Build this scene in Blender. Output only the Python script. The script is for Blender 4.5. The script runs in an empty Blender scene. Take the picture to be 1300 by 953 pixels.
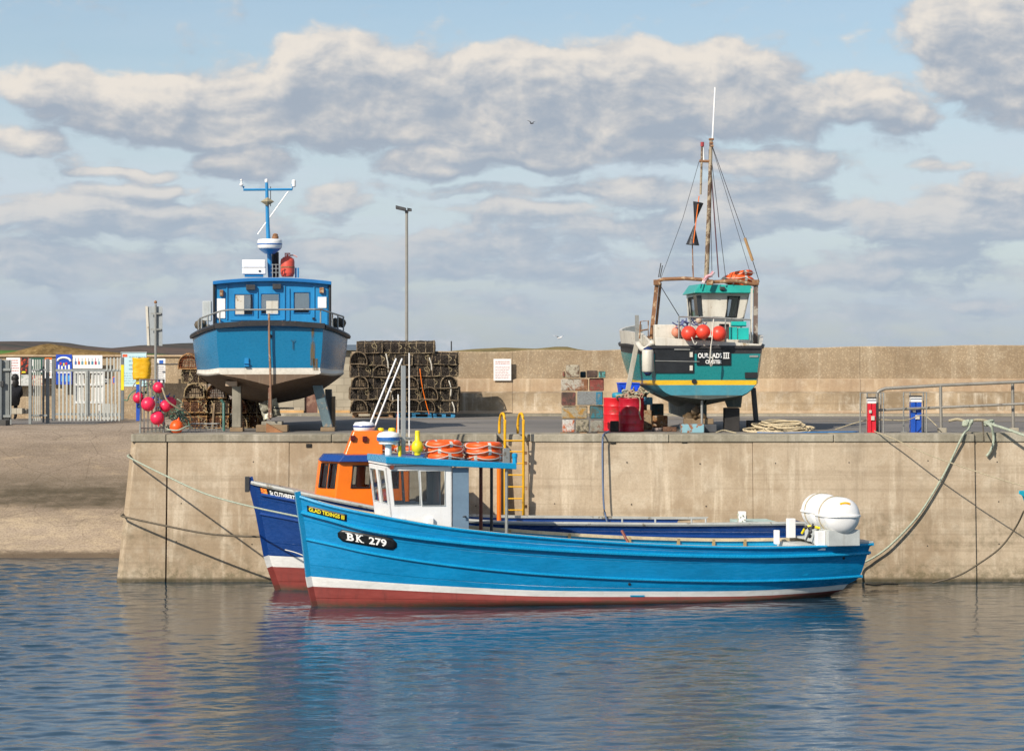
import bpy, bmesh, math, random
from mathutils import Vector, Matrix
random.seed(7)
R = math.radians
sc = bpy.context.scene
COL = sc.collection
# ---------- camera model: eye height, focal length in photo pixels, horizon row ----------
H, F, HZ = 5.24, 3500.0, 450.0
def W(px, py, Y):
    return Vector(((px-650)*Y/F, Y, H-(py-HZ)*Y/F))
def WX(px, Y): return (px-650)*Y/F
def WZ(py, Y): return H-(py-HZ)*Y/F
QZ = 3.386     # quay level
AZ = 3.20      # lower apron by the gates

def c(h, k=1.0):
    h = h.lstrip('#')
    r = []
    for i in (0, 2, 4):
        v = int(h[i:i+2], 16)/255
        r.append((v/12.92 if v <= .04045 else ((v+.055)/1.055)**2.4)*k)
    return tuple(r)+(1,)

# ---------- materials ----------
class NT:
    def __init__(s, mat):
        s.m = mat; s.t = mat.node_tree; s.n = s.t.nodes; s.l = s.t.links
    def new(s, ty, **kw):
        n = s.n.new(ty)
        for k, v in kw.items():
            setattr(n, k, v)
        return n
    def put(s, sock, v):
        if v is None: return
        if isinstance(v, bpy.types.NodeSocket): s.l.new(v, sock)
        else: sock.default_value = v
    def math(s, op, a, b=None, cl=False):
        n = s.new('ShaderNodeMath', operation=op, use_clamp=cl)
        s.put(n.inputs[0], a); s.put(n.inputs[1], b)
        return n.outputs[0]
    def mix(s, f, a, b, mode='MIX'):
        n = s.new('ShaderNodeMix', data_type='RGBA', blend_type=mode)
        s.put(n.inputs[0], f); s.put(n.inputs[6], a); s.put(n.inputs[7], b)
        return n.outputs[2]
    def noise(s, co, scale, det=6, rough=.6, sc3=None, dist=0):
        if sc3:
            m = s.new('ShaderNodeMapping'); s.put(m.inputs[0], co); m.inputs['Scale'].default_value = sc3; co = m.outputs[0]
        n = s.new('ShaderNodeTexNoise'); s.put(n.inputs['Vector'], co)
        n.inputs['Scale'].default_value = scale; n.inputs['Detail'].default_value = det
        n.inputs['Roughness'].default_value = rough; n.inputs['Distortion'].default_value = dist
        return n.outputs['Fac']
    def ramp(s, f, a, b, lo=0., hi=1.):
        n = s.new('ShaderNodeMapRange', interpolation_type='SMOOTHSTEP'); s.put(n.inputs[0], f)
        n.inputs[1].default_value = a; n.inputs[2].default_value = b
        n.inputs[3].default_value = lo; n.inputs[4].default_value = hi
        return n.outputs[0]
    def coord(s, rnd=False):
        t = s.new('ShaderNodeTexCoord').outputs['Object']
        if rnd:
            o = s.new('ShaderNodeObjectInfo')
            v = s.new('ShaderNodeVectorMath', operation='MULTIPLY_ADD')
            cx = s.new('ShaderNodeCombineXYZ')
            s.put(cx.inputs[0], o.outputs['Random']); s.put(cx.inputs[1], o.outputs['Random']); s.put(cx.inputs[2], o.outputs['Random'])
            s.put(v.inputs[0], cx.outputs[0]); v.inputs[1].default_value = (37, 91, 53); s.put(v.inputs[2], t)
            t = v.outputs[0]
        return t
    def xyz(s, co):
        n = s.new('ShaderNodeSeparateXYZ'); s.put(n.inputs[0], co); return n.outputs
def newmat(name):
    m = bpy.data.materials.new(name); m.use_nodes = True
    k = NT(m); b = k.n['Principled BSDF']
    return m, k, b
MATS = {}
def paint(name, col, rough=.45, var=.18, scale=2.5, wear=None, wamt=.5, wscale=4, streak=None, samt=.4, bump=.15, bscale=8, metal=0, rnd=False, coat=0, grime=.0):
    """painted / plain surface: large tone variation, fine mottling, worn patches, vertical streaks, bump"""
    if name in MATS: return MATS[name]
    m, k, b = newmat(name); co = k.coord(rnd)
    big = k.noise(co, scale, 5, .6); fine = k.noise(co, scale*11, 4, .65)
    f = k.math('ADD', k.math('MULTIPLY', big, .65), k.math('MULTIPLY', fine, .35))
    dark = tuple(x*(1-var*1.5) for x in col[:3])+(1,); lite = tuple(min(1, x*(1+var)) for x in col[:3])+(1,)
    cc = k.mix(k.ramp(f, .3, .7), dark, lite)
    if streak is not None:
        st = k.noise(co, 3.0, 5, .65, sc3=(2.2, 2.2, .16))
        cc = k.mix(k.math('MULTIPLY', k.ramp(st, .5, .72), samt), cc, streak)
    rr = k.ramp(fine, .3, .8, rough*.75, min(1, rough*1.25))
    if wear is not None:
        w = k.noise(co, wscale, 8, .72, dist=.4)
        wf = k.ramp(w, .62-.2*wamt, .66-.2*wamt)
        cc = k.mix(wf, cc, wear)
    k.put(b.inputs['Base Color'], cc); k.put(b.inputs['Roughness'], rr)
    b.inputs['Metallic'].default_value = metal
    if coat: b.inputs['Coat Weight'].default_value = coat; b.inputs['Coat Roughness'].default_value = .15
    if bump:
        bn = k.new('ShaderNodeBump'); bn.inputs['Strength'].default_value = bump; bn.inputs['Distance'].default_value = .02
        k.put(bn.inputs['Height'], k.noise(co, bscale, 6, .6)); k.put(b.inputs['Normal'], bn.outputs[0])
    MATS[name] = m
    return m

def hullpaint(name, col, rough=.35, streaks=None, samt=.3, plank=.5, planks=9.0, stain=None, mott=1.0, slime=0):
    """boat paint with plank seams following the sheer (UV v) and run marks"""
    m, k, b = newmat(name); co = k.coord()
    uv = k.new('ShaderNodeTexCoord').outputs['UV']
    v = k.xyz(uv)[1]
    pl = k.math('MULTIPLY', v, planks)
    fr = k.math('FRACT', pl)
    seam = k.ramp(fr, .0, .06, 1, 0)
    big = k.noise(co, 1.2, 5, .6, sc3=(.6, 1, 1.6)); fine = k.noise(co, 14, 5, .65, sc3=(.25, 1, 1.5))
    f = k.math('ADD', k.math('MULTIPLY', big, .6), k.math('MULTIPLY', fine, .4))
    cc = k.mix(k.ramp(f, .3, .7), tuple(x*(1-.22*mott) for x in col[:3])+(1,), tuple(min(1, x*(1+.12*mott)) for x in col[:3])+(1,))
    if streaks is not None:
        st = k.noise(co, 4.0, 6, .7, sc3=(1.6, 1.6, .2))
        cc = k.mix(k.math('MULTIPLY', k.ramp(st, .52, .75), samt), cc, streaks)
        sc2 = k.noise(co, 30.0, 3, .6, sc3=(.12, 1, 2.))
        cc = k.mix(k.math('MULTIPLY', k.ramp(sc2, .66, .74), samt*.8), cc, streaks)
    if slime:
        z = k.xyz(co)[2]; nz = k.noise(co, 3.5, 6, .7, sc3=(.5, 1, 1)); zz = k.math('ADD', z, k.math('MULTIPLY', k.math('SUBTRACT', nz, .5), slime*1.2))
        cc = k.mix(k.math('MULTIPLY', k.ramp(zz, slime, slime*.2), k.ramp(fine, .3, .6, .35, .85)), cc, c('#3f3d2c'))
    k.put(b.inputs['Base Color'], cc)
    k.put(b.inputs['Roughness'], k.ramp(fine, .3, .8, rough*.8, rough*1.3))
    bn = k.new('ShaderNodeBump'); bn.inputs['Strength'].default_value = plank; bn.inputs['Distance'].default_value = .012
    hh = k.math('SUBTRACT', k.math('MULTIPLY', k.noise(co, 2.2, 4, .6, sc3=(.5, 1, 2)), .8), seam)
    k.put(bn.inputs['Height'], hh); k.put(b.inputs['Normal'], bn.outputs[0])
    return m

def glassmat():
    m, k, b = newmat('window_glass')
    b.inputs['Base Color'].default_value = (.02, .025, .03, 1); b.inputs['Roughness'].default_value = .04
    tr = k.new('ShaderNodeBsdfTransparent'); tr.inputs[0].default_value = (.62, .66, .68, 1)
    mx = k.new('ShaderNodeMixShader'); mx.inputs[0].default_value = .42
    gl = k.new('ShaderNodeBsdfGlossy'); gl.inputs['Roughness'].default_value = .03
    fr = k.new('ShaderNodeFresnel'); fr.inputs[0].default_value = 1.6
    k.put(mx.inputs[0], fr.outputs[0]); k.put(mx.inputs[1], tr.outputs[0]); k.put(mx.inputs[2], gl.outputs[0])
    k.put(k.n['Material Output'].inputs[0], mx.outputs[0])
    return m

# ---------- mesh builder ----------
class MB:
    def __init__(s): s.v = []; s.f = []; s.mi = []; s.uv = {}; s.m = 0; s.sm = []; s.smooth = False
    def mat(s, i): s.m = i; return s
    def face(s, idx, mi=None):
        s.f.append(tuple(idx)); s.mi.append(s.m if mi is None else mi); s.sm.append(s.smooth)
    def add(s, vs, fs):
        o = len(s.v); s.v.extend(Vector(p) for p in vs)
        for f in fs: s.face([o+i for i in f])
        return s
    def box(s, a, b):
        x0, y0, z0 = a; x1, y1, z1 = b
        return s.add([(x0,y0,z0),(x1,y0,z0),(x1,y1,z0),(x0,y1,z0),(x0,y0,z1),(x1,y0,z1),(x1,y1,z1),(x0,y1,z1)],
              [(0,3,2,1),(4,5,6,7),(0,1,5,4),(1,2,6,5),(2,3,7,6),(3,0,4,7)])
    def cbox(s, cx, cy, cz, sx, sy, sz, rot=None):
        vs = [(-sx/2,-sy/2,-sz/2),(sx/2,-sy/2,-sz/2),(sx/2,sy/2,-sz/2),(-sx/2,sy/2,-sz/2),(-sx/2,-sy/2,sz/2),(sx/2,-sy/2,sz/2),(sx/2,sy/2,sz/2),(-sx/2,sy/2,sz/2)]
        vs = [Vector(p) for p in vs]
        if rot is not None: vs = [rot @ p for p in vs]
        return s.add([p+Vector((cx,cy,cz)) for p in vs], [(0,3,2,1),(4,5,6,7),(0,1,5,4),(1,2,6,5),(2,3,7,6),(3,0,4,7)])
    def hexa(s, p):   # 8 points: bottom 4, top 4
        return s.add(p, [(0,3,2,1),(4,5,6,7),(0,1,5,4),(1,2,6,5),(2,3,7,6),(3,0,4,7)])
    def sweep(s, path, prof, closed=False, up=Vector((0,0,1)), cap=True):
        """prof: list of (a,b) in (side, up) frame; path list of Vector"""
        path = [Vector(p) for p in path]; n = len(path); k = len(prof); o = len(s.v)
        for i, p in enumerate(path):
            if closed: t = path[(i+1) % n]-path[i-1]
            else: t = path[min(i+1, n-1)]-path[max(i-1, 0)]
            if t.length < 1e-9: t = Vector((1,0,0))
            t.normalize(); u = up if abs(t.dot(up)) < .98 else Vector((0,1,0))
            sd = t.cross(u).normalized(); uu = sd.cross(t).normalized()
            for a, b in prof: s.v.append(p+sd*a+uu*b)
        rng = n if closed else n-1
        for i in range(rng):
            j = (i+1) % n
            for q in range(k):
                r = (q+1) % k
                s.face([o+i*k+q, o+i*k+r, o+j*k+r, o+j*k+q])
        if cap and not closed:
            s.face([o+q for q in range(k)][::-1]); s.face([o+(n-1)*k+q for q in range(k)])
        return s
    def tube(s, path, r, k=8, closed=False, rs=None):
        if rs is None:
            return s.sweep(path, [(r*math.cos(2*math.pi*q/k), r*math.sin(2*math.pi*q/k)) for q in range(k)], closed)
        path = [Vector(p) for p in path]; n = len(path); o = len(s.v)
        for i, p in enumerate(path):
            t = (path[min(i+1, n-1)]-path[max(i-1, 0)]).normalized()
            u = Vector((0,0,1)) if abs(t.z) < .98 else Vector((0,1,0))
            sd = t.cross(u).normalized(); uu = sd.cross(t)
            for q in range(k):
                s.v.append(p+sd*rs[i]*math.cos(2*math.pi*q/k)+uu*rs[i]*math.sin(2*math.pi*q/k))
        for i in range(n-1):
            for q in range(k):
                r_ = (q+1) % k
                s.face([o+i*k+q, o+i*k+r_, o+(i+1)*k+r_, o+(i+1)*k+q])
        s.face([o+q for q in range(k)][::-1]); s.face([o+(n-1)*k+q for q in range(k)])
        return s
    def bar(s, a, b, r, k=8): return s.tube([a, b], r, k)
    def beam(s, a, b, w, h, up=Vector((0,0,1))):
        return s.sweep([a, b], [(-w/2,-h/2),(w/2,-h/2),(w/2,h/2),(-w/2,h/2)], up=up)
    def lathe(s, prof, cen, axis=Vector((0,0,1)), k=20):
        """prof: list of (radius, height along axis)"""
        axis = Vector(axis).normalized(); u = Vector((1,0,0)) if abs(axis.x) < .9 else Vector((0,1,0))
        a = axis.cross(u).normalized(); b = axis.cross(a); o = len(s.v); cen = Vector(cen)
        for r, h in prof:
            for q in range(k):
                t = 2*math.pi*q/k
                s.v.append(cen+axis*h+a*(r*math.cos(t))+b*(r*math.sin(t)))
        for i in range(len(prof)-1):
            for q in range(k):
                r_ = (q+1) % k
                s.face([o+i*k+q, o+i*k+r_, o+(i+1)*k+r_, o+(i+1)*k+q])
        if prof[0][0] > 1e-4: s.face([o+q for q in range(k)][::-1])
        if prof[-1][0] > 1e-4: s.face([o+(len(prof)-1)*k+q for q in range(k)])
        return s
    def ball(s, cen, r, k=16, sq=(1,1,1)):
        o = len(s.v); n = k//2
        for i in range(n+1):
            ph = math.pi*i/n
            for q in range(k):
                t = 2*math.pi*q/k
                s.v.append(Vector(cen)+Vector((r*sq[0]*math.sin(ph)*math.cos(t), r*sq[1]*math.sin(ph)*math.sin(t), r*sq[2]*math.cos(ph))))
        for i in range(n):
            for q in range(k):
                r_ = (q+1) % k
                s.face([o+i*k+q, o+(i+1)*k+q, o+(i+1)*k+r_, o+i*k+r_])
        return s
    def torus(s, cen, R_, r, axis=Vector((0,0,1)), n=28, k=10, mats=None):
        axis = Vector(axis).normalized(); u = Vector((1,0,0)) if abs(axis.x) < .9 else Vector((0,1,0))
        a = axis.cross(u).normalized(); b = axis.cross(a); o = len(s.v); cen = Vector(cen)
        for i in range(n):
            t = 2*math.pi*i/n; d = a*math.cos(t)+b*math.sin(t)
            for q in range(k):
                p = 2*math.pi*q/k
                s.v.append(cen+d*(R_+r*math.cos(p))+axis*(r*math.sin(p)))
        for i in range(n):
            mm = mats(i, n) if mats else None
            for q in range(k):
                s.face([o+i*k+q, o+i*k+(q+1) % k, o+((i+1) % n)*k+(q+1) % k, o+((i+1) % n)*k+q], mm)
        return s
    def panel(s, p00, p10, p11, p01, holes=(), th=.04, nrm=None):
        """flat quad wall with rectangular openings (u0,v0,u1,v1), given real thickness"""
        p00, p10, p11, p01 = map(Vector, (p00, p10, p11, p01))
        us = sorted({0., 1.}|{h[0] for h in holes}|{h[2] for h in holes}); vs_ = sorted({0., 1.}|{h[1] for h in holes}|{h[3] for h in holes})
        n = (p10-p00).cross(p01-p00).normalized() if nrm is None else Vector(nrm)
        P = lambda u, v: (p00*(1-u)+p10*u)*(1-v)+(p01*(1-u)+p11*u)*v
        cells = set()
        for i in range(len(us)-1):
            for j in range(len(vs_)-1):
                cu, cv = (us[i]+us[i+1])/2, (vs_[j]+vs_[j+1])/2
                if not any(h[0] < cu < h[2] and h[1] < cv < h[3] for h in holes): cells.add((i, j))
        idx = {}
        def V(i, j, k):
            if (i, j, k) not in idx:
                idx[(i,j,k)] = len(s.v); s.v.append(P(us[i], vs_[j])-n*(th*k))
            return idx[(i,j,k)]
        for i, j in cells:
            s.face([V(i,j,0), V(i+1,j,0), V(i+1,j+1,0), V(i,j+1,0)])
            s.face([V(i,j,1), V(i,j+1,1), V(i+1,j+1,1), V(i+1,j,1)])
            if (i-1, j) not in cells: s.face([V(i,j,0), V(i,j+1,0), V(i,j+1,1), V(i,j,1)])
            if (i+1, j) not in cells: s.face([V(i+1,j,0), V(i+1,j,1), V(i+1,j+1,1), V(i+1,j+1,0)])
            if (i, j-1) not in cells: s.face([V(i,j,0), V(i,j,1), V(i+1,j,1), V(i+1,j,0)])
            if (i, j+1) not in cells: s.face([V(i,j+1,0), V(i+1,j+1,0), V(i+1,j+1,1), V(i,j+1,1)])
        return s
    def hole_quads(s, p00, p10, p11, p01, holes, inset=.02, frame=None):
        p00, p10, p11, p01 = map(Vector, (p00, p10, p11, p01))
        n = (p10-p00).cross(p01-p00).normalized()
        P = lambda u, v: (p00*(1-u)+p10*u)*(1-v)+(p01*(1-u)+p11*u)*v
        for h in holes:
            if frame:
                s.tube([P(h[0],h[1])+n*.004, P(h[2],h[1])+n*.004, P(h[2],h[3])+n*.004, P(h[0],h[3])+n*.004], frame, 4, True)
            else:
                o = len(s.v)
                s.v += [P(h[0],h[1])-n*inset, P(h[2],h[1])-n*inset, P(h[2],h[3])-n*inset, P(h[0],h[3])-n*inset]
                s.face([o, o+1, o+2, o+3])
        return s
    def build(s, name, mats, parent=None, smooth=None, bevel=0, local=True, origin=None, autosm=None):
        if not isinstance(mats, (list, tuple)): mats = [mats]
        me = bpy.data.meshes.new(name)
        off = Vector((0,0,0))
        if parent is None:
            if origin is not None: off = Vector(origin)
            else:
                xs = [p.x for p in s.v]; ys = [p.y for p in s.v]; zs = [p.z for p in s.v]
                off = Vector(((min(xs)+max(xs))/2, (min(ys)+max(ys))/2, min(zs)))
        elif not local:
            inv = parent['_inv'] if False else Matrix.LocRotScale(parent.location, parent.rotation_euler, None).inverted()
            s.v = [inv @ p for p in s.v]
        me.from_pydata([tuple(p-off) for p in s.v], [], s.f)
        for m in mats: me.materials.append(m)
        me.polygons.foreach_set('material_index', s.mi)
        me.polygons.foreach_set('use_smooth', [smooth if smooth is not None else q for q in s.sm])
        if s.uv:
            ul = me.uv_layers.new(name='UVMap')
            for lp in me.loops:
                ul.data[lp.index].uv = s.uv.get(lp.vertex_index, (0, 0))
        me.validate()
        o = bpy.data.objects.new(name, me); COL.objects.link(o)
        if parent is None: o.location = off
        else: o.parent = parent
        if bevel:
            b = o.modifiers.new('bevel', 'BEVEL'); b.width = bevel; b.segments = 2; b.limit_method = 'ANGLE'; b.angle_limit = R(40)
        return o

def tag(o, label=None, cat=None, group=None, kind=None):
    if label: o['label'] = label
    if cat: o['category'] = cat
    if group: o['group'] = group
    if kind: o['kind'] = kind
    return o
def empty(name, loc, rz=0, label=None, cat=None, group=None):
    o = bpy.data.objects.new(name, None); COL.objects.link(o)
    o.location = loc; o.rotation_euler = (0, 0, rz); o.empty_display_size = .2
    return tag(o, label, cat, group)
def copy_tree(o, parent=None):
    q = o.copy(); COL.objects.link(q); q.parent = parent
    for ch in [x for x in bpy.data.objects if x.parent == o]:
        copy_tree(ch, q)
    return q
def catmull(pts, n):
    pts = [Vector(p) for p in pts]; out = []
    P = [pts[0]*2-pts[1]]+pts+[pts[-1]*2-pts[-2]]
    for i in range(1, len(P)-2):
        for j in range(n):
            t = j/n; a, b, c_, d = P[i-1], P[i], P[i+1], P[i+2]
            out.append(.5*((2*b)+(c_-a)*t+(2*a-5*b+4*c_-d)*t*t+(3*b-a-3*c_+d)*t**3))
    out.append(pts[-1]); return out
def interp(tab, x):
    if x <= tab[0][0]: return tab[0][1]
    for (a, b), (c_, d) in zip(tab, tab[1:]):
        if x <= c_: return b+(d-b)*(x-a)/(c_-a)
    return tab[-1][1]

# ---------- text ----------
_tc = {}
def text_geo(body, off=.02, space=1.0):
    key = (body, off, space)
    if key in _tc: return _tc[key]
    cu = bpy.data.curves.new('lettering', 'FONT'); cu.body = body; cu.offset = off; cu.resolution_u = 3; cu.space_character = space
    ob = bpy.data.objects.new('lettering', cu); COL.objects.link(ob)
    bpy.context.view_layer.update()
    dg = bpy.context.evaluated_depsgraph_get()
    me = bpy.data.meshes.new_from_object(ob.evaluated_get(dg))
    bm = bmesh.new(); bm.from_mesh(me); bmesh.ops.triangulate(bm, faces=bm.faces[:])
    bmesh.ops.remove_doubles(bm, verts=bm.verts[:], dist=1e-5)
    vs = [v.co.copy() for v in bm.verts]; bm.verts.index_update()
    fs = [[v.index for v in f.verts] for f in bm.faces if f.calc_area() > 1e-7]
    bm.free(); bpy.data.objects.remove(ob); bpy.data.curves.remove(cu); bpy.data.meshes.remove(me)
    x0 = min(v.x for v in vs); x1 = max(v.x for v in vs); y0 = min(v.y for v in vs); y1 = max(v.y for v in vs)
    vs = [((v.x-x0)/(x1-x0), (v.y-y0)/(y1-y0)) for v in vs]
    _tc[key] = (vs, fs, (x1-x0)/(y1-y0)); return _tc[key]
def add_text(mb, body, fn, u0=0, v0=0, u1=1, v1=1, off=.02, serif=False):
    """fn(u,v)->point ; text fills the rectangle in (u,v)"""
    vs, fs, asp = text_geo(body, off)
    o = len(mb.v)
    for a, b in vs: mb.v.append(Vector(fn(u0+(u1-u0)*a, v0+(v1-v0)*b)))
    for f in fs: mb.face([o+i for i in f])
def quadfn(p00, p10, p11, p01, lift=(0,0,0)):
    p00, p10, p11, p01 = map(Vector, (p00, p10, p11, p01)); L = Vector(lift)
    return lambda u, v: (p00*(1-u)+p10*u)*(1-v)+(p01*(1-u)+p11*u)*v+L

# ---------- hulls ----------
class Hull:
    """rows of control points per station -> smooth surface; v<0 side is the one seen"""
    def __init__(s, A, loc, rz):
        s.A = A; s.n = len(A); s.k = len(A[0]); s.M = Matrix.Translation(loc) @ Matrix.Rotation(rz, 4, 'Z'); s.loc = Vector(loc); s.rz = rz
    def cr(s, p, t):
        a, b, c_, d = p
        return .5*((2*b)+(c_-a)*t+(2*a-5*b+4*c_-d)*t*t+(3*b-a-3*c_+d)*t**3)
    def at(s, a, b, side=-1):
        a = min(max(a, 0), s.n-1); b = min(max(b, 0), s.k-1)
        i = min(int(a), s.n-2); ta = a-i; j = min(int(b), s.k-2); tb = b-j
        def row(ii):
            r = s.A[ii]; q = [r[max(j-1, 0)], r[j], r[j+1], r[min(j+2, s.k-1)]]
            return [s.cr([x[m] for x in q], tb) for m in range(3)]
        rr = [row(max(i-1, 0)), row(i), row(i+1), row(min(i+2, s.n-1))]
        if i == 0: rr[0] = [2*x-y for x, y in zip(rr[1], rr[2])]
        if i == s.n-2: rr[3] = [2*x-y for x, y in zip(rr[2], rr[1])]
        p = [s.cr([x[m] for x in rr], ta) for m in range(3)]
        return Vector((p[0], side*max(p[1], 0), p[2]))
    def nrm(s, a, b, side=-1):
        e = .02
        p = s.at(min(a+e, s.n-1), b, side)-s.at(max(a-e, 0), b, side); q = s.at(a, min(b+e, s.k-1), side)-s.at(a, max(b-e, 0), side)
        n = p.cross(q)
        if n.length < 1e-9: return Vector((0, side, 0))
        n.normalize()
        if n.y*side < 0: n = -n
        return n
    def px(s, p):
        w = s.M @ p; return (650+F*w.x/w.y, HZ+(H-w.z)*F/w.y)
    def find(s, X, Y, g=None, side=-1):
        if g is None:
            best = None
            for i in range(s.n*8):
                for j in range(s.k*6):
                    a = i/8; b = 1+j/6
                    if a > s.n-1 or b > s.k-1: continue
                    x, y = s.px(s.at(a, b, side)); d = (x-X)**2+(y-Y)**2
                    if best is None or d < best[0]: best = (d, a, b)
            g = best[1:]
        a, b = g
        for _ in range(8):
            x, y = s.px(s.at(a, b, side)); e = .01
            xa, ya = s.px(s.at(a+e, b, side)); xb, yb = s.px(s.at(a, b+e, side))
            j11, j12, j21, j22 = (xa-x)/e, (xb-x)/e, (ya-y)/e, (yb-y)/e
            det = j11*j22-j12*j21
            if abs(det) < 1e-9: break
            dx, dy = X-x, Y-y
            a += max(-.5, min(.5, (j22*dx-j12*dy)/det)); b += max(-.5, min(.5, (-j21*dx+j11*dy)/det))
            a = min(max(a, 0), s.n-1.02); b = min(max(b, 0), s.k-1.02)
        return a, b
    def patch(s, corners, lift=.012, side=-1):
        """corners in photo px (p00 bottom-left, p10, p11, p01) -> fn(u,v) on hull (local)"""
        p00, p10, p11, p01 = [Vector(q+(0,)) for q in corners]
        g0 = s.find(*((p00+p10+p11+p01)/4).xy, side=side)
        cache = {}
        def fn(u, v):
            p = (p00*(1-u)+p10*u)*(1-v)+(p01*(1-u)+p11*u)*v
            a, b = s.find(p.x, p.y, g0, side=side)
            return s.at(a, b, side)+s.nrm(a, b, side)*lift
        return fn
    def shell(s, bands, nu=6, nv=4, transom=None, b0=0):
        """bands[j] = material index for band j (between line j and j+1)"""
        mb = MB(); mb.smooth = True
        na = (s.n-1)*nu; nb = (s.k-1)*nv
        for side in (-1, 1):
            o = len(mb.v)
            for i in range(na+1):
                for j in range(nb+1):
                    mb.uv[len(mb.v)] = (i/na, j/nb)
                    mb.v.append(s.at(i/nu, j/nv, side))
            for i in range(na):
                for j in range(nb):
                    q = [o+i*(nb+1)+j, o+(i+1)*(nb+1)+j, o+(i+1)*(nb+1)+j+1, o+i*(nb+1)+j+1]
                    if side > 0: q = q[::-1]
                    mb.face(q, bands[j//nv])
        m = (na+1)*(nb+1)
        if transom is not None:
            i = na if transom == 'end' else 0
            mb.smooth = False
            # own vertices so that the edge stays sharp
            o = len(mb.v)
            for j in range(nb+1):
                pa, pb = mb.v[i*(nb+1)+j], mb.v[m+i*(nb+1)+j]
                for q in range(5):
                    mb.uv[len(mb.v)] = (q/4, j/nb); mb.v.append(pa.lerp(pb, q/4))
            for j in range(nb):
                for q in range(4):
                    z = [o+j*5+q, o+j*5+q+1, o+(j+1)*5+q+1, o+(j+1)*5+q]
                    if transom != 'end': z = z
                    else: z = z
                    mb.face(z, bands[j//nv])
        return mb
    def rail(s, mb, b, prof, a0=0, a1=None, n=6, lift=0., dz=0., sides=(-1, 1)):
        a1 = s.n-1 if a1 is None else a1
        for side in sides:
            path = []
            k = int((a1-a0)*n)
            for i in range(k+1):
                a = a0+(a1-a0)*i/k; p = s.at(a, b, side)
                nn = s.nrm(a, b, side); nn.z = 0
                path.append(p+nn.normalized()*lift+Vector((0, 0, dz)))
            pr = prof if side < 0 else [(-x, y) for x, y in prof][::-1]
            mb.sweep(path, pr)
        return mb
# =================== LIGHT, SKY, CAMERA ===================
SUN_EL = R(34); SUN_AZ = math.atan2(-.75, -1.0)      # sun stands front-left of the quay (behind the camera's left shoulder)
ldir = Vector((.75, 1.0, 0)).normalized()*math.cos(SUN_EL)+Vector((0, 0, -math.sin(SUN_EL)))
sl = bpy.data.lights.new('sun', 'SUN'); sl.energy = 4.2; sl.angle = R(.5); sl.color = (1.0, .92, .81)
so = bpy.data.objects.new('sun', sl); COL.objects.link(so); so.rotation_euler = ldir.to_track_quat('-Z', 'Y').to_euler()
cam = bpy.data.cameras.new('camera'); co_ = bpy.data.objects.new('camera', cam); COL.objects.link(co_)
cam.sensor_width = 36; cam.lens = 36*F/1300; cam.clip_end = 12000; cam.clip_start = .5
co_.location = (0, 0, H); co_.rotation_euler = (R(90), 0, 0); cam.shift_y = -26.5/1300
sc.camera = co_
sc.view_settings.view_transform = 'Standard'; sc.view_settings.look = 'None'; sc.view_settings.exposure = 0.34; sc.view_settings.gamma = 1
sc.cycles.use_denoising = True
sc.cycles.max_bounces = 6; sc.cycles.transparent_max_bounces = 12; sc.cycles.sample_clamp_indirect = 4

world = bpy.data.worlds.new('World'); sc.world = world; world.use_nodes = True
wt = world.node_tree
for n in list(wt.nodes): wt.nodes.remove(n)
# cloud density as a node group of a 2-D position (azimuth, elevation, in units of 100/3500 rad)
g = bpy.data.node_groups.new('cloud_density', 'ShaderNodeTree')
g.interface.new_socket('P', in_out='INPUT', socket_type='NodeSocketVector')
g.interface.new_socket('D', in_out='OUTPUT', socket_type='NodeSocketFloat')
class GN(NT):
    def __init__(s, tree): s.t = tree; s.n = tree.nodes; s.l = tree.links
k = GN(g); gi = k.new('NodeGroupInput'); go = k.new('NodeGroupOutput')
P_ = gi.outputs[0]
wn = k.new('ShaderNodeTexNoise'); k.put(wn.inputs['Vector'], P_); wn.inputs['Scale'].default_value = 1.1; wn.inputs['Detail'].default_value = 3
wv = k.new('ShaderNodeVectorMath', operation='MULTIPLY_ADD'); k.put(wv.inputs[0], wn.outputs['Color']); wv.inputs[1].default_value = (.7, .34, 0); 
wv2 = k.new('ShaderNodeVectorMath', operation='SUBTRACT'); k.put(wv2.inputs[0], P_); wv2.inputs[1].default_value = (.35, .17, 0)
k.put(wv.inputs[2], wv2.outputs[0]); PW = wv.outputs[0]
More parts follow.
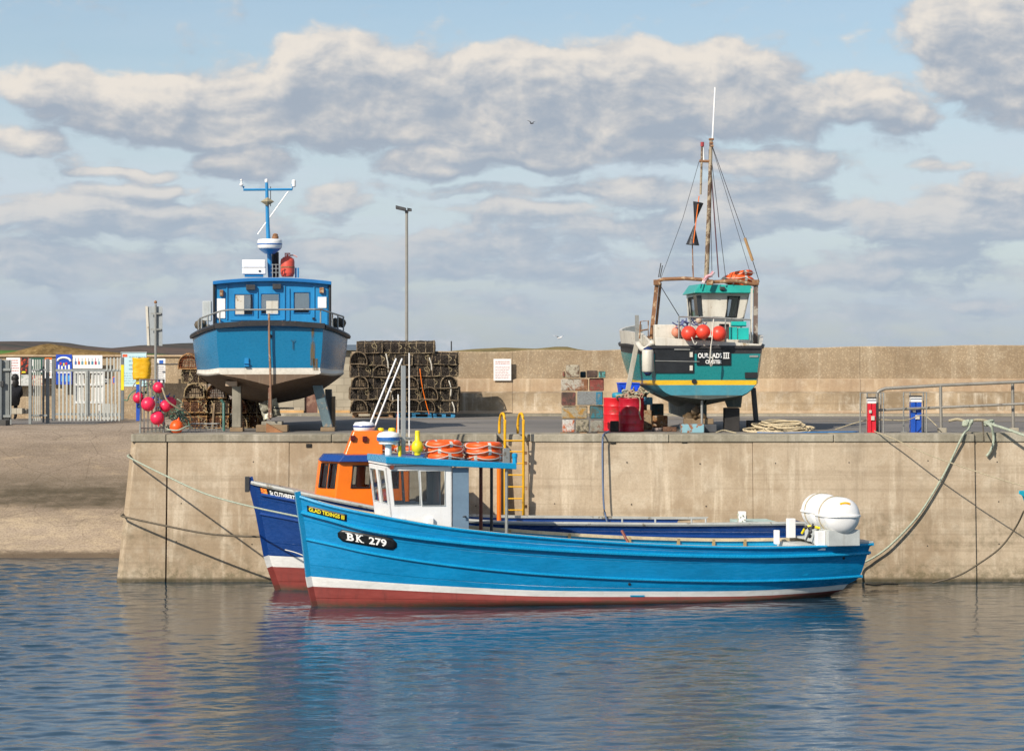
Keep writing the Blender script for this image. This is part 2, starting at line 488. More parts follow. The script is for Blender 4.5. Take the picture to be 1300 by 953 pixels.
CL = [(60,112,75,24,.8),(140,130,105,36,1),(215,142,110,40,1),(300,132,90,50,1.05),(250,175,60,14,.5),(350,148,110,40,1),(410,78,62,42,1),(450,120,95,62,1.1),(372,62,48,17,.5),(545,118,105,52,1.1),(640,96,60,36,1),(610,172,95,26,.7),(690,140,120,60,1.15),(770,90,95,42,1),(860,122,120,62,1.1),(940,100,75,45,1),(985,150,85,30,.8),(1080,125,60,30,.85),(1130,150,55,22,.8),(1165,155,30,15,.5),
      (1215,22,75,26,.75),(1235,70,85,45,1),(1275,115,80,55,1),(1195,110,45,20,.7),(1190,50,30,40,.6),(1290,30,60,50,.8),
      (38,185,45,18,1.04),(165,222,68,8,0.98),(168,241,72,9,1.04),(308,210,62,18,1.10),(555,207,78,20,1.10),(705,197,60,20,1.10),(840,196,55,18,0.78),(990,207,95,18,1.04),(1190,210,40,9,0.65),(1238,228,22,8,0.52),
      (424,258,36,26,0.98),(75,278,85,26,0.98),(150,270,70,26,0.91),(10,278,40,12,0.65),(260,285,95,22,0.78),(645,242,110,8,0.65),(650,262,80,10,0.59),(700,290,120,30,0.65),(815,240,60,18,0.78),(960,265,90,34,0.85),(880,290,80,26,0.65),(1250,268,80,30,1.04),(1170,300,90,30,0.65),(1075,262,90,14,0.52),
      (90,340,130,26,0.59),(330,330,150,22,0.52),(560,330,150,26,0.59),(780,350,160,20,0.52),(1120,345,170,24,0.59),(200,395,200,16,0.39),(520,385,180,14,0.39),(1180,395,180,14,0.39),(900,400,160,12,0.33)]
tot = None
for (px, py, rx, ry, w) in CL:
    m = k.new('ShaderNodeVectorMath', operation='SUBTRACT'); k.put(m.inputs[0], PW); m.inputs[1].default_value = ((px-650)/100, (HZ-py)/100, 0)
    d = k.new('ShaderNodeVectorMath', operation='MULTIPLY'); k.put(d.inputs[0], m.outputs[0]); d.inputs[1].default_value = (100/rx*.75, 100/ry*.75, 0)
    q = k.new('ShaderNodeVectorMath', operation='DOT_PRODUCT'); k.put(q.inputs[0], d.outputs[0]); k.put(q.inputs[1], d.outputs[0])
    e = k.math('MULTIPLY', k.math('SUBTRACT', 1.0, q.outputs['Value'], True), w)
    tot = e if tot is None else k.math('ADD', tot, e)
# clouds outside the picture: plain noise cover
un = k.noise(P_, .28, 2, .5, sc3=(1, 1.7, 1)); sx = k.xyz(P_)
rightout = k.math('MAXIMUM', k.ramp(k.math('ABSOLUTE', sx[0]), 6.6, 8.0), k.ramp(sx[1], 4.7, 6.0))
tot = k.math('ADD', tot, k.math('MULTIPLY', k.ramp(un, .55, .75, 0, .7), rightout))
soft = k.math('MINIMUM', tot, 1.15)
n1 = k.noise(PW, 1.5, 9, .6, sc3=(1, 1.6, 1)); 
dens = k.math('ADD', soft, k.math('MULTIPLY', k.math('SUBTRACT', n1, .5), 2.1))
n3 = k.noise(PW, 1.15, 7, .6, sc3=(.62, 2.3, 1))
low = k.ramp(sx[1], 3.1, 1.6)
dens = k.math('ADD', dens, k.math('MULTIPLY', k.math('SUBTRACT', n3, .43), k.math('MULTIPLY', low, 2.5)))
k.put(go.inputs[0], dens)
# world
k = GN(wt)
tc = k.new('ShaderNodeTexCoord').outputs['Generated']; xyz = k.xyz(tc)
az = k.math('MULTIPLY', k.math('ARCTAN2', xyz[0], xyz[1]), F/100)
el = k.math('MULTIPLY', k.math('ARCSINE', xyz[2]), F/100)
cb = k.new('ShaderNodeCombineXYZ'); k.put(cb.inputs[0], az); k.put(cb.inputs[1], el)
def dens_at(dx, dy):
    v = cb.outputs[0]
    if dx or dy:
        a = k.new('ShaderNodeVectorMath', operation='ADD'); k.put(a.inputs[0], v); a.inputs[1].default_value = (dx, dy, 0); v = a.outputs[0]
    gg = k.new('ShaderNodeGroup'); gg.node_tree = g; k.put(gg.inputs[0], v); return gg.outputs[0]
d0 = dens_at(0, 0); d1 = dens_at(-.06, .09); d2 = dens_at(-.16, .36)
mask = k.ramp(d0, .05, .7)
lit = k.math('ADD', k.math('MULTIPLY', k.math('SUBTRACT', d0, d1), .75), k.math('MULTIPLY', k.math('SUBTRACT', d0, d2), .5))
lit = k.math('ADD', lit, k.math('MULTIPLY', k.math('SUBTRACT', k.noise(cb.outputs[0], 1.3, 4, .55), .5), 2.0))
litf = k.ramp(lit, -.6, 1.1)
sky = k.new('ShaderNodeTexSky', sky_type='NISHITA'); sky.sun_disc = False; sky.sun_elevation = SUN_EL; sky.sun_rotation = SUN_AZ % (2*math.pi)
sky.air_density = 1.0; sky.dust_density = .6; sky.ozone_density = 3.0
# thin high veil: streaks that whiten the sky, thicker near the horizon
veil_n = k.noise(cb.outputs[0], .55, 6, .6, sc3=(.35, 2.2, 1))
vh = k.ramp(el, 4.6, 1.6, .25, .88)
veil = k.math('MULTIPLY', k.ramp(veil_n, .25, .75, .55, 1.1), vh, True)
hz = k.ramp(el, 2.0, 0.0)
veilcol = k.mix(hz, c('#ccd8e4'), c('#b3c2d3'))
cloudcol = k.mix(litf, c('#9faab8'), c('#e4dcd2'))
deep = k.ramp(d2, .55, 1.6, 0, .3)
cloudcol = k.mix(deep, cloudcol, c('#98a2b0'))
farcl = k.mix(k.ramp(el, 3.0, 1.0, 0, .6), cloudcol, c('#a6b6c6'))
bg1 = k.new('ShaderNodeBackground'); bg1.inputs[1].default_value = .084; k.put(bg1.inputs[0], sky.outputs[0])
bg2 = k.new('ShaderNodeBackground'); k.put(bg2.inputs[0], veilcol); bg2.inputs[1].default_value = .79
bg3 = k.new('ShaderNodeBackground'); k.put(bg3.inputs[0], farcl); bg3.inputs[1].default_value = .86
m1 = k.new('ShaderNodeMixShader'); k.put(m1.inputs[0], veil); k.put(m1.inputs[1], bg1.outputs[0]); k.put(m1.inputs[2], bg2.outputs[0])
m2 = k.new('ShaderNodeMixShader'); k.put(m2.inputs[0], k.math('MULTIPLY', mask, .97)); k.put(m2.inputs[1], m1.outputs[0]); k.put(m2.inputs[2], bg3.outputs[0])
wo = k.new('ShaderNodeOutputWorld'); k.put(wo.inputs[0], m2.outputs[0])
world.cycles.sampling_method = 'MANUAL'; world.cycles.sample_map_resolution = 512

# =================== SETTING MATERIALS ===================
def concrete(name, base, dark, lite, algae=0, zalg=1.0, rough=.9, lines=0, pebble=0, yscale=1):
    m, k, b = newmat(name); co = k.coord(); x, y, z = k.xyz(co)[:3]
    big = k.noise(co, .45, 6, .62); mid = k.noise(co, 2.2, 7, .66); fine = k.noise(co, 22, 5, .7)
    cc = k.mix(k.ramp(big, .38, .6), dark, base)
    pz = k.noise(co, .9, 8, .72, dist=.5)
    cc = k.mix(k.math('MULTIPLY', k.ramp(pz, .54, .72), .4), cc, tuple(v*.55 for v in dark[:3])+(1,))
    cc = k.mix(k.math('MULTIPLY', k.ramp(mid, .45, .75), .6), cc, lite)
    st = k.noise(co, 1.7, 7, .68, sc3=(1.8, 1.8, .13))
    cc = k.mix(k.math('MULTIPLY', k.ramp(st, .5, .7), .38), cc, tuple(v*.62 for v in dark[:3])+(1,))
    st2 = k.noise(co, 1.3, 6, .65, sc3=(2.6, 2.6, .1), dist=.2)
    cc = k.mix(k.math('MULTIPLY', k.ramp(st2, .52, .7), .45), cc, tuple(min(1, v*1.25) for v in lite[:3])+(1,))
    cc = k.mix(k.ramp(fine, .35, .8, .0, .35), cc, tuple(v*.6 for v in dark[:3])+(1,))
    if lines:   # lift lines of the shuttering
        hl = k.noise(co, 1.0, 4, .6, sc3=(.12, .12, 7))
        cc = k.mix(k.math('MULTIPLY', k.ramp(hl, .52, .66), .28), cc, tuple(v*.65 for v in dark[:3])+(1,))
    if pebble:
        vo = k.new('ShaderNodeTexVoronoi'); k.put(vo.inputs['Vector'], co); vo.inputs['Scale'].default_value = 16
        cc = k.mix(k.math('MULTIPLY', k.ramp(vo.outputs['Distance'], .1, .5), .45), cc, tuple(v*.45 for v in dark[:3])+(1,))
        cc = k.mix(k.math('MULTIPLY', k.ramp(k.noise(co, 17, 5, .75), .56, .66), .5), cc, c('#cdbd9f', .9))
    jx = k.math('FRACT', k.math('MULTIPLY', k.math('ADD', x, 100.7), 1/5.3))
    if not algae and not name.startswith('cap'): cc = k.mix(k.math('MULTIPLY', k.ramp(jx, .007, .002), .6), cc, tuple(v*.35 for v in dark[:3])+(1,))
    if algae:
        an = k.noise(co, .55, 6, .7, sc3=(1, 1, 1.5)); an2 = k.noise(co, 6, 6, .7)
        zz = k.math('ADD', z, k.math('MULTIPLY', k.math('SUBTRACT', an, .5), 2.4))
        zf = k.ramp(zz, zalg, zalg-.9)
        cc = k.mix(k.math('MULTIPLY', k.math('MULTIPLY', zf, k.ramp(an2, .35, .62)), algae), cc, c('#4b4a2b', .8))
        zb = k.math('MULTIPLY', k.ramp(k.math('ABSOLUTE', k.math('SUBTRACT', zz, zalg+.2)), .35, .05), k.ramp(an2, .4, .65))
        cc = k.mix(k.math('MULTIPLY', zb, algae*.55), cc, c('#5c5840', .8))
        wet = k.ramp(k.math('ADD', z, k.math('MULTIPLY', an2, .08)), .17, .08)
        cc = k.mix(k.math('MULTIPLY', wet, .75), cc, c('#2e2b1c'))
    k.put(b.inputs['Base Color'], cc); b.inputs['Roughness'].default_value = rough
    b.inputs['Specular IOR Level'].default_value = .25
    bn = k.new('ShaderNodeBump'); bn.inputs['Strength'].default_value = .35 if not pebble else .8; bn.inputs['Distance'].default_value = .03
    hh = k.math('ADD', k.math('MULTIPLY', mid, .7), k.math('MULTIPLY', fine, .3))
    k.put(bn.inputs['Height'], hh); k.put(b.inputs['Normal'], bn.outputs[0])
    return m
m_quay = concrete('quay_concrete', c('#b9a78e'), c('#a18d73'), c('#c9bba4'), algae=.6, zalg=.85, lines=1)
m_cap = concrete('cap_concrete', c('#a39a86'), c('#7f7867'), c('#bcb4a2'))
m_wall_up = concrete('sea_wall_pebbled', c('#bfa98a'), c('#a58f72'), c('#cfbfa4'), pebble=1)
m_wall_mid = concrete('sea_wall_render', c('#c0a888'), c('#ab9276'), c('#d0bfa4'))
m_wall_low = concrete('sea_wall_base', c('#b39e80'), c('#8d7b62'), c('#d3c8b4'), lines=1)
m_block = concrete('harbour_blockwork', c('#b3aa97'), c('#978e7c'), c('#c4bcab'))

def slip_mat():
    m, k, b = newmat('slipway_concrete'); co = k.coord(); z = k.xyz(co)[2]
    n1 = k.noise(co, .35, 6, .65, sc3=(.35, 1.2, 1)); n2 = k.noise(co, 3, 8, .75, sc3=(.45, 1, 1)); n3 = k.noise(co, 18, 5, .7)
    cc = k.mix(k.ramp(n1, .35, .65), c('#867766'), c('#a69582'))
    cc = k.mix(k.math('MULTIPLY', k.ramp(n2, .5, .75), .5), cc, c('#c0a988'))
    zz = k.math('ADD', z, k.math('MULTIPLY', k.math('SUBTRACT', k.noise(co, .8, 6, .65, sc3=(.35, 1, 1)), .5), .8))
    band = k.math('MULTIPLY', k.ramp(zz, 1.05, 1.25), k.ramp(zz, 2.3, 1.55))
    cc = k.mix(k.math('MULTIPLY', band, k.ramp(n2, .25, .65, .35, .95)), cc, c('#453f31'))
    vo = k.new('ShaderNodeTexVoronoi', feature='DISTANCE_TO_EDGE'); k.put(vo.inputs['Vector'], co); vo.inputs['Scale'].default_value = .7
    cc = k.mix(k.ramp(vo.outputs['Distance'], .012, .003, 0, .35), cc, c('#4a4032'))
    cc = k.mix(k.math('MULTIPLY', k.ramp(zz, 1.15, .8), k.ramp(n2, .35, .65, .05, .55)), cc, c('#bca98c'))
    wet = k.ramp(k.math('ADD', z, k.math('MULTIPLY', n2, .25)), .34, .2)
    cc = k.mix(k.math('MULTIPLY', wet, .8), cc, c('#4f4234'))
    cc = k.mix(k.ramp(n3, .4, .75, 0, .6), cc, c('#5f5140'))
    k.put(b.inputs['Base Color'], cc); b.inputs['Roughness'].default_value = .85; b.inputs['Specular IOR Level'].default_value = .2
    bn = k.new('ShaderNodeBump'); bn.inputs['Strength'].default_value = .4; bn.inputs['Distance'].default_value = .04
    k.put(bn.inputs['Height'], k.math('ADD', n2, n3)); k.put(b.inputs['Normal'], bn.outputs[0])
    return m
m_slip = slip_mat()
def asphalt():
    m, k, b = newmat('asphalt'); co = k.coord()
    n1 = k.noise(co, .25, 6, .65); n2 = k.noise(co, 30, 4, .7)
    cc = k.mix(k.ramp(n1, .35, .7), c('#625e59'), c('#7d7770')); cc = k.mix(k.ramp(n2, .4, .75, 0, .5), cc, c('#928a7e'))
    pt = k.noise(co, .6, 5, .6, sc3=(.3, 2, 1)); cc = k.mix(k.math('MULTIPLY', k.ramp(pt, .55, .68), .5), cc, c('#8f8370'))
    k.put(b.inputs['Base Color'], cc); b.inputs['Roughness'].default_value = .9; return m
m_asph = asphalt()

# =================== WATER ===================
def water_mat():
    m, k, b = newmat('harbour_water'); co = k.coord()
    b.inputs['Base Color'].default_value = c('#163747'); b.inputs['Roughness'].default_value = .04; b.inputs['IOR'].default_value = 1.333
    b.inputs['Specular IOR Level'].default_value = .6
    a = k.noise(co, 2.0, 4, .6, sc3=(.55, 1.0, 1), dist=.6); a2 = k.noise(co, 6.5, 4, .62, sc3=(.6, 1.1, 1), dist=.4); a3 = k.noise(co, .55, 2, .5, sc3=(.6, 1, 1))
    patch = k.ramp(k.noise(co, .16, 3, .55, sc3=(1, .7, 1)), .35, .65, .55, 1.0)
    x, y, z = k.xyz(co)[:3]
    # open water to the left and nearest the viewer is more ruffled than the water in the lee of the quay
    open_ = k.math('MAXIMUM', k.ramp(x, -6.0, -10.0), k.ramp(y, 60, 50), True)
    amp = k.math('MULTIPLY', patch, k.ramp(open_, 0, 1, .5, 1.15))
    hh = k.math('ADD', k.math('ADD', k.math('MULTIPLY', a, .6), k.math('MULTIPLY', a2, .25)), k.math('MULTIPLY', a3, .9))
    bn = k.new('ShaderNodeBump'); bn.inputs['Distance'].default_value = .03; k.put(bn.inputs['Strength'], amp)
    k.put(bn.inputs['Height'], hh); k.put(b.inputs['Normal'], bn.outputs[0])
    return m

import numpy as np
def water_mesh():
    rng = np.random.default_rng(11)
    x0, x1, y0, y1, dx, dy = -14.4, 14.4, 36.0, 71.5, .065, .055
    X = np.arange(x0, x1+.001, dx); Y = np.arange(y0, y1+.001, dy); GX, GY = np.meshgrid(X, Y, indexing='ij'); Z = np.zeros_like(GX)
    for i in range(90):
        lam = .2*(1.25/.2)**rng.random(); th = rng.normal(math.radians(-78), .62); kx, ky = 2*math.pi/lam*math.cos(th), 2*math.pi/lam*math.sin(th)
        a = lam*.0036*(1.0 if lam < 1.2 else .7); ph_ = rng.random()*6.28
        env = .65+.5*np.sin(GX*rng.normal()*.35+GY*rng.normal()*.3+rng.random()*6.28)
        Z += a*env*np.sin(kx*GX+ky*GY+ph_)
    lee = .3+.7*np.clip((-6.5-GX)/3.5, 0, 1)*np.clip((74-GY)/6, 0, 1)+.32*np.clip((55-GY)/9, 0, 1)
    lee = np.minimum(lee, 1.0)
    edge = np.minimum.reduce([np.clip((GX-x0)/.6, 0, 1), np.clip((X[-1]-GX)/.6, 0, 1), np.clip((GY-y0)/.6, 0, 1), np.clip((Y[-1]-GY)/.6, 0, 1)])
    Z *= lee*edge
    nx, ny = GX.shape; v = np.stack([GX, GY, Z], -1).reshape(-1, 3); idx = np.arange(nx*ny).reshape(nx, ny)
    f = np.stack([idx[:-1, :-1], idx[1:, :-1], idx[1:, 1:], idx[:-1, 1:]], -1).reshape(-1, 4)
    xa, xb, ya, yb = X[0], X[-1], Y[0], Y[-1]; n = len(v)
    ex = np.array([(-600, -60, 0), (600, -60, 0), (600, 90, 0), (-600, 90, 0), (xa, ya, 0), (xb, ya, 0), (xb, yb, 0), (xa, yb, 0)], float)
    v = np.concatenate([v, ex]); f2 = np.array([(n, n+1, n+5, n+4), (n+1, n+2, n+6, n+5), (n+2, n+3, n+7, n+6), (n+3, n, n+4, n+7)]); f = np.concatenate([f, f2])
    me = bpy.data.meshes.new('water'); me.vertices.add(len(v)); me.vertices.foreach_set('co', v.ravel().astype(np.float32))
    me.loops.add(f.size); me.loops.foreach_set('vertex_index', f.ravel().astype(np.int32)); me.polygons.add(len(f))
    me.polygons.foreach_set('loop_start', np.arange(0, f.size, 4, dtype=np.int32)); me.polygons.foreach_set('use_smooth', np.ones(len(f), dtype=bool)); me.update(calc_edges=True); me.validate()
    me.materials.append(water_mat()); o = bpy.data.objects.new('water', me); COL.objects.link(o); return tag(o, kind='structure')
water_mesh()

# =================== GROUND ===================
m_seabed = paint('seabed_mud', c('#3a3324'), .9)
gbd = MB().mat(0)
# apron + hinterland, one sheet with the slipway sloping down on the left of the pier
XL = WX(166, 63.6)            # top left edge of the pier
def gz(x, y):
    """surface height"""
    if x > XL-.02: return QZ
    t = min(1, max(0, (y-71.0)/7.6)); ramp = -1.2+(AZ+1.2)*0
    prof = [(-30, -3.2), (0, -1.6), (66, -1.6), (69.5, -.5), (71.1, 0.0), (72.2, .55), (73.6, 1.3), (75.2, 2.1), (76.6, 2.72), (77.8, 3.08), (79.0, AZ), (81, AZ), (400, AZ)]
    z = interp(prof, y)
    if y > 79: z = AZ+(QZ-AZ)*min(1, max(0, (x-(XL-3.0))/3.0))
    elif x > XL-.9 and y > 77: pass
    return z
xs = [-900, -300, -100, -60, -40, -30, -25]+[-24+i*.75 for i in range(19)]+[XL-.4, XL-.02]
ys = [64.2, 66, 68, 69.5, 71.1, 71.7, 72.2, 72.9, 73.6, 74.4, 75.2, 76, 76.6, 77.2, 77.8, 78.4, 79, 80, 81, 84, 90, 120, 300, 1000, 3000, 9000]
sl_ = MB(); sl_.smooth = True
for x in xs:
    for y in ys: sl_.v.append(Vector((x, y, gz(x, y)+(.03*math.sin(x*1.3+y) if 72 < y < 78 and x < XL-.5 else 0))))
for i in range(len(xs)-1):
    for j in range(len(ys)-1):
        a = i*len(ys)+j; sl_.face([a, a+len(ys), a+len(ys)+1, a+1])
tag(sl_.build('slipway', m_slip, origin=(0, 0, 0)), kind='structure')
rd = MB(); E = 63.6+.42
rd.add([(XL-.02, E+1.1, QZ), (900, E+1.1, QZ), (900, 9000, QZ), (XL-.02, 9000, QZ)], [(0, 1, 2, 3)])
tag(rd.build('road', m_asph, origin=(0, 0, 0)), kind='structure')
# asphalt patch behind gates
rp = MB(); rp.add([(-60, 80.6, AZ+.006), (-12.2, 80.6, AZ+.006), (-12.2, 87.8, AZ+.006), (-60, 87.8, AZ+.006)], [(0, 1, 2, 3)])
tag(rp.build('pavement', m_asph, origin=(0, 0, 0)), kind='structure')
m_yel = paint('yellow_road_paint', c('#b8973a'), .7, wear=c('#6d675c'), wamt=.6, wscale=9)
ym = MB()
ym.add([(WX(430, 79.6), 79.5, QZ+.005), (12, 79.5, QZ+.005), (12, 79.62, QZ+.005), (WX(430, 79.6), 79.62, QZ+.005)], [(0, 1, 2, 3)])
ym.add([(WX(960, 77), 77.2, QZ+.005), (30, 74.2, QZ+.005), (30, 74.34, QZ+.005), (WX(960, 77), 77.34, QZ+.005)], [(0, 1, 2, 3)])
tag(ym.build('road_marking', m_yel, origin=(0, 0, 0)), kind='structure')
pv = MB(); pv.box((WX(262, 83), 82.9, QZ-.1), (60, 84.4, QZ+.07))
tag(pv.build('kerb', m_cap, origin=(0, 0, 0), bevel=.03), kind='structure')

# =================== QUAY WALL ===================
q = MB()
bot = -1.4; y0 = 63.6; bat = .30      # face leans back
def qface(z): return y0+bat*(z/QZ)    # front y at height z
ZC = QZ-.17                            # underside of cap
xr = WX(1240, y0)
seams = [XL+.0, WX(210.5, y0), WX(366, y0), WX(631, y0), WX(672, y0), WX(767, y0), WX(957, y0), xr, xr+7, xr+14, xr+21, 60]
gaps = [.0, .016, .003, .0, .0, .003, .003, .003, .006, .006, .006, 0]
gap = .022
for i in range(len(seams)-1):
    if i == 3: continue               # ladder recess
    xa, xb = seams[i]+gaps[i], seams[i+1]-gaps[i+1]
    g1 = gap if i > 0 else 0
    zt = ZC; rear = 66
    dy = [0, 0, .012, 0, -.0, .01, 0, .05, .05, .05, .05][i]
    if i == 0:
        # battered left end with a chamfered nose
        xb0 = WX(147, y0); ch = .13
        lb = xb0-(XL-xb0)*(-bot/QZ)
        def xl(z): return XL-.03+(xb0-XL+.03)*(1-z/QZ)
        n = len(q.v)
        for z in (bot, zt):
            yf = qface(z); xx = xl(z)
            q.v += [Vector((xb, yf, z)), Vector((xx+ch, yf, z)), Vector((xx, yf+ch*1.1, z)), Vector((xx, 79.5, z)), Vector((xb, 79.5, z))]
        for a in range(5): q.face([n+a, n+(a+1) % 5, n+5+(a+1) % 5, n+5+a][::-1])
        q.face([n+5+a for a in range(5)][::-1])
    else:
        f0, f1 = qface(bot)+dy, qface(zt)+dy
        q.hexa([(xa, f0, bot), (xb, f0, bot), (xb, rear, bot), (xa, rear, bot), (xa, f1, zt), (xb, f1, zt), (xb, rear, zt), (xa, rear, zt)])
# backing behind joints and recess
q.box((WX(209, y0), y0+.75, bot), (60, 65.6, ZC-.01))
ro = empty('quay_wall', (0, 0, 0), 0, 'weathered concrete harbour wall with vertical joints rising from the water', 'quay wall')
q.build('wall_face', m_quay, ro, bevel=.012)
cp = MB(); capy = qface(ZC)-.035
segs = [(XL-.04, WX(209, y0)), (WX(209, y0), WX(420, y0)), (WX(420, y0), WX(631, y0)), (WX(673, y0), WX(850, y0)), (WX(850, y0), WX(1060, y0)), (WX(1060, y0), xr), (xr, xr+8), (xr+8, 60)]
for i, (a, b) in enumerate(segs):
    dz = [0, -.005, 0, .0, -.008, .004, .03, .03][i]
    cp.box((a+.006, capy+(.0 if i < 6 else .05), ZC+.002), (b-.006, E+1.12, QZ+dz+.012))
cp.box((WX(631, y0), y0+.76, ZC+.002), (WX(673, y0), E+1.12, QZ-.004))
cp.box((XL-.04, E+1.13, ZC), (XL+.5, 79.4, QZ+.01))
cp.build('coping', m_cap, ro, bevel=.02)
dr = MB()
for px, py in ((391, 566), (620, 567), (779, 561.5), (1101, 556), (870, 560.5)):
    X = WX(px, y0); Z = WZ(py, y0); yy = qface(Z)
    dr.cbox(X, yy+.02, Z, .13, .07, .09)
m_dark = paint('hole_shade_black', c('#17140f'), .8)  # near-black colour stands for the shade inside drain and bolt holes
dr.build('drain_hole', m_dark, ro, bevel=.01)
# tie-bolt holes of the shuttering
tb = MB()
random.seed(3)
for px in range(228, 1300, 95):
    for py in (588, 640, 690):
        if 625 < px < 680 or random.random() < .35: continue
        Z = WZ(py+random.uniform(-3, 3), y0); X = WX(px+random.uniform(-5, 5), y0)
        tb.lathe([(.016, 0), (.016, .01)], (X, qface(Z)+(.05 if px > 1240 else 0)-.003, Z), (0, 1, 0), 8)
t_ = tb.build('bolt_hole_dark', m_dark, ro); t_['kind'] = 'stuff'

# =================== SEA WALL ===================
sw = empty('sea_wall', (0, 84, QZ), 0, 'high tan sea wall of pebbly concrete running behind the road', 'sea wall')
def zof(py): return WZ(py, 84.0)
tops = [(-14.6, zof(446.5)), (0, zof(446)), (WX(660, 84), zof(446)), (WX(661, 84), zof(444.8)), (WX(760, 84), zof(444)), (WX(960, 84), zof(441.5)), (WX(1100, 84), zof(440)), (WX(1300, 84), zof(437.5)), (60, zof(430))]
xsw = [WX(446, 84)]+[WX(p, 84) for p in range(470, 1320, 20)]+[25, 35, 60]
def strip(rows, mat, nm, rnd=0):
    """rows: list of fn(x)->(y,z)"""
    mb = MB()
    for x in xsw:
        for r in rows:
            y, z = r(x); mb.v.append(Vector((x, y-84, z-QZ)))
    n = len(rows)
    for i in range(len(xsw)-1):
        for j in range(n-1):
            a = i*n+j; mb.face([a, a+n, a+n+1, a+1])
    mb.face(list(range(n))[::-1]); mb.face([len(mb.v)-n+j for j in range(n)])
    return mb.build(nm, mat, sw)
zt_ = lambda x: interp(tops, x)+.015*math.sin(x*1.9)
dzr = lambda x: (x > 4)*.0
strip([lambda x: (84.12, zof(481)), lambda x: (84.12, zt_(x)-.03), lambda x: (84.15, zt_(x)), lambda x: (84.75, zt_(x)), lambda x: (84.8, QZ)], m_wall_up, 'upper_wall')
strip([lambda x: (83.98, zof(497)), lambda x: (83.98, zof(482)), lambda x: (84.11, zof(480.5))], m_wall_mid, 'render_band')
strip([lambda x: (83.62, zof(521)), lambda x: (83.66, zof(499)), lambda x: (83.97, zof(496.6))], m_wall_low, 'wall_base')
strip([lambda x: (83.2, QZ+.08), lambda x: (83.3, zof(524.5)), lambda x: (83.61, zof(520.7))], m_wall_mid, 'footing')
# left blockwork wall with a coping, lower, further back
bw = empty('block_wall', (-18, 88, AZ), 0, 'lower blockwork boundary wall behind the gates and notice boards', 'boundary wall')
zb = lambda py: WZ(py, 88.0)
mb = MB(); mb.box((-16, 0, 0), (WX(262, 88)+18, .5, zb(452)-AZ-.0)); mb.build('wall', m_wall_up, bw)
mb = MB(); mb.box((-16, -.07, zb(453)-AZ+.0), (WX(262, 88)+18.02, .56, zb(450.5)-AZ)); mb.build('coping', m_wall_mid, bw, bevel=.02)
# grey block store building between boat and pots
bs = empty('store_building', (WX(345, 86), 86, QZ), 0, 'low grey blockwork store with brown door behind the blue boat', 'building')
Xa, Xb = WX(305, 86)-bs.location.x, WX(463, 86)-bs.location.x
blk = paint('grey_blocks', c('#aaa18e'), .9, .12)
def brickmat():
    m, k, b = newmat('blockwork'); co = k.coord()
    br = k.new('ShaderNodeTexBrick'); mp = k.new('ShaderNodeMapping'); mp.inputs['Rotation'].default_value = (R(90), 0, 0); k.put(mp.inputs[0], co); k.put(br.inputs['Vector'], mp.outputs[0])
    br.inputs['Scale'].default_value = 1; br.inputs['Brick Width'].default_value = .45; br.inputs['Row Height'].default_value = .225; br.inputs['Mortar Size'].default_value = .008
    br.inputs['Color1'].default_value = c('#b2a893'); br.inputs['Color2'].default_value = c('#9d937f'); br.inputs['Mortar'].default_value = c('#857c6b')
    cc = k.mix(k.ramp(k.noise(co, 1.5, 6, .65), .4, .7, 0, .4), br.outputs[0], c('#7f7768'))
    k.put(b.inputs['Base Color'], cc); b.inputs['Roughness'].default_value = .9; return m
mbk = brickmat(); zz = lambda py: WZ(py, 86)-QZ
dx0, dx1 = WX(386.5, 86)-bs.location.x, WX(403, 86)-bs.location.x
hd = WZ(498, 86)-QZ
L_ = Xb-Xa; Hh = zz(445)
mb = MB(); mb.panel((Xa, 0, 0), (Xb, 0, 0), (Xb, 0, Hh), (Xa, 0, Hh), [((dx0-Xa)/L_, 0, (dx1-Xa)/L_, hd/Hh)], .2)
mb.box((Xa, .21, 0), (Xa+.2, 3, Hh)); mb.box((Xb-.2, .21, 0), (Xb, 3, Hh)); mb.box((Xa+.21, 2.8, 0), (Xb-.21, 3, Hh))
mb.build('wall', mbk, bs)
mb = MB(); mb.box((Xa-.1, -.05, -.0), (dx0-.02, -.005, .12)); mb.box((dx1+.02, -.05, 0), (Xb, -.005, .12)); mb.build('plinth', paint('pale_orange_stone', c('#c9a06a'), .9), bs)
mb = MB(); mb.box((dx0+.01, .08, 0), (dx1-.01, .12, hd-.01)); mb.build('door', paint('brown_door', c('#6d4a3c'), .6, wear=c('#8a6a58'), wamt=.4), bs)
mb = MB(); mb.hexa([(Xa-.2, -.25, Hh+.0), (Xb+.2, -.25, Hh), (Xb+.2, 3.3, Hh), (Xa-.2, 3.3, Hh), (Xa-.2, -.25, zz(443.6)), (Xb+.2, -.25, zz(443.6)), (Xb+.2, 3.2, zz(437)), (Xa-.2, 3.2, zz(437))])
mb.build('roof', paint('slate_grey_roof', c('#5f6a72'), .6), bs, bevel=.02)

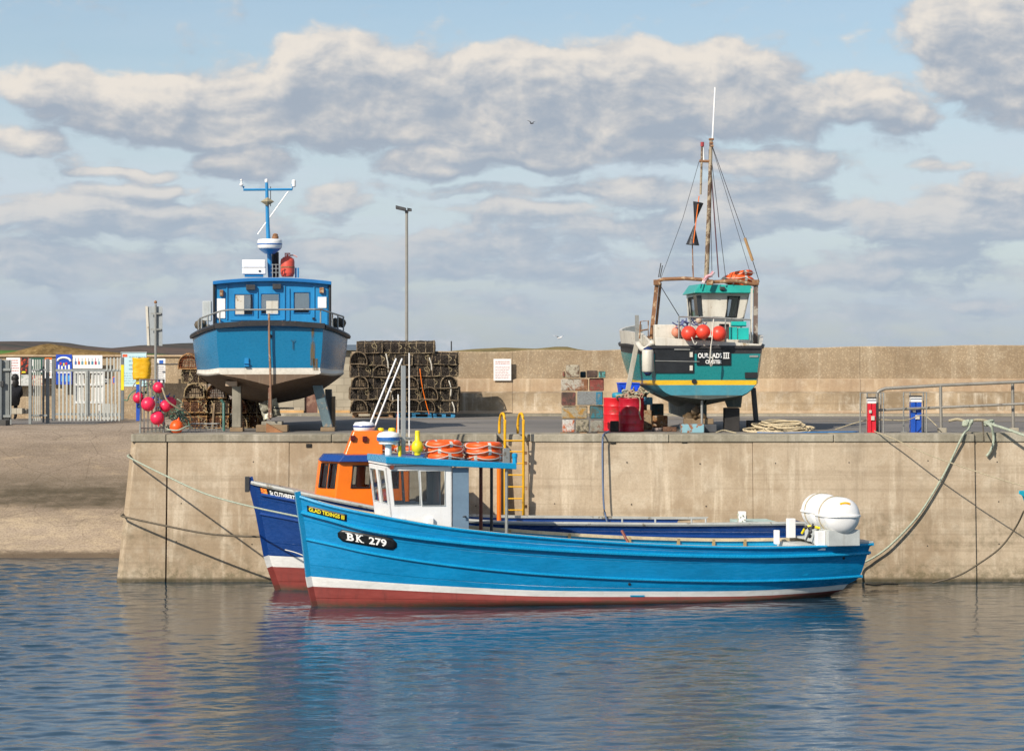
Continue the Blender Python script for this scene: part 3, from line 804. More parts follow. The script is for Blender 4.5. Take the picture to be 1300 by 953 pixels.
# =================== HILLS ===================
def hill(name, tab, Y, depth, mat, seed, jit=.6, step=4, bx=2):
    """ridge from photo skyline (px,py) at distance Y, a rounded body with real depth"""
    random.seed(seed); mb = MB(); mb.smooth = True
    p0, p1 = tab[0][0], tab[-1][0]; n = int((p1-p0)/step); rows = 9
    gr = []
    for i in range(n+1):
        px = p0+(p1-p0)*i/n; py = interp(tab, px); zt = WZ(py, Y); col = []
        for j in range(rows):
            t = j/(rows-1); y = Y-depth+2*depth*t
            h = max(0, math.cos((t-.5)*math.pi))**.8
            nz = math.sin(px*.21*jit+j*1.7)+math.sin(px*.093+j*2.9)*1.4
            col.append(Vector((WX(px, Y)*(1), y, 3+(zt-3)*h+(nz*.012*(zt-3)*h if j != rows//2 else 0))))
        gr.append(col)
    for col in gr: mb.v += col
    for i in range(n):
        for j in range(rows-1):
            a = i*rows+j; mb.face([a, a+rows, a+rows+1, a+1])
    return tag(mb.build(name, mat, origin=(0, 0, 0)), kind='structure')
HAZE = .00003
def landmat(name, cols, scale, sc3=(1, 1, 1), r=(.35, .65)):
    m, k, b = newmat(name); co = k.coord()
    n1 = k.noise(co, scale, 6, .65, sc3=sc3); n2 = k.noise(co, scale*6, 6, .7, sc3=sc3)
    cc = k.mix(k.ramp(n1, r[0], r[1]), cols[0], cols[1]); cc = k.mix(k.math('MULTIPLY', k.ramp(n2, .45, .65), .6), cc, cols[2])
    k.put(b.inputs['Base Color'], cc); b.inputs['Roughness'].default_value = 1; b.inputs['Specular IOR Level'].default_value = 0
    bn = k.new('ShaderNodeBump'); bn.inputs['Strength'].default_value = 1; bn.inputs['Distance'].default_value = .5/scale*.1
    k.put(bn.inputs['Height'], n2); k.put(b.inputs['Normal'], bn.outputs[0])
    return m
hill('hill', [(-260, 445), (-120, 438), (-40, 439), (0, 436), (20, 433), (60, 433.5), (80, 437), (110, 440), (160, 443), (200, 438), (250, 435), (300, 440), (420, 443), (560, 446), (640, 449)], 2600, 500, landmat('hill_land', [c('#47463e'), c('#6a564a'), c('#3a3c36')], .006, (.5, 1, 1)), 1)
hill('hill', [(-260, 446), (-60, 446), (0, 444.5), (50, 445), (100, 446.5), (190, 449), (200, 450)], 900, 120, landmat('field_green', [c('#4f7a3a'), c('#6e8a48'), c('#5b6a3c')], .01), 2)
hill('dune', [(-100, 449), (0, 449.5), (20, 446), (38, 441), (52, 437.5), (62, 436.2), (74, 438), (90, 441), (110, 444), (140, 446.5), (165, 449.5)], 170, 9, landmat('dune_grass', [c('#8a7048'), c('#6a5538'), c('#b59a68')], .6, (1, 1, 2)), 3, 2.2, 2)
hill('dune', [(560, 446.5), (600, 443), (640, 441), (680, 442.5), (705, 440), (720, 440), (733, 443), (760, 447)], 260, 12, landmat('dune_grass_far', [c('#8a7b55'), c('#6b6347'), c('#a18c62')], .4), 4, 1.5, 3)
hill('hill', [(760, 446), (800, 443), (850, 442), (900, 444), (980, 446)], 2000, 200, landmat('hill_far', [c('#4a5560'), c('#5a6068'), c('#404850')], .01), 5)

hb_ = MB(); hb_.box((-2600, -80, -6), (2600, 3700, 90))
def hazemat():
    m = bpy.data.materials.new('haze'); m.use_nodes = True; n = m.node_tree.nodes; n.remove(n['Principled BSDF'])
    v = n.new('ShaderNodeVolumePrincipled'); v.inputs['Color'].default_value = (.82, .88, .96, 1); v.inputs['Density'].default_value = HAZE
    m.node_tree.links.new(v.outputs[0], n['Material Output'].inputs['Volume']); return m
tag(hb_.build('haze', hazemat(), origin=(0, 0, 0)), kind='stuff')
# =================== BOAT HELPERS ===================
class Frame:
    """local boat frame: u along the boat, v across, z up"""
    def __init__(s, loc, rz):
        s.o = Vector(loc); s.rz = rz; s.d = Vector((math.cos(rz), math.sin(rz), 0)); s.n = Vector((-math.sin(rz), math.cos(rz), 0))
    def atv(s, px, py, v):       # known v -> (u,v,z)
        k = (px-650)/F; O, d, n = s.o, s.d, s.n
        u = (k*(O.y+v*n.y)-(O.x+v*n.x))/(d.x-k*d.y); Y = O.y+u*d.y+v*n.y
        return Vector((u, v, WZ(py, Y)-O.z))
    def atu(s, px, py, u):       # known u -> (u,v,z)
        k = (px-650)/F; O, d, n = s.o, s.d, s.n
        v = (k*(O.y+u*d.y)-(O.x+u*d.x))/(n.x-k*n.y); Y = O.y+u*d.y+v*n.y
        return Vector((u, v, WZ(py, Y)-O.z))
def measured_hull(fr, st, lines, keelz, rake, tuck, wlfrac):
    """st: (u, half-beam at sheer, half-beam at waterline); lines: list of px tables (waterline .. sheer)"""
    A = []; L = st[-1][0]; n = len(lines)
    for u, hb, wb in st:
        row = []; rows = []
        for j, tab in enumerate(lines):
            f = wlfrac[j]; y = wb+(hb-wb)*f
            w = fr.o+fr.d*u+fr.n*(-y)
            z = 0.
            for _ in range(3):
                uu = u+rake(u, f)+tuck(u, f)
                w = fr.o+fr.d*uu+fr.n*(-y); px = 650+F*w.x/w.y
                z = WZ(interp(tab, px), w.y)-fr.o.z
            rows.append((uu, y, z))
        z0 = rows[0][2]
        row.append((rows[0][0]+(.15 if u < 1 else -.2*(u > L-1)), wb*.35, keelz)); row += rows
        A.append(row)
    return A
def hollow(hull, fr_floor, parent, matin, matdeck, a0, a1, inset=.07, nm_in='inner_bulwark', nm_deck='deck', top=-.02, n=6):
    """inner skin and deck, following the sheer"""
    k = int((a1-a0)*n); ins = MB(); ins.smooth = True; dk = MB(); L = []; Rr = []
    for side in (-1, 1):
        o = len(ins.v)
        for i in range(k+1):
            a = a0+(a1-a0)*i/k; p = hull.at(a, hull.k-1, side); y = max(.01, abs(p.y)-inset); zf = fr_floor(p.x)
            q = hull.at(a, hull.k-2, side); t = min(1., max(0., (p.z-zf)/max(.05, p.z-q.z)))
            yb = max(.01, min(y, abs(p.y+(q.y-p.y)*min(t, 1.6))-inset))
            ins.v += [Vector((p.x, side*y, p.z+top)), Vector((p.x, side*yb, zf))]
            (L if side < 0 else Rr).append(Vector((p.x, side*yb, zf)))
        for i in range(k):
            qd = [o+2*i, o+2*i+1, o+2*i+3, o+2*i+2]
            ins.face(qd if side < 0 else qd[::-1])
    for i, (a, b) in enumerate(zip(L, Rr)): dk.v += [a, b]
    for i in range(k): dk.face([2*i, 2*i+2, 2*i+3, 2*i+1])
    # closing end walls
    for e, s_ in ((0, 1), (k, -1)):
        a_ = a0 if e == 0 else a1; pL = hull.at(a_, hull.k-1, -1); 
        y = max(.01, abs(pL.y)-inset); o = len(ins.v)
        ins.v += [Vector((pL.x, -y, pL.z+top)), Vector((pL.x, y, pL.z+top)), Rr[e].copy(), L[e].copy()]
        ins.face([o, o+1, o+2, o+3] if s_ > 0 else [o+3, o+2, o+1, o])
    return ins.build(nm_in, matin, parent), dk.build(nm_deck, matdeck, parent)

white = paint('white_gloss_paint', c('#efede9', .98), .35, .03, streak=c('#bdb19c'), samt=.12, bump=.03)
offwhite = paint('aged_white_paint', c('#d9d3c4', .9), .45, .08, streak=c('#8e7c60'), samt=.45, wear=c('#a08c70'), wamt=.1, bump=.08)
greywhite = paint('pale_grey_deck_paint', c('#b9bcb8'), .55, .1, streak=c('#8c8879'), samt=.3)
glass = glassmat()
steel = paint('galvanised_steel', c('#9a9a94'), .45, .12, wear=c('#7a6f62'), wamt=.15, metal=.35)
darkmetal = paint('dark_metal', c('#3a3a3a'), .5, .15)
black = paint('black_rubber', c('#1d1e20'), .6, .2)
signblack = paint('black_signboard', c('#111213'), .4, .05, bump=0)
rust = paint('rusty_steel', c('#8a6242'), .8, .3, wear=c('#b59a78'), wamt=.4, wscale=6)
redbrown = paint('red_brown_pipe', c('#7a3b28'), .55, .1)
orange = paint('orange_gloss_paint', c('#ee7412'), .38, .08, streak=c('#b8591a'), samt=.2, bump=.04)
yellow = paint('yellow_plastic', c('#e6cf17'), .4, .06, bump=.02)
ringorange = paint('lifebuoy_orange', c('#e85a16'), .5, .1, scale=5, wear=c('#d98a5a'), wamt=.2)
ropegrey = paint('weathered_rope', c('#a89c80'), .9, .2, scale=20, bump=.5, bscale=60)
ropegreen = paint('pale_green_rope', c('#a3aa96'), .9, .2, scale=20, bump=.5, bscale=60)
ropedark = paint('dark_wet_rope', c('#5e5444'), .9, .25, scale=20, bump=.5, bscale=60)
bkblue = hullpaint('bright_blue_hull_paint', c('#0a84b9', .95), .28, streaks=c('#2f9ac4'), samt=.2)
bkblue2 = paint('bright_blue_paint', c('#0c92c2', .98), .3, .08, bump=.03)
antired = hullpaint('red_brown_antifouling', c('#86372f'), .6, streaks=c('#5b2a26'), samt=.5, planks=9, slime=.16)
hwhite = hullpaint('white_boot_top', c('#e6e4de', .92), .4, streaks=c('#b9ab93'), samt=.25, plank=.2)
navy = hullpaint('navy_hull_paint', c('#133b78', .95), .28, streaks=c('#3b5a9c'), samt=.2)
navy2 = paint('navy_paint', c('#163f82'), .35, .08, bump=.03)
lettering = paint('white_lettering', c('#ecebe6'), .5, .02, bump=0)
letteryel = paint('yellow_lettering', c('#e3cf22'), .5, .02, bump=0)
halfround = lambda w, h: [(0, -h/2), (w*.6, -h*.48), (w, -h*.2), (w, h*.2), (w*.6, h*.48), (0, h/2)]

# =================== BOAT 1: bright blue open boat BK 279 ===================
TH = R(15)
fb = Frame((-4.07, 57.5, 0), TH)
bk = empty('fishing_boat', fb.o, TH, 'long bright blue open boat BK 279 with small white wheelhouse, floating nearest the camera', 'boat')
bot_l = {
 'wl': [(380, 768), (398, 768.5), (900, 768.5), (1000, 763), (1080, 754), (1110, 750)],
 'wb': [(380, 743), (394, 744), (500, 748.5), (660, 756.5), (900, 757.5), (1000, 755), (1070, 748), (1110, 744)],
 'wt': [(380, 730), (391, 731), (500, 740), (660, 749), (900, 751), (1000, 748), (1070, 742), (1110, 736)],
 's2': [(380, 682), (394, 685), (500, 708), (600, 721), (660, 727), (800, 735), (900, 738), (1000, 737), (1095, 731), (1110, 730)],
 's1': [(370, 645), (387, 651), (500, 680.5), (600, 690), (700, 698), (800, 703), (900, 706.5), (1000, 706.5), (1105, 701)],
 'sh': [(370, 624), (380, 629.5), (393, 636), (500, 659), (591, 673), (660, 680), (700, 683), (800, 690), (900, 694.5), (1000, 695), (1105, 690.5)]}
L1 = 11.92
st = [(0, .04, .03), (.45, .38, .2), (1.2, .78, .5), (2.6, 1.17, .92), (4.5, 1.38, 1.2), (6.8, 1.45, 1.3), (9, 1.42, 1.2), (10.7, 1.3, .9), (L1, 1.15, .6)]
rk = lambda u, f: -.36*f*max(0, 1-u/3)**2
def tk(u, f): return -.75*(1-f)**1.5*max(0, (u-(L1-3))/3)**2
A1 = measured_hull(fb, st, [bot_l[q_] for q_ in ('wl', 'wb', 'wt', 's2', 's1', 'sh')], -.55, rk, tk, [0, .25, .36, .62, .86, 1])
h1 = Hull(A1, fb.o, TH)
sh = h1.shell([0, 0, 1, 2, 2, 2], transom='end')
sh.build('hull', [antired, hwhite, bkblue], bk)
for bb, ww, hh_, nm, dz in ((4, .05, .06, 'rubbing_strake', 0), (5, .09, .09, 'rubbing_strake', 0)):
    r = h1.rail(MB(), bb, halfround(ww, hh_), dz=dz); r.smooth = False; r.build(nm, bkblue2, bk)
r = h1.rail(MB(), 6, [(-.085, -.03), (.02, -.04), (.045, -.01), (.03, .02), (-.085, .02)]); r.build('gunwale', bkblue2, bk)
# transom rails + stem post
mb = MB()
for b_ in (4, 5, 6):
    p = h1.at(h1.n-1, b_, -1); mb.beam((p.x+.03, -abs(p.y)-.03, p.z), (p.x+.03, abs(p.y)+.03, p.z), .06, .06)
mb.build('transom_rail', bkblue2, bk)
mb = MB(); path = [Vector(A1[0][j]) for j in range(7)]; path = [Vector((p.x-.03, 0, p.z)) for p in path]
path[-1] += Vector((-.01, 0, .1)); mb.sweep(path, [(-.065, -.07), (-.03, .05), (.03, .05), (.065, -.07)], up=Vector((1, 0, 0)))
mb.build('stem_post', [bkblue2], bk)
mb = MB(); mb.sweep(path[:3], [(-.067, -.075), (-.032, .054), (.032, .054), (.067, -.075)], up=Vector((1, 0, 0))); mb.build('stem_foot', antired, bk)
mb = MB(); mb.sweep([path[2]-Vector((0,0,.0)), path[3]], [(-.068, -.076), (-.033, .055), (.033, .055), (.068, -.076)], up=Vector((1, 0, 0))); mb.build('stem_band', hwhite, bk)
def sheer_z(hull, u):
    best = min(range(0, (hull.n-1)*10+1), key=lambda i: abs(hull.at(i/10, hull.k-1, -1).x-u)); return hull.at(best/10, hull.k-1, -1).z
def floor1(u):
    if u < 1.7: return sheer_z(h1, u)-.12
    return max(.45, sheer_z(h1, u)-.62) if u < 10.5 else sheer_z(h1, u)-.05
hollow(h1, floor1, bk, bkblue2, greywhite, .3, 8, top=0)
r = h1.rail(MB(), 6, [(-.12, -.045), (-.088, -.045), (-.088, .024), (-.12, .024)], a0=.6); r.build('inwale', paint('cream_trim', c('#c9b795'), .6), bk)
for u in (4.6, 5.9, 7.2, 8.3, 9.2, 9.9):
    a = min(range(81), key=lambda i: abs(h1.at(i/10, 6, 1).x-u))/10; p = h1.at(a, 6, 1); qd = h1.at(a, 5, 1)
    mb = MB(); mb.beam((p.x, abs(p.y)-.1, p.z), (p.x, abs(p.y)-.12, p.z-.5), .05, .06, up=Vector((1, 0, 0))); mb.build('rib', paint('timber_rib', c('#a58e63'), .7), bk)
# stern deck plate (grey) and pale locker triangle
pe = h1.at(8, 6, -1); pd = h1.at(7.25, 6, -1)
mb = MB(); mb.hexa([(pd.x, -abs(pd.y)+.0, pd.z+.022), (pe.x+.06, -abs(pe.y)-.02, pe.z+.022), (pe.x+.06, abs(pe.y)+.02, pe.z+.022), (pd.x, abs(pd.y), pd.z+.022),
                    (pd.x, -abs(pd.y), pd.z+.065), (pe.x+.06, -abs(pe.y)-.02, pe.z+.065), (pe.x+.06, abs(pe.y)+.02, pe.z+.065), (pd.x, abs(pd.y), pd.z+.065)])
mb.build('stern_deck', greywhite, bk, bevel=.01)
# name and number boards on the bow
def plaque(hull, parent, corners, mat, nu=14, nv=4, lift=.014, rnd=.0, name='name_board', side=-1, lab=None):
    fn = hull.patch(corners, lift, side); mb = MB(); mb.smooth = True
    for i in range(nu+1):
        u = i/nu
        for j in range(nv+1):
            v = j/nv
            if rnd:
                e = min(u, 1-u)/rnd; e = min(1, e); half = .5*math.sqrt(max(0, 1-(1-e)**2)) if e < 1 else .5
                half = max(half, .18); v = .5+(v-.5)*2*half
            mb.v.append(fn(u, v))
    for i in range(nu):
        for j in range(nv):
            a = i*(nv+1)+j; mb.face([a, a+nv+1, a+nv+2, a+1])
    o = mb.build(name, mat, parent); s = o.modifiers.new('thick', 'SOLIDIFY'); s.thickness = .01; s.offset = -1
    return fn, o
fn, ob_ = plaque(h1, bk, [(429.5, 686), (504, 699), (503.5, 683.5), (428.5, 671)], signblack, rnd=.1, name='number_board')
mb = MB(); f2 = h1.patch([(429.5, 686), (504, 699), (503.5, 683.5), (428.5, 671)], .028)
add_text(mb, 'B', f2, .165, .2, .275, .84, .03); add_text(mb, 'K', f2, .318, .2, .43, .84, .03); add_text(mb, '279', f2, .53, .2, .83, .82, .03)
# slab serifs on B and K
for (a, b, c2, d) in ((.14, .2, .2, .26), (.14, .78, .2, .84), (.298, .2, .362, .26), (.298, .78, .362, .84), (.395, .2, .445, .26), (.38, .78, .435, .84)):
    o = len(mb.v); mb.v += [f2(a, b), f2(c2, b), f2(c2, d), f2(a, d)]; mb.face([o, o+1, o+2, o+3])
mb.build('number', lettering, ob_)
cs = [(390.5, 649.5), (440, 661.5), (440.3, 652.8), (389.8, 641)]
fn, ob_ = plaque(h1, bk, cs, signblack, name='name_board', rnd=.0)
f2 = h1.patch(cs, .028); mb = MB(); add_text(mb, 'GLAD TIDINGS III', f2, .05, .2, .95, .8, .035); mb.build('name', letteryel, ob_)
# draught slot
fs_ = h1.patch([(800, 757), (818, 757), (818, 755), (800, 755)], .012); mb = MB(); mb.v += [fs_(0, 0), fs_(1, 0), fs_(1, 1), fs_(0, 1)]; mb.face([0, 1, 2, 3]); mb.build('outlet_slot', bkblue2, bk)
for px, py in ((799, 741), (1071, 708)):
    a, b = h1.find(px, py); p = h1.at(a, b); n_ = h1.nrm(a, b); mb = MB(); mb.lathe([(.03, 0), (.03, .015), (.015, .02)], p, n_, 10); mb.build('scupper', black, bk)

# wheelhouse
P1 = lambda px, py, v: fb.atv(px, py, v)
vn, vf = -.82, .82
FB_ = P1(500, 667, vn); FT = P1(489, 592, vn)     # near front corner bottom/top
RB_ = P1(574, 680, vn); RT = P1(574, 596, vn)
zb_ = min(FB_.z, RB_.z)-.12
FB_.z = zb_+.1; RB_.z = zb_
u0, u1, uT = FB_.x, RB_.x, FT.x; zt1 = FT.z
def wh(u, v, z): return Vector((u, v, z))
side_h = []
def uv_side(px, py):
    p = P1(px, py, vn); t = (p.z-zb_)/(zt1-zb_); ul = u0+(uT-u0)*t; return (p.x-ul)/(u1-ul), t
a_ = uv_side(505.5, 641); b_ = uv_side(531, 597); c_ = uv_side(536, 642); d_ = uv_side(564.5, 597.5)
holes = [(.075, a_[1], b_[0], b_[1]), (c_[0], c_[1], d_[0], d_[1])]
fr_h = [(.07, a_[1]+.02, .44, b_[1]), (.56, a_[1]+.02, .93, b_[1])]
q1 = [wh(u0, vn, zb_), wh(u1, vn, zb_), wh(u1, vn, zt1), wh(uT, vn, zt1)]
q2 = [wh(u1, vf, zb_), wh(u0, vf, zb_), wh(uT, vf, zt1), wh(u1, vf, zt1)]
qf = [wh(u0, vf, zb_), wh(u0, vn, zb_), wh(uT, vn, zt1), wh(uT, vf, zt1)]
qr = [wh(u1, vn, zb_), wh(u1, vf, zb_), wh(u1, vf, zt1), wh(u1, vn, zt1)]
h2 = [(1-h[2], h[1], 1-h[0], h[3]) for h in holes]
door_h = [(.2, .04, .62, .93)]
mb = MB(); mb.panel(*q1, holes, .04); mb.panel(*q2, h2, .04)
mb.panel(*qf, fr_h, .035); mb.panel(*qr, door_h, .035)
cab = mb.build('wheelhouse', white, bk, bevel=.008)
for qq, hh2 in ((q1, holes), (q2, h2), (qf, fr_h)):
    for h_ in hh2:
        m_ = MB(); m_.hole_quads(*qq, [h_], inset=.015); wo_ = m_.build('window_pane', glass, cab)
        m_ = MB(); m_.hole_quads(*qq, [h_], frame=.014); m_.build('window_seal', greywhite, cab)
# open door leaf standing out behind the wheelhouse
mb = MB(); mb.panel(wh(u1+.01, vn+.02, zb_+.02), wh(u1+.36, vn-.0, zb_+.02), wh(u1+.36, vn-.0, zt1-.04), wh(u1+.01, vn+.02, zt1-.04), (), .035)
dl = mb.build('door', paint('slate_blue_door', c('#6f8597'), .5, .08), bk, bevel=.006)
mb = MB(); p = wh(u1+.27, vn-.02, zb_+(zt1-zb_)*.33); mb.bar(p, p+Vector((0, -.05, 0)), .02); mb.bar(p+Vector((-.06, -.05, 0)), p+Vector((.02, -.05, 0)), .013); mb.build('handle', darkmetal, dl)
# roof: long blue canopy
rz0 = P1(489, 588, vn).z; rtk = P1(489, 578.6, vn).z-rz0
rf = MB(); ua = P1(490, 588, vn-.12).x; ub = P1(656, 594, vn-.12).x
zf_, zr_ = P1(490, 588, vn-.12).z, P1(656, 595.5, vn-.12).z
rf.hexa([(ua, vn-.12, zf_), (ub, vn-.12, zr_), (ub, vf+.12, zr_), (ua, vf+.12, zf_), (ua, vn-.12, zf_+.14), (ub, vn-.12, zr_+.12), (ub, vf+.12, zr_+.12), (ua, vf+.12, zf_+.14)])
rf.build('roof', bkblue2, bk, bevel=.012)
ra = MB(); ra.box((ua+.02, vn-.08, zf_-.045), (u1+.1, vf+.08, zf_-.004)); ra.build('roof_beading', white, bk)
pst = MB(); p = P1(643, 600, vn-.02); ps = p.x; pst.bar((ps, vn-.02, zb_-.3), (ps, vn-.02, zr_+.0), .035); pst.build('canopy_post', steel, bk)
pst = MB(); p = P1(624, 600, vf); pst.bar((p.x, vf, zb_-.4), (p.x, vf, zr_), .035); pst.build('canopy_post', darkmetal, bk)
pst = MB(); p = P1(610.5, 600, vf); pst.bar((p.x, vf, zb_-.4), (p.x, vf, zr_), .04); pst.build('canopy_post', redbrown, bk)
# things on the wheelhouse: radar, mast goal-post, port light, vent, plate
rp_ = P1(493, 579, 0.0); zr0 = zf_+.14
mb = MB(); mb.lathe([(.07, 0), (.07, .2), (.05, .22)], (rp_.x, 0, zr0), k=14)
mb.lathe([(.17, .22), (.2, .235), (.2, .26), (.17, .27)], (rp_.x, 0, zr0), k=22)
rad = mb.build('radar_bracket', white, bk)
mb = MB(); mb.smooth = True; mb.lathe([(.2, .27), (.235, .3), (.24, .4), (.2, .46), (.1, .49), (0, .5)], (rp_.x, 0, zr0), k=24); mb.build('radar_dome', white, rad)
mb = MB(); mb.lathe([(.243, .3), (.2445, .32), (.2445, .36), (.243, .375)], (rp_.x, 0, zr0), k=24); mb.build('radar_stripe', paint('radar_blue', c('#2a64a8'), .4, .2, scale=9), rad)
g1 = P1(507, 579, .1); g2 = P1(524.5, 579, .1); gx = P1(512, 579, .1)
zt2 = WZ(555, 58.6)
mb = MB(); mb.tube([(g1.x, .1, zr0), (g1.x, .1, zt2), (g2.x, .1, zt2), (g2.x, .1, zr0)], .03, 8)
mast = mb.build('mast_frame', steel, bk)
mb = MB(); mb.box((gx.x-.045, .06, zr0), (gx.x+.045, .14, WZ(464, 58.7))); mb.build('mast', paint('grey_alloy', c('#a7a9a6'), .4, .06, metal=.3), mast, bevel=.008)
mb = MB()
for pxa, pxb, pt in ((505.5, 505, 500), (519.5, 521, 448)):
    a_ = P1(pxa, 560, .12); mb.bar((a_.x, .12, zt2-.3), (a_.x, .12, WZ(pt, 58.7)), .014)
mb.build('aerial', white, mast)
mb = MB(); p = P1(512, 552, .05); mb.bar((p.x-.09, -.02, zt2-.16), (p.x-.09, -.02, zt2-.42), .035); mb.build('yellow_reflector', yellow, mast)
mb = MB(); p = P1(497.5, 592.5, vn-.05); mb.cbox(p.x, vn-.04, p.z, .07, .08, .09); mb.build('port_light', redbrown, cab)
mb = MB(); mb.smooth = True; p = P1(511, 663, vn-.06); mb.ball((p.x, vn-.02, p.z-.02), .17, 14, (1, .5, .62)); mb.build('vent_cowl', greywhite, cab)
mb = MB(); p = P1(545.5, 663, vn); mb.cbox(p.x, vn-.04, p.z, .13, .08, .2); mb.build('fuel_plate', white, cab, bevel=.01)
mb = MB(); p = P1(524, 637, vn+.05); mb.cbox(p.x, vn+.07, p.z, .13, .02, .05); mb.build('console', white, cab)
mb = MB(); p = P1(643, 590, vn-.05); mb.cbox(ps+.0, vn-.0, zr_+.28, .15, .05, .32); mb.build('alloy_box', steel, bk, bevel=.01)
mb = MB(); mb.lathe([(.05, 0), (.05, .12), (.06, .13), (.06, .2), (.0, .22)], (ps+.19, vn+.02, zr_+.12)); mb.build('deck_light', bkblue2, bk)
# small fittings: bits, cleats, posts
mb = MB()
for px, py, v, hgt in ((1041, 691, -1.2, .3), (668, 676, 1.2, .14), (888, 693, 1.1, .26), (790, 690, 1.15, .2)):
    p = P1(px, py, v); mb.box((p.x-.09, p.y-.08, p.z-.05), (p.x+.09, p.y+.08, p.z+hgt))
mb2 = MB()
p = P1(1041, 692, -1.2); mb2.box((p.x-.1, p.y-.08, p.z-.1), (p.x+.1, p.y+.08, p.z+.31)); mb2.build('mooring_post', white, bk, bevel=.012)
for px, py, v, ht, w_ in ((986, 676, .9, .18, .05), (1004, 668, 1.0, .3, .09)):
    m_ = MB(); p = P1(px, py, v); m_.box((p.x-w_, p.y-.07, p.z-.25), (p.x+w_, p.y+.07, p.z+ht-.12)); m_.build('mooring_post', white, bk, bevel=.012)
mb = MB(); p = P1(792, 680, 1.0); mb.bar(p+Vector((-.05, 0, .12)), p+Vector((.1, -.2, -.25)), .03); mb.build('tiller_handle', redbrown, bk)
mb = MB(); a_ = P1(1018, 677, -.7); b_ = P1(1025, 668, -.8); c_ = P1(1041, 670, -.9); mb.tube(catmull([a_, b_, c_], 4), .028, 8); mb.build('yellow_hose', yellow, bk)
mb = MB(); p = P1(1028, 675, -.9); 
for q_ in range(5): mb.ball(p+Vector((random.uniform(-.1, .1), random.uniform(-.1, .1), random.uniform(-.12, .12))), .05, 8)
mb.bar(p+Vector((-.1, 0, -.2)), p+Vector((.08, 0, .18)), .02); mb.build('shackle_gear', darkmetal, bk)

# liferaft canisters: things on the stern
def canister(name, c0, ax, r, L, label, lab=False, cradle=0):
    ax = Vector(ax).normalized(); ro = empty(name, c0, 0, label, 'liferaft canister', 'white liferaft canisters on the stern of the bright blue boat')
    mb = MB(); mb.smooth = True; pr = [(0, -L/2)]
    for t in range(1, 9):
        a = math.pi/2*t/8; pr.append((r*math.sin(a)**.75, -L/2+.62*r*(1-math.cos(a))))
    pr2 = [(q, -h) for q, h in pr][::-1]; mb.lathe(pr+pr2, (0, 0, 0), ax, 32); mb.build('shell', white, ro)
    # flange round the middle, horizontal
    sd = ax.cross(Vector((0, 0, 1))).normalized(); path = []
    for i in range(40):
        t = 2*math.pi*i/40; ct, s_ = math.cos(t), math.sin(t)
        path.append(ax*(L/2+.005)*(abs(ct)**.5)*(1 if ct > 0 else -1)+sd*(r+.008)*(abs(s_)**.6)*(1 if s_ > 0 else -1))
    m_ = MB(); m_.sweep(path, [(-.025, -.022), (.025, -.022), (.025, .022), (-.025, .022)], closed=True); m_.build('flange', white, ro, bevel=.006)
    if lab:
        m_ = MB(); up_ = Vector((0, 0, 1)); o_ = []
        for a in (.62, .7, .78):
            for t in (-.42, -.21, 0, .21, .42):
                rr_ = r*math.sin(a)**.75+.006; hh_ = -L/2+.62*r*(1-math.cos(a))-.008
                m_.v.append(ax*hh_+(up_*math.cos(t)+sd*math.sin(t))*rr_)
        for q_ in range(2):
            for w_ in range(4): m_.face([q_*5+w_, q_*5+w_+1, q_*5+w_+6, q_*5+w_+5])
        m_.build('yellow_label', paint('label_yellow', c('#e8a81c'), .5), ro)
    m_ = MB()
    for t in (.05,):
        pth = [ax*t*L+(sd*math.cos(a)+Vector((0, 0, 1))*math.sin(a))*(r+.012) for a in [2*math.pi*i/24 for i in range(24)]]
        m_.tube(pth, .012, 6, closed=True)
    m_.build('strap', ropegrey, ro)
    return ro
wp = lambda p: h1.M @ p
cc1 = W(1063, 653.5, 59.4); canister('liferaft_canister', cc1, (-.22, 1, 0), .395, 1.1, 'white round liferaft canister with yellow label, nearer one on the blue boat stern', True)
cc2 = W(1044, 648.5, 60.5); canister('liferaft_canister', cc2, (-.25, 1, 0), .385, 1.0, 'white liferaft canister half hidden behind the nearer one on the stern', False)
mb = MB(); inv = h1.M.inverted()
p = inv @ cc1; zt9 = p.z-.36
mb.box((p.x-.36, p.y-.4, zt9-.28), (p.x+.36, p.y+.1, zt9+.06)); mb.box((p.x-.36, p.y+.12, zt9-.28), (p.x+.36, p.y+.6, zt9+.06))
p = inv @ cc2; mb.box((p.x-.3, p.y-.3, zt9-.28), (p.x+.24, p.y+.3, p.z-.3))
mb.build('raft_cradle', greywhite, bk, bevel=.01)

# lifebuoys stacked on the canopies (each a thing)
def lifebuoy(cx, Y, z, R_, r, label, grp, ropes=True, tilt=(0, 0)):
    ro = empty('lifebuoy', (cx, Y, z), random.uniform(0, 2), label, 'lifebuoy', grp); ro.rotation_euler.x = tilt[0]; ro.rotation_euler.y = tilt[1]
    mb = MB(); mb.smooth = True; mb.torus((0, 0, 0), R_, r, n=36, k=12, mats=lambda i, n: 1 if (i % 9) == 0 else 0)
    mb.build('ring', [ringorange, paint('reflective_tape', c('#c9c5bb'), .35)], ro)
    if ropes:
        mb = MB()
        for q in range(4):
            a0 = q*math.pi/2; pts = []
            for i in range(7):
                a = a0+math.pi/2*i/6; s_ = math.sin(math.pi*i/6); pts.append((math.cos(a)*(R_+r+.01+.03*s_), math.sin(a)*(R_+r+.01+.03*s_), -.06*s_+.02))
            mb.tube(catmull(pts, 2), .009, 5)
        mb.build('grab_line', offwhite, ro)
    return ro
gz1 = 'orange lifebuoys stacked on the blue boat canopy'
words_ = ['bottom', 'middle', 'top']
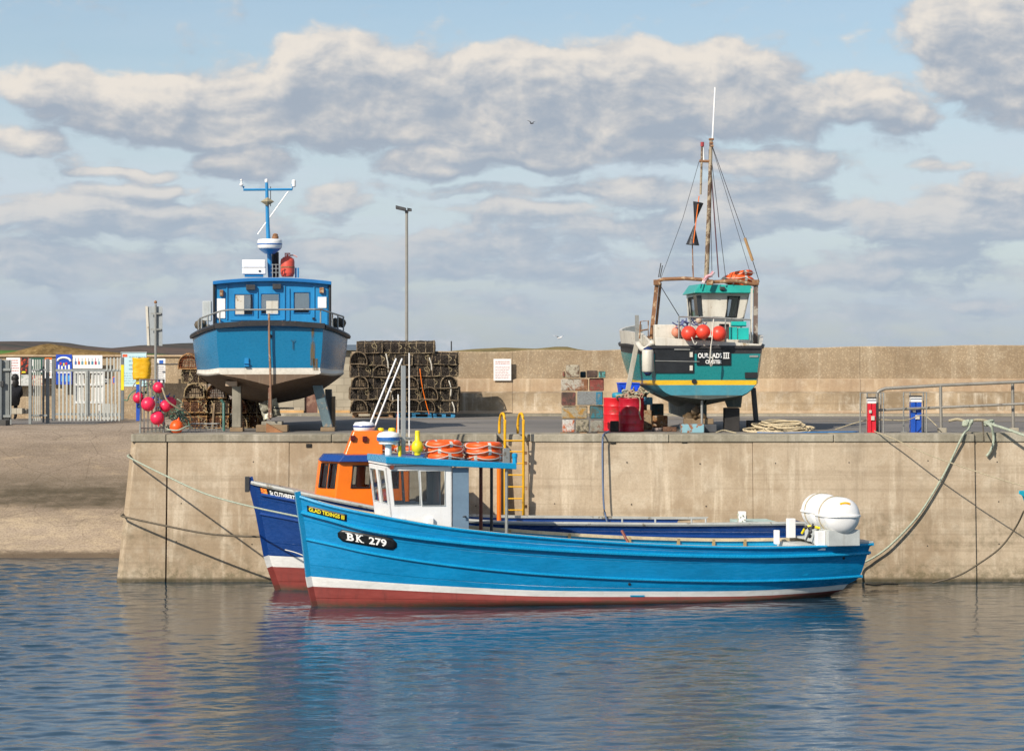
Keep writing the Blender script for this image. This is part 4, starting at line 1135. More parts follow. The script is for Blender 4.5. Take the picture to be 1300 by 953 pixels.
for k_, (cxp, nm) in enumerate(((562, 'left'), (610, 'right'))):
    p = fb.atv(cxp, 584, 0.0); wpt = h1.M @ Vector((p.x, -.1, 0)); zb0 = zr_+.12+(zf_-zr_)*max(0, (ub-p.x)/(ub-ua))+.07
    for i in range(3):
        lifebuoy(wpt.x+random.uniform(-.035, .035), wpt.y+random.uniform(-.03, .03), zb0+i*.125, .33, .075, f'orange lifebuoy, {words_[i]} of the {nm} pile on the bright blue canopy', gz1, tilt=(random.uniform(-.03, .03), random.uniform(-.03, .03)))
# yellow float bottle on the roof
p = fb.atv(530, 580, -.3); wpt = h1.M @ Vector((p.x, -.3, zf_+.13))
mb = MB(); mb.smooth = True; mb.lathe([(.06, 0), (.07, .03), (.06, .07), (.12, .1), (.125, .2), (.1, .28), (.055, .32), (.05, .5), (.05, .52), (0, .525)], wpt, k=20)
tag(mb.build('beacon_float', yellow), 'yellow bottle shaped beacon standing on the bright blue wheelhouse roof', 'beacon')

# =================== BOAT 2: navy boat with orange cabin ===================
T2 = R(7)
f2_ = Frame((WX(356, 61.6), 61.5, 0), T2)
nb = empty('fishing_boat', f2_.o, T2, 'navy blue boat with orange wheelhouse, lying between the bright blue boat and the quay', 'boat')
nl = {
 'wl': [(300, 749), (356, 749), (1000, 748)],
 'wb': [(300, 719), (347, 719), (420, 722), (1000, 735)],
 'wt': [(300, 704.5), (343, 705), (400, 708), (500, 714), (1000, 728)],
 's2': [(300, 650), (334, 652), (380, 661), (480, 681), (650, 697), (1000, 700)],
 's1': [(300, 623), (328, 626), (382, 637), (480, 656), (591, 672), (700, 679), (1000, 682)],
 'sh': [(300, 606), (326, 614), (375, 624), (474, 645), (591, 661), (660, 664), (890, 665.5), (1000, 664)]}
L2 = 11.8
st2 = [(0, .04, .03), (.45, .4, .22), (1.2, .72, .45), (2.6, 1.02, .8), (4.5, 1.2, 1.05), (6.8, 1.25, 1.1), (9, 1.2, 1.0), (11, 1.1, .8), (L2, 1.0, .6)]
rk2 = lambda u, f: -.62*f*max(0, 1-u/3)**2
A2 = measured_hull(f2_, st2, [nl[q_] for q_ in ('wl', 'wb', 'wt', 's2', 's1', 'sh')], -.55, rk2, lambda u, f: 0, [0, .3, .42, .7, .88, 1])
h2_ = Hull(A2, f2_.o, T2)
h2_.shell([0, 0, 1, 2, 2, 2], transom='end').build('hull', [antired, hwhite, navy], nb)
h2_.rail(MB(), 4, halfround(.04, .06)).build('rubbing_strake', navy2, nb)
h2_.rail(MB(), 5, halfround(.05, .08), a0=.25).build('rubbing_strake', navy2, nb)
h2_.rail(MB(), 6, [(-.12, -.02), (.05, -.04), (.07, 0), (.05, .035), (-.12, .035)]).build('gunwale', paint('grey_gunwale', c('#a9aaa4'), .55, .12, wear=c('#7c7566'), wamt=.25), nb)
path = [Vector((A2[0][j][0]-.03, 0, A2[0][j][2])) for j in range(7)]; path[-1] += Vector((-.02, 0, .12))
mb = MB(); mb.sweep(path[3:], [(-.08, -.08), (-.04, .06), (.04, .06), (.08, -.08)], up=Vector((1, 0, 0))); mb.build('stem_post', navy2, nb)
mb = MB(); mb.sweep(path[:3], [(-.08, -.08), (-.04, .06), (.04, .06), (.08, -.08)], up=Vector((1, 0, 0))); mb.build('stem_foot', antired, nb)
mb = MB(); mb.sweep(path[2:4], [(-.081, -.08), (-.041, .061), (.041, .061), (.081, -.08)], up=Vector((1, 0, 0))); mb.build('stem_band', hwhite, nb)
mb = MB(); t_ = path[-1]; mb.cbox(t_.x-.06, 0, t_.z-.16, .1, .2, .34); mb.build('stem_iron', darkmetal, nb, bevel=.01)
def floor2(u): return sheer_z(h2_, u)-(.12 if u < 3.5 else .55)
hollow(h2_, floor2, nb, navy2, greywhite, .3, 8, top=0)
cs = [(332, 627.5), (378, 637), (377, 627), (329.5, 617)]
fn, ob_ = plaque(h2_, nb, cs, signblack, name='name_board'); f2x = h2_.patch(cs, .03)
mb = MB(); add_text(mb, 'St CUTHBERT I', f2x, .27, .2, 1.0, .8, .035); mb.build('name', lettering, ob_)
mb = MB(); o = 0; mb.v += [f2x(.03, .12), f2x(.2, .12), f2x(.2, .88), f2x(.03, .88)]; mb.face([0, 1, 2, 3]); mb.build('emblem', paint('emblem_orange', c('#d9582a'), .5, .3, scale=30, wear=c('#e8b040'), wamt=.6, wscale=30), ob_)
# wheelhouse
P2 = lambda px, py, v: f2_.atv(px, py, v)
vn, vf = -.62, .66
FBn = P2(424, 638, vn); FTn = P2(436, 585, vn); RBx = P2(520, 640, vn).x
zb2 = FBn.z-.12; zt2_ = FTn.z
fx0, fx1 = P2(402, 627, vf*.2).x, P2(409, 585, 0).x
# body: front face leans aft, rounded near corner
k0, k1 = FBn.x, P2(431, 585, vn).x
def body(u, v, z): return Vector((u, v, z))
q1 = [body(k0, vn, zb2), body(RBx, vn, zb2), body(RBx, vn, zt2_), body(k1, vn, zt2_)]
fd = P2(404, 620, .8).x; fdt = P2(410, 585, .8).x
nose_b, nose_t = (k0-.4, k1-.4); cy = vn+.62
qf = [body(nose_b, vf, zb2), body(nose_b, cy, zb2), body(nose_t, cy, zt2_), body(nose_t, vf, zt2_)]
q2 = [body(RBx, vf, zb2), body(nose_b, vf, zb2), body(nose_t, vf, zt2_), body(RBx, vf, zt2_)]
qr = [body(RBx, vn, zb2), body(RBx, vf, zb2), body(RBx, vf, zt2_), body(RBx, vn, zt2_)]
qc = [body(nose_b, cy, zb2), body(k0, vn, zb2), body(k1, vn, zt2_), body(nose_t, cy, zt2_)]
def uvs(px, py):
    p = P2(px, py, vn); t = (p.z-zb2)/(zt2_-zb2); ul = k0+(k1-k0)*t; return (p.x-ul)/(RBx-ul), t
a_ = uvs(446, 619); b_ = uvs(471, 591)
sidh = [(a_[0], a_[1], b_[0], b_[1]), (uvs(478, 619)[0], a_[1], uvs(505, 619)[0], b_[1])]
frh = [(.12, .42, .46, .93), (.56, .42, .9, .93)]
mb = MB(); mb.panel(*q1, sidh, .05); mb.panel(*qf, [], .05); mb.panel(*q2, [(1-h[2], h[1], 1-h[0], h[3]) for h in sidh], .05); mb.panel(*qr, [], .05); mb.panel(*qc, frh, .05)
cab2 = mb.build('wheelhouse', orange, nb, bevel=.02)
for qq, hs in ((q1, sidh), (qc, frh), (q2, [(1-h[2], h[1], 1-h[0], h[3]) for h in sidh])):
    for h_ in hs:
        m_ = MB(); m_.hole_quads(*qq, [h_], inset=.02); m_.build('window_pane', glass, cab2)
        m_ = MB(); m_.hole_quads(*qq, [h_], frame=.025); m_.build('window_seal', black, cab2)
ra_ = P2(430, 590, vn-.1).x; rb_ = P2(560, 590, vn).x
za = P2(436, 586, vn-.1).z
mb = MB(); mb.v = [Vector(p) for p in ((ra_-.0, vn-.12, za), (rb_, vn-.12, za), (rb_, vf+.12, za), (ra_, vf+.12, za), (ra_-.4, vn+.42, za+.01), (ra_-.4, vf-.25, za+.01))]
top = [p+Vector((0, 0, .14)) for p in mb.v]; top = [Vector((p.x+(.12 if i in (0, 3, 4, 5) else 0), p.y*.95, p.z)) for i, p in enumerate(top)]; mb.v += top
ordr = [0, 1, 2, 3, 5, 4]
mb.face(ordr[::-1]); mb.face([i+6 for i in ordr])
for i in range(6):
    a, b = ordr[i], ordr[(i+1) % 6]; mb.face([a, b, b+6, a+6])
mb.build('roof', navy2, nb, bevel=.012)
mb = MB(); d0_ = P2(438, 572, -.35); d1_ = P2(486, 572, -.35); zt3 = P2(450, 547, -.35).z; zb3 = za+.14
mb.hexa([(d0_.x, -.35, zb3), (d1_.x, -.35, zb3), (d1_.x, .35, zb3), (d0_.x, .35, zb3), (d0_.x+.2, -.25, zt3), (d1_.x, -.25, zt3), (d1_.x, .25, zt3), (d0_.x+.2, .25, zt3)])
dk2 = mb.build('wheelhouse_top', orange, nb, bevel=.02)
mb = MB()
for px, py in ((448, 556), (463, 557)):
    p = P2(px, py, -.32); mb.cbox(p.x, p.y, p.z, .1, .08, .12)
mb.build('port_light', paint('dark_red_lamp', c('#5a1512'), .3), dk2, bevel=.01)
p = P2(462, 541, 0); mb = MB(); mb.smooth = True; mb.lathe([(.17, -.14), (.22, -.12), (.24, -.02), (.24, .03), (.2, .09), (0, .11)], p, k=24); rdm = mb.build('radar_dome', white, nb)
mb = MB(); mb.lathe([(.243, -.02), (.246, -.01), (.246, .01), (.243, .02)], p, k=24); mb.build('radar_stripe', navy2, rdm)
mb = MB()
for (x0, y0_, x1, y1) in ((467, 545, 503, 455), (474, 546, 510.5, 455)):
    a_ = P2(x0, y0_, .0); b_ = P2(x1, y1, .15); mb.bar(a_, b_, .02)
mb.build('whip_aerial', white, nb)
for px in (483, 497.5):
    p = P2(px, 560, .1); m_ = MB(); m_.smooth = True; m_.lathe([(.07, -.4), (.07, -.02), (.085, 0), (.085, .06), (.07, .1), (0, .11)], (p.x, .1, za+.62), k=14); m_.build('yellow_cap', yellow, nb)
mb = MB(); p = P2(633.5, 600, .6); mb.bar((p.x, .6, p.z-1.3), (p.x, .6, p.z+.15), .05); mb.build('frame_post', orange, nb)
mb = MB(); a_ = P2(505, 455, .3); b_ = P2(503, 560, .3); mb.bar(a_+Vector((0, 0, -1.2)), b_, .012); mb.build('orange_stay', orange, nb)
# orange lifebuoys on navy boat roof, seen past the blue roof
for i, px in enumerate((478, 522)):
    p = P2(px, 577, .1); wpt = h2_.M @ p
    lifebuoy(wpt.x, wpt.y, h2_.M.to_translation().z+za+.25, .33, .07, ['orange lifebuoy lying on the navy roof beside the yellow caps', 'orange lifebuoy on the navy roof just right of the grey mast'][i], 'orange lifebuoys on the navy boat roof')
# rail stanchions along the far deck
mb = MB()
for px in (790, 832, 878, 896): 
    p = P2(px, 664, vn-.3); mb.bar((p.x, p.y, p.z-.05), (p.x, p.y, p.z+.1), .02)
mb.build('stanchion', greywhite, nb)
mb = MB(); p = P2(967, 664, -.7); mb.box((p.x-.55, -.9, p.z-.05), (p.x+.3, .2, p.z+.05)); mb.build('pale_hatch', paint('pale_mint', c('#a9c4c0'), .5), nb, bevel=.01)
p = P2(942, 660, -.8); mb = MB(); mb.box((p.x-.08, -.88, p.z-.3), (p.x+.08, -.72, p.z+.2)); mb.build('mooring_post', white, nb, bevel=.012)
mb = MB(); a = [p+Vector((.1*math.cos(t*2.3), .1*math.sin(t*2.3), -.05+.012*t)) for t in range(16)]; mb.tube(a, .02, 6); mb.build('mooring_turns', ropegreen, nb)

# third boat: only its bow reaches into the picture on the right
f3 = Frame((WX(1296, 60.2), 60.2, 0), R(-4))
tb_ = empty('moored_boat', f3.o, R(-4), 'turquoise bow tip of a boat just entering the right edge', 'boat')
A3 = []
for u, hb, wb in ((0, .03, .02), (.5, .4, .2), (1.5, .85, .5), (3.5, 1.2, .95), (6, 1.3, 1.1), (8, 1.1, .9)):
    k_ = max(0, 1-u/2)**2
    A3.append([(u+1.05*k_, wb*.4, -.5), (u+.75*k_, wb, 0), (u+.45*k_, wb+(hb-wb)*.5, .9), (u-.0*k_, hb, 1.6+.65*k_)])
h3 = Hull(A3, f3.o, R(-4)); tq = hullpaint('turquoise_hull_paint', c('#1292a8'), .35, streaks=c('#3fb0c0'))
h3.shell([0, 1, 1], transom='end').build('hull', [antired, tq], tb_)
h3.rail(MB(), 3, [(-.1, -.04), (.04, -.05), (.06, .02), (-.1, .03)]).build('gunwale', paint('turquoise_paint', c('#179db4'), .4), tb_)
hollow(h3, lambda u: 1.1, tb_, tq, greywhite, .3, 5, top=0)
# =================== BOAT ON THE HARD, LEFT (blue) ===================
def TQ(X, Y, rz): return Frame((X, Y, QZ), rz)
tealblue = hullpaint('faded_sea_blue_paint', c('#0a719b', .95), .3, streaks=c('#2f86a4'), samt=.15, plank=.02, mott=.4)
botbrown = hullpaint('weathered_brown_antifouling', c('#75604d'), .8, streaks=c('#9a8a74'), samt=.6, plank=.2)
dirtywhite = hullpaint('chipped_white_band', c('#dcd5c6'), .5, streaks=c('#9a8a74'), samt=.5, plank=.1)
houseblue = paint('bright_house_blue', c('#2486bd', .98), .4, .08, streak=c('#1c5f91'), samt=.35, bump=.04)
blackcap = paint('black_bulwark_paint', c('#2b2a2b'), .6, .2, wear=c('#6d5648'), wamt=.1)
ph = math.atan2(66, -5.81+ .35)          # roughly along the line of sight
f4 = Frame((WX(342.5, 66), 66, QZ), ph)
ub_ = empty('fishing_boat', f4.o, ph, 'blue boat with boxy blue wheelhouse, propped up on the quay stern first', 'boat')
zq = lambda py, Y: WZ(py, Y)-QZ
# lines: keel line, bilge, boot bottom, boot top, sheer ; transom at u=0
zk0 = zq(489, 66)
A4 = [
 [(0, .02, zk0), (0, .62, zq(481, 66)), (0, 1.17, zq(475, 66)), (0, 1.2, zq(467, 66)), (0, 1.25, zq(440, 66)), (0, 1.27, zq(416.5, 66))],
 [(.9, .03, zk0-.2), (.9, .85, zq(487, 67)), (.9, 1.5, zq(477, 67)), (.9, 1.52, zq(469, 67)), (.9, 1.6, zq(446, 67)), (.9, 1.62, zq(422.5, 67))],
 [(2.3, .05, .72), (2.3, 1.05, .98), (2.3, 1.72, 1.34), (2.3, 1.78, 1.48), (2.3, 1.86, 1.9), (2.3, 1.9, zq(429, 68.3))],
 [(4.2, .05, .6), (4.2, 1.0, .8), (4.2, 1.75, 1.3), (4.2, 1.8, 1.46), (4.2, 1.86, 1.9), (4.2, 1.9, 2.28)],
 [(6.2, .05, .55), (6.2, .7, .85), (6.2, 1.3, 1.3), (6.2, 1.38, 1.48), (6.2, 1.55, 1.95), (6.2, 1.65, 2.42)],
 [(8.0, .05, .55), (8.0, .35, .9), (8.1, .7, 1.3), (8.1, .78, 1.5), (8.2, 1.0, 2.05), (8.25, 1.2, 2.6)],
 [(9.3, .03, .7), (9.4, .04, 1.0), (9.5, .04, 1.35), (9.52, .04, 1.5), (9.7, .04, 2.15), (9.9, .05, 2.85)]]
h4 = Hull(A4, f4.o, ph)
hl = h4.shell([0, 0, 1, 2, 2], nu=5, nv=4, transom='start').build('hull', [botbrown, dirtywhite, tealblue], ub_)
# black bulwark band all round
r = h4.rail(MB(), 5, [(-.06, -.01), (.06, -.01), (.08, .05), (.05, .1), (-.06, .1)])
p = h4.at(0, 5, -1); r.sweep([(-.02, -abs(p.y)-.04, p.z+.045), (-.05, -.6, p.z+.1), (-.06, 0, p.z+.115), (-.05, .6, p.z+.1), (-.02, abs(p.y)+.04, p.z+.045)], [(-.08, -.055), (.05, -.055), (.05, .07), (-.08, .07)])
r.build('bulwark_cap', blackcap, ub_)
P4 = lambda px, py, u: f4.atu(px, py, u)
hollow(h4, lambda u: sheer_z(h4, u)-.25, ub_, houseblue, greywhite, .1, 6, top=.08)
# keel, skeg, rudder, propeller
mb = MB(); mb.hexa([(1.2, -.05, .32), (9.0, -.05, .32), (9.0, .05, .32), (1.2, .05, .32), (1.0, -.05, 1.1), (9.2, -.05, .9), (9.2, .05, .9), (1.0, .05, 1.1)])
mb.build('keel', botbrown, ub_)
mb = MB(); mb.hexa([(-.02, -.03, .34), (.5, -.03, .34), (.5, .03, .34), (-.02, .03, .34), (.08, -.03, 1.0), (.5, -.03, 1.0), (.5, .03, 1.0), (.08, .03, 1.0)])
mb.bar((.12, 0, .3), (.12, 0, 1.3), .04); mb.build('rudder', paint('red_lead_rudder', c('#6a4436'), .8, wear=c('#8d7a68'), wamt=.5), ub_)
mb = MB(); mb.smooth = True
prz = zq(519, 66.8)
for i in range(4):
    a = i*math.pi/2+.55; d = Vector((0, math.cos(a), math.sin(a))); t = Vector((0, -math.sin(a), math.cos(a)))
    c0 = Vector((.72, 0, prz)); pts = []
    o = len(mb.v)
    for j in range(7):
        s_ = j/6; wd = .02+.13*math.sin(math.pi*min(1, s_*1.1+.05))**.8; r_ = .04+.25*s_
        mb.v += [c0+d*r_-t*wd+Vector((-.05, 0, 0)), c0+d*(r_+.02)+Vector((.012, 0, 0)), c0+d*r_+t*wd+Vector((.05, 0, 0))]
    for j in range(6):
        for q_ in range(2): mb.face([o+j*3+q_, o+j*3+q_+1, o+j*3+q_+4, o+j*3+q_+3])
mb.lathe([(.0, -.1), (.05, -.07), (.065, 0), (.065, .12)], (.72, 0, prz), (1, 0, 0), 14)
pr_ = mb.build('propeller', paint('pale_bronze', c('#a9a693'), .45, .2, metal=.3), ub_); s = pr_.modifiers.new('t', 'SOLIDIFY'); s.thickness = .015
mb = MB(); mb.bar((.85, 0, prz), (2.0, 0, prz+.15), .03); mb.bar((.6, -.05, prz+.02), (.6, -.58, prz+.02), .02); mb.build('propeller_shaft', darkmetal, ub_)
# pole hanging down the middle of the transom
mb = MB(); a_ = P4(341.5, 398, -.12); b_ = P4(342, 440, -.12); c_ = P4(344, 530, -.1); mb.tube([a_, b_, (a_.x, b_.y-.02, zq(465, 65.9)), c_], .028, 7)
mb.build('hanging_pole', paint('old_timber_pole', c('#8d6a52'), .8, .2, wear=c('#b3a591'), wamt=.3), ub_)
# transom fittings: rust run, vent, drain hole, steps
def on_transom(px, py): return P4(px, py, -.012)
mb = MB(); p = on_transom(343, 426.5); mb.lathe([(.04, 0), (.04, .03)], (p.x-.03, p.y-.01, p.z), (1, 0, 0), 12); mb.build('exhaust_outlet', black, ub_)
mb = MB()
for (x0, y0_, x1, y1) in ((394, 417, 400, 464), (397, 455, 404, 470)):
    a_ = on_transom(x0, y1); b_ = on_transom(x1, y0_); o = len(mb.v)
    mb.v += [a_, Vector((a_.x, b_.y, a_.z)), b_, Vector((a_.x, a_.y, b_.z))]; mb.face([o, o+1, o+2, o+3])
def rustrun():
    m, k, b = newmat('rust_run'); co = k.coord()
    n_ = k.noise(co, 7, 6, .7, sc3=(3, 3, .35)); k.put(b.inputs['Base Color'], k.mix(n_, c('#8f5a24'), c('#4c5a3a'))); b.inputs['Roughness'].default_value = .8
    k.put(b.inputs['Alpha'], k.ramp(n_, .38, .6, 0, .85)); return m
mb.build('rust_stain', rustrun(), ub_)
mb = MB()
for py in (461, 464.5): p = on_transom(313, py); mb.cbox(-.05, p.y, p.z, .08, .12, .02)
p = on_transom(313, 466); mb.cbox(-.03, p.y, p.z+.12, .04, .1, .2); mb.build('transom_step', houseblue, ub_)
mb = MB(); p = on_transom(372, 433); mb.tube([(-.03, p.y-.05, p.z+.03), (-.03, p.y, p.z-.02), (-.03, p.y+.05, p.z+.03)], .008, 5); mb.bar((-.03, p.y, p.z), (-.03, p.y, p.z-.2), .008); mb.build('anode_wire', darkmetal, ub_)
# old number patch remnants
fnp = h4.patch([(267.5, 459), (277, 457.5), (276, 449), (266.5, 451)], .01, side=1); mb = MB()
random.seed(5)
for x in (.1, .4, .7):
    o = len(mb.v); mb.v += [fnp(x, .1+random.random()*.3), fnp(x+.18, .0+random.random()*.2), fnp(x+.2, .9), fnp(x+.05, 1.0)]; mb.face([o, o+1, o+2, o+3])
mb.build('paint_flake', offwhite, ub_)
# railings
mb = MB(); zr = zq(393.3, 66)
pts = [P4(253.5, 408, 2.4), P4(254, 404, 2.3), P4(281, 394.5, .25), P4(290, 393.4, .1), P4(400, 392.6, .1), P4(408, 393, .2), P4(436, 402, 2.3), P4(436, 407, 2.4)]
mb.tube(pts, .022, 8)
mb.build('guard_rail', steel, ub_)
for px, pt, pb, u in ((252, 405, 423, 2.4), (256, 403.5, 422, 2.1), (264, 401, 419, 1.5), (279, 395, 412, .3), (407, 393, 411, .2), (422, 398, 414, 1.2), (429, 400, 418, 1.8), (436, 402, 420, 2.3)):
    m_ = MB(); a_ = P4(px, pt, u); b_ = P4(px, pb, u); m_.bar(a_, b_, .018); m_.build('stanchion', steel, ub_)
# gear seen at the rails: fish boxes / dark lumps
mb = MB(); a_ = P4(263, 395, 3.0); mb.cbox(a_.x, a_.y, a_.z, .5, .22, .5); mb.build('fairlead', greywhite, ub_, bevel=.02)
mb = MB(); mb.smooth = True
for i in range(9):
    p = P4(256+random.uniform(-4, 8), 413+random.uniform(-4, 3), 2.6); mb.ball(p, random.uniform(.06, .12), 8)
    p = P4(431+random.uniform(-6, 4), 410+random.uniform(-4, 3), 2.6); mb.ball(p, random.uniform(.06, .12), 8)
g_ = mb.build('rope_heap', ropedark, ub_); g_['kind'] = 'stuff'
# wheelhouse
U0, U1 = 1.2, 3.9; Yw = 67.2
bl, br = P4(273.5, 408, U0), P4(417.5, 408, U0); tl, tr = P4(273.5, 361.5, U0), P4(416.8, 359.5, U0)
zb4 = bl.z-.35; zt4 = (tl.z+tr.z)/2-.02
yl, yr = bl.y, br.y      # yl>0 (left), yr<0 (right)
W_ = yl-yr
def ut(px): p = P4(px, 400, U0); return (yl-p.y)/W_
def vt(py): return (P4(342, py, U0).z-zb4)/(zt4-zb4)
ah = [(ut(298), vt(400), ut(321.5), vt(373.5)), (ut(331.5), vt(399), ut(354.5), vt(373)), (ut(373), vt(397.5), ut(393), vt(371))]
qa = [(U0, yl, zb4), (U0, yr, zb4), (U0, yr, zt4), (U0, yl, zt4)]
qR = [(U0, yr, zb4), (U1, yr, zb4), (U1, yr, zt4), (U0, yr, zt4)]
qL = [(U1, yl, zb4), (U0, yl, zb4), (U0, yl, zt4), (U1, yl, zt4)]
qF = [(U1, yr, zb4), (U1, yl, zb4), (U1, yl, zt4), (U1, yr, zt4)]
sh_ = [(.15, .5, .45, .88), (.55, .5, .88, .88)]; fh_ = [(.08, .55, .3, .9), (.38, .55, .62, .9), (.7, .55, .92, .9)]
mb = MB(); mb.panel(*qa, ah, .05); mb.panel(*qR, sh_, .05); mb.panel(*qL, sh_, .05); mb.panel(*qF, fh_, .05)
wh4 = mb.build('wheelhouse', houseblue, ub_, bevel=.01)
for qq, hs in ((qa, ah), (qR, sh_), (qL, sh_), (qF, fh_)):
    for h_ in hs:
        m_ = MB(); m_.hole_quads(*qq, [h_], inset=.02); m_.build('window_pane', glass, wh4)
        m_ = MB(); m_.hole_quads(*qq, [h_], frame=.02); m_.build('window_frame', paint('mid_blue_trim', c('#1b6da6'), .4), wh4)
def apanel(x0, y0_, x1, y1, mat, nm, d=.02, par=None, bev=.006):
    a_ = P4(x0, y1, U0); b_ = P4(x1, y0_, U0); m_ = MB(); m_.box((U0-d-.004, min(a_.y, b_.y), a_.z), (U0-.003, max(a_.y, b_.y), b_.z)); return m_.build(nm, mat, par or wh4, bevel=bev)
apanel(275.5, 379, 286, 404, white, 'white_reflection_patch'); apanel(403.5, 377, 414.5, 391, white, 'white_reflection_patch')  # white panels colour in a window reflection on the left, its match right
# raised mouldings round windows and door
for (x0, y0_, x1, y1) in ((292, 404.5, 360, 406.5), (326, 367, 327.5, 404), (287.5, 362, 289, 406), (360, 363, 362, 406), (366.5, 366, 368, 406.5), (398, 364, 399.5, 406.5)):
    apanel(x0, y0_, x1, y1, houseblue, 'moulding', .025)
apanel(312.5, 361.5, 324, 368, darkmetal, 'deck_floodlight', .1); apanel(346, 360.5, 357, 367, darkmetal, 'deck_floodlight', .1)
apanel(279, 368, 283.5, 376, rust, 'side_lamp', .08); apanel(405.5, 365, 411, 372, rust, 'side_lamp', .08)
apanel(396.5, 403, 399.5, 405.5, black, 'door_handle', .05)
apanel(338, 382, 353, 399, offwhite, 'curtain', -.06); apanel(298, 375, 310, 399, offwhite, 'curtain', -.1)
for y_ in (yl+.03, yr-.03):
    m_ = MB(); m_.bar((U0-.03, y_, zb4+.1), (U0-.03, y_*1.0, zt4+.02), .03); m_.build('corner_post', black, wh4)
rf = MB(); n_ = 12
ys_ = [yr-.06+(W_+.12)*i/n_ for i in range(n_+1)]
zc_ = zq(352.4, Yw)
for u_ in (U0-.14, U1+.25):
    for y_ in ys_:
        t = (y_-yr-W_/2)/(W_/2+.06); z_ = zt4+.0+(zc_-.09-zt4)*(1-t*t)
        rf.v += [Vector((u_, y_, z_)), Vector((u_, y_, z_+.085))]
m_ = (n_+1)*2
for i in range(n_):
    a = 2*i
    rf.face([a, a+2, a+3, a+1]); rf.face([m_+a, m_+a+1, m_+a+3, m_+a+2]); rf.face([a+1, a+3, m_+a+3, m_+a+1]); rf.face([a, m_+a, m_+a+2, a+2])
rf.face([0, 1, m_+1, m_]); a = 2*n_; rf.face([a, m_+a, m_+a+1, a+1])
rf.build('roof', paint('roof_blue', c('#1c6fae'), .4, .1), ub_, bevel=.01)
gb = MB()   # gable filling between flat wall top and cambered roof
for i in range(n_):
    y1_, y2_ = ys_[i], ys_[i+1]
    if i == 0: y1_ = yr+.0
    if i == n_-1: y2_ = yl
    zf = lambda y: zt4+(zc_-.09-zt4)*(1-((y-yr-W_/2)/(W_/2+.06))**2)
    gb.v += [Vector((U0+.004, y1_, zt4-.002)), Vector((U0+.004, y2_, zt4-.002)), Vector((U0+.004, y2_, zf(y2_)-.003)), Vector((U0+.004, y1_, zf(y1_)-.003))]; o = len(gb.v)-4; gb.face([o, o+3, o+2, o+1])
gb.build('gable', houseblue, wh4)
# mast
um = 2.2; mb = MB()
b0 = P4(343.5, 352, um); b1 = P4(340, 290, um); b2 = P4(338.5, 232, um)
mb.tube([b0, b1, b2], .05, 8, rs=[.062, .05, .038]); ms = mb.build('mast', houseblue, ub_)
l_ = P4(309, 241, um); r_ = P4(371, 240.5, um); m_ = MB(); m_.tube([P4(309, 236.5, um), l_, r_, P4(371.5, 234, um)], .03, 7); m_.build('crosstree', houseblue, ms)
m_ = MB(); p = P4(306.5, 234, um); m_.lathe([(.02, -.06), (.05, -.02), (.05, .0), (.02, .03), (.02, .09), (.035, .1), (.035, .12), (0, .13)], p, k=12); m_.build('wind_cup', white, ms)
m_ = MB(); p = P4(373, 233.5, um); m_.lathe([(.03, -.08), (.05, -.06), (.05, .08), (.03, .1), (0, .11)], p, k=12); m_.build('gps_mushroom', white, ms)
m_ = MB(); p = P4(338.3, 231, um); m_.lathe([(.03, -.02), (.045, 0), (.045, .06), (.0, .08)], p, k=12); m_.build('masthead_light', white, ms)
m_ = MB(); p = P4(339.5, 256, um-.1); s_ = .17
m_.v = [p+Vector((0, s_, 0)), p+Vector((-.1, 0, 0)), p+Vector((0, -s_, 0)), p+Vector((.1, 0, 0)), p+Vector((0, 0, .11)), p+Vector((0, 0, -.11))]
for a, b in ((0, 1), (1, 2), (2, 3), (3, 0)): m_.face([a, b, 4]); m_.face([b, a, 5])
m_.build('radar_reflector', paint('reflector_tan', c('#a3977a'), .5, metal=.3), ms)
m_ = MB(); m_.bar(P4(327, 297.5, um), P4(366, 243, um), .014); m_.build('whip_aerial', white, ms)
m_ = MB(); m_.bar(P4(343.5, 262, um), P4(343.5, 237, um), .01); m_.build('aerial', darkmetal, ms)
rc = P4(342.5, 316, um-.25); m_ = MB(); m_.smooth = True; m_.lathe([(.27, 0), (.3, .03), (.305, .2), (.28, .235), (.1, .25), (0, .25)], rc, k=28); rdm = m_.build('radar_dome', white, ub_)
m_ = MB(); m_.lathe([(.12, -.12), (.2, -.06), (.27, -.004)], rc, k=20); m_.build('radar_bracket', houseblue, rdm)
m_ = MB(); m_.lathe([(.307, .1), (.3085, .105), (.3085, .125), (.307, .13)], rc, k=28); m_.build('radar_stripe', paint('radar_blue', c('#2a64a8'), .4), rdm)
p = P4(349.5, 303, um-.2); m_ = MB(); m_.lathe([(.08, 0), (.08, .06), (.06, .07), (.07, .1), (.03, .13)], p, k=12); m_.build('anchor_lamp', rust, rdm)
a_ = P4(349.5, 352, um+.2); b_ = P4(349.5, 320, um+.2); m_ = MB(); m_.bar(a_, b_, .09, 14); m_.build('exhaust_pipe', black, ub_)
m_ = MB(); a_ = P4(339, 352, um-.1); 
for px in (346, 350.5, 355): m_.bar(P4(px, 352, um-.3), P4(px, 335, um-.3), .012)
for py in (336, 341, 346): m_.bar(P4(344, py, um-.3), P4(357, py, um-.3), .01)
m_.build('mast_step', steel, ms)
for px in (375.5, 378.5): m_ = MB(); m_.bar(P4(px, 352.5, um), P4(px, 340, um), .022); m_.build('vent_pipe', houseblue, ub_)
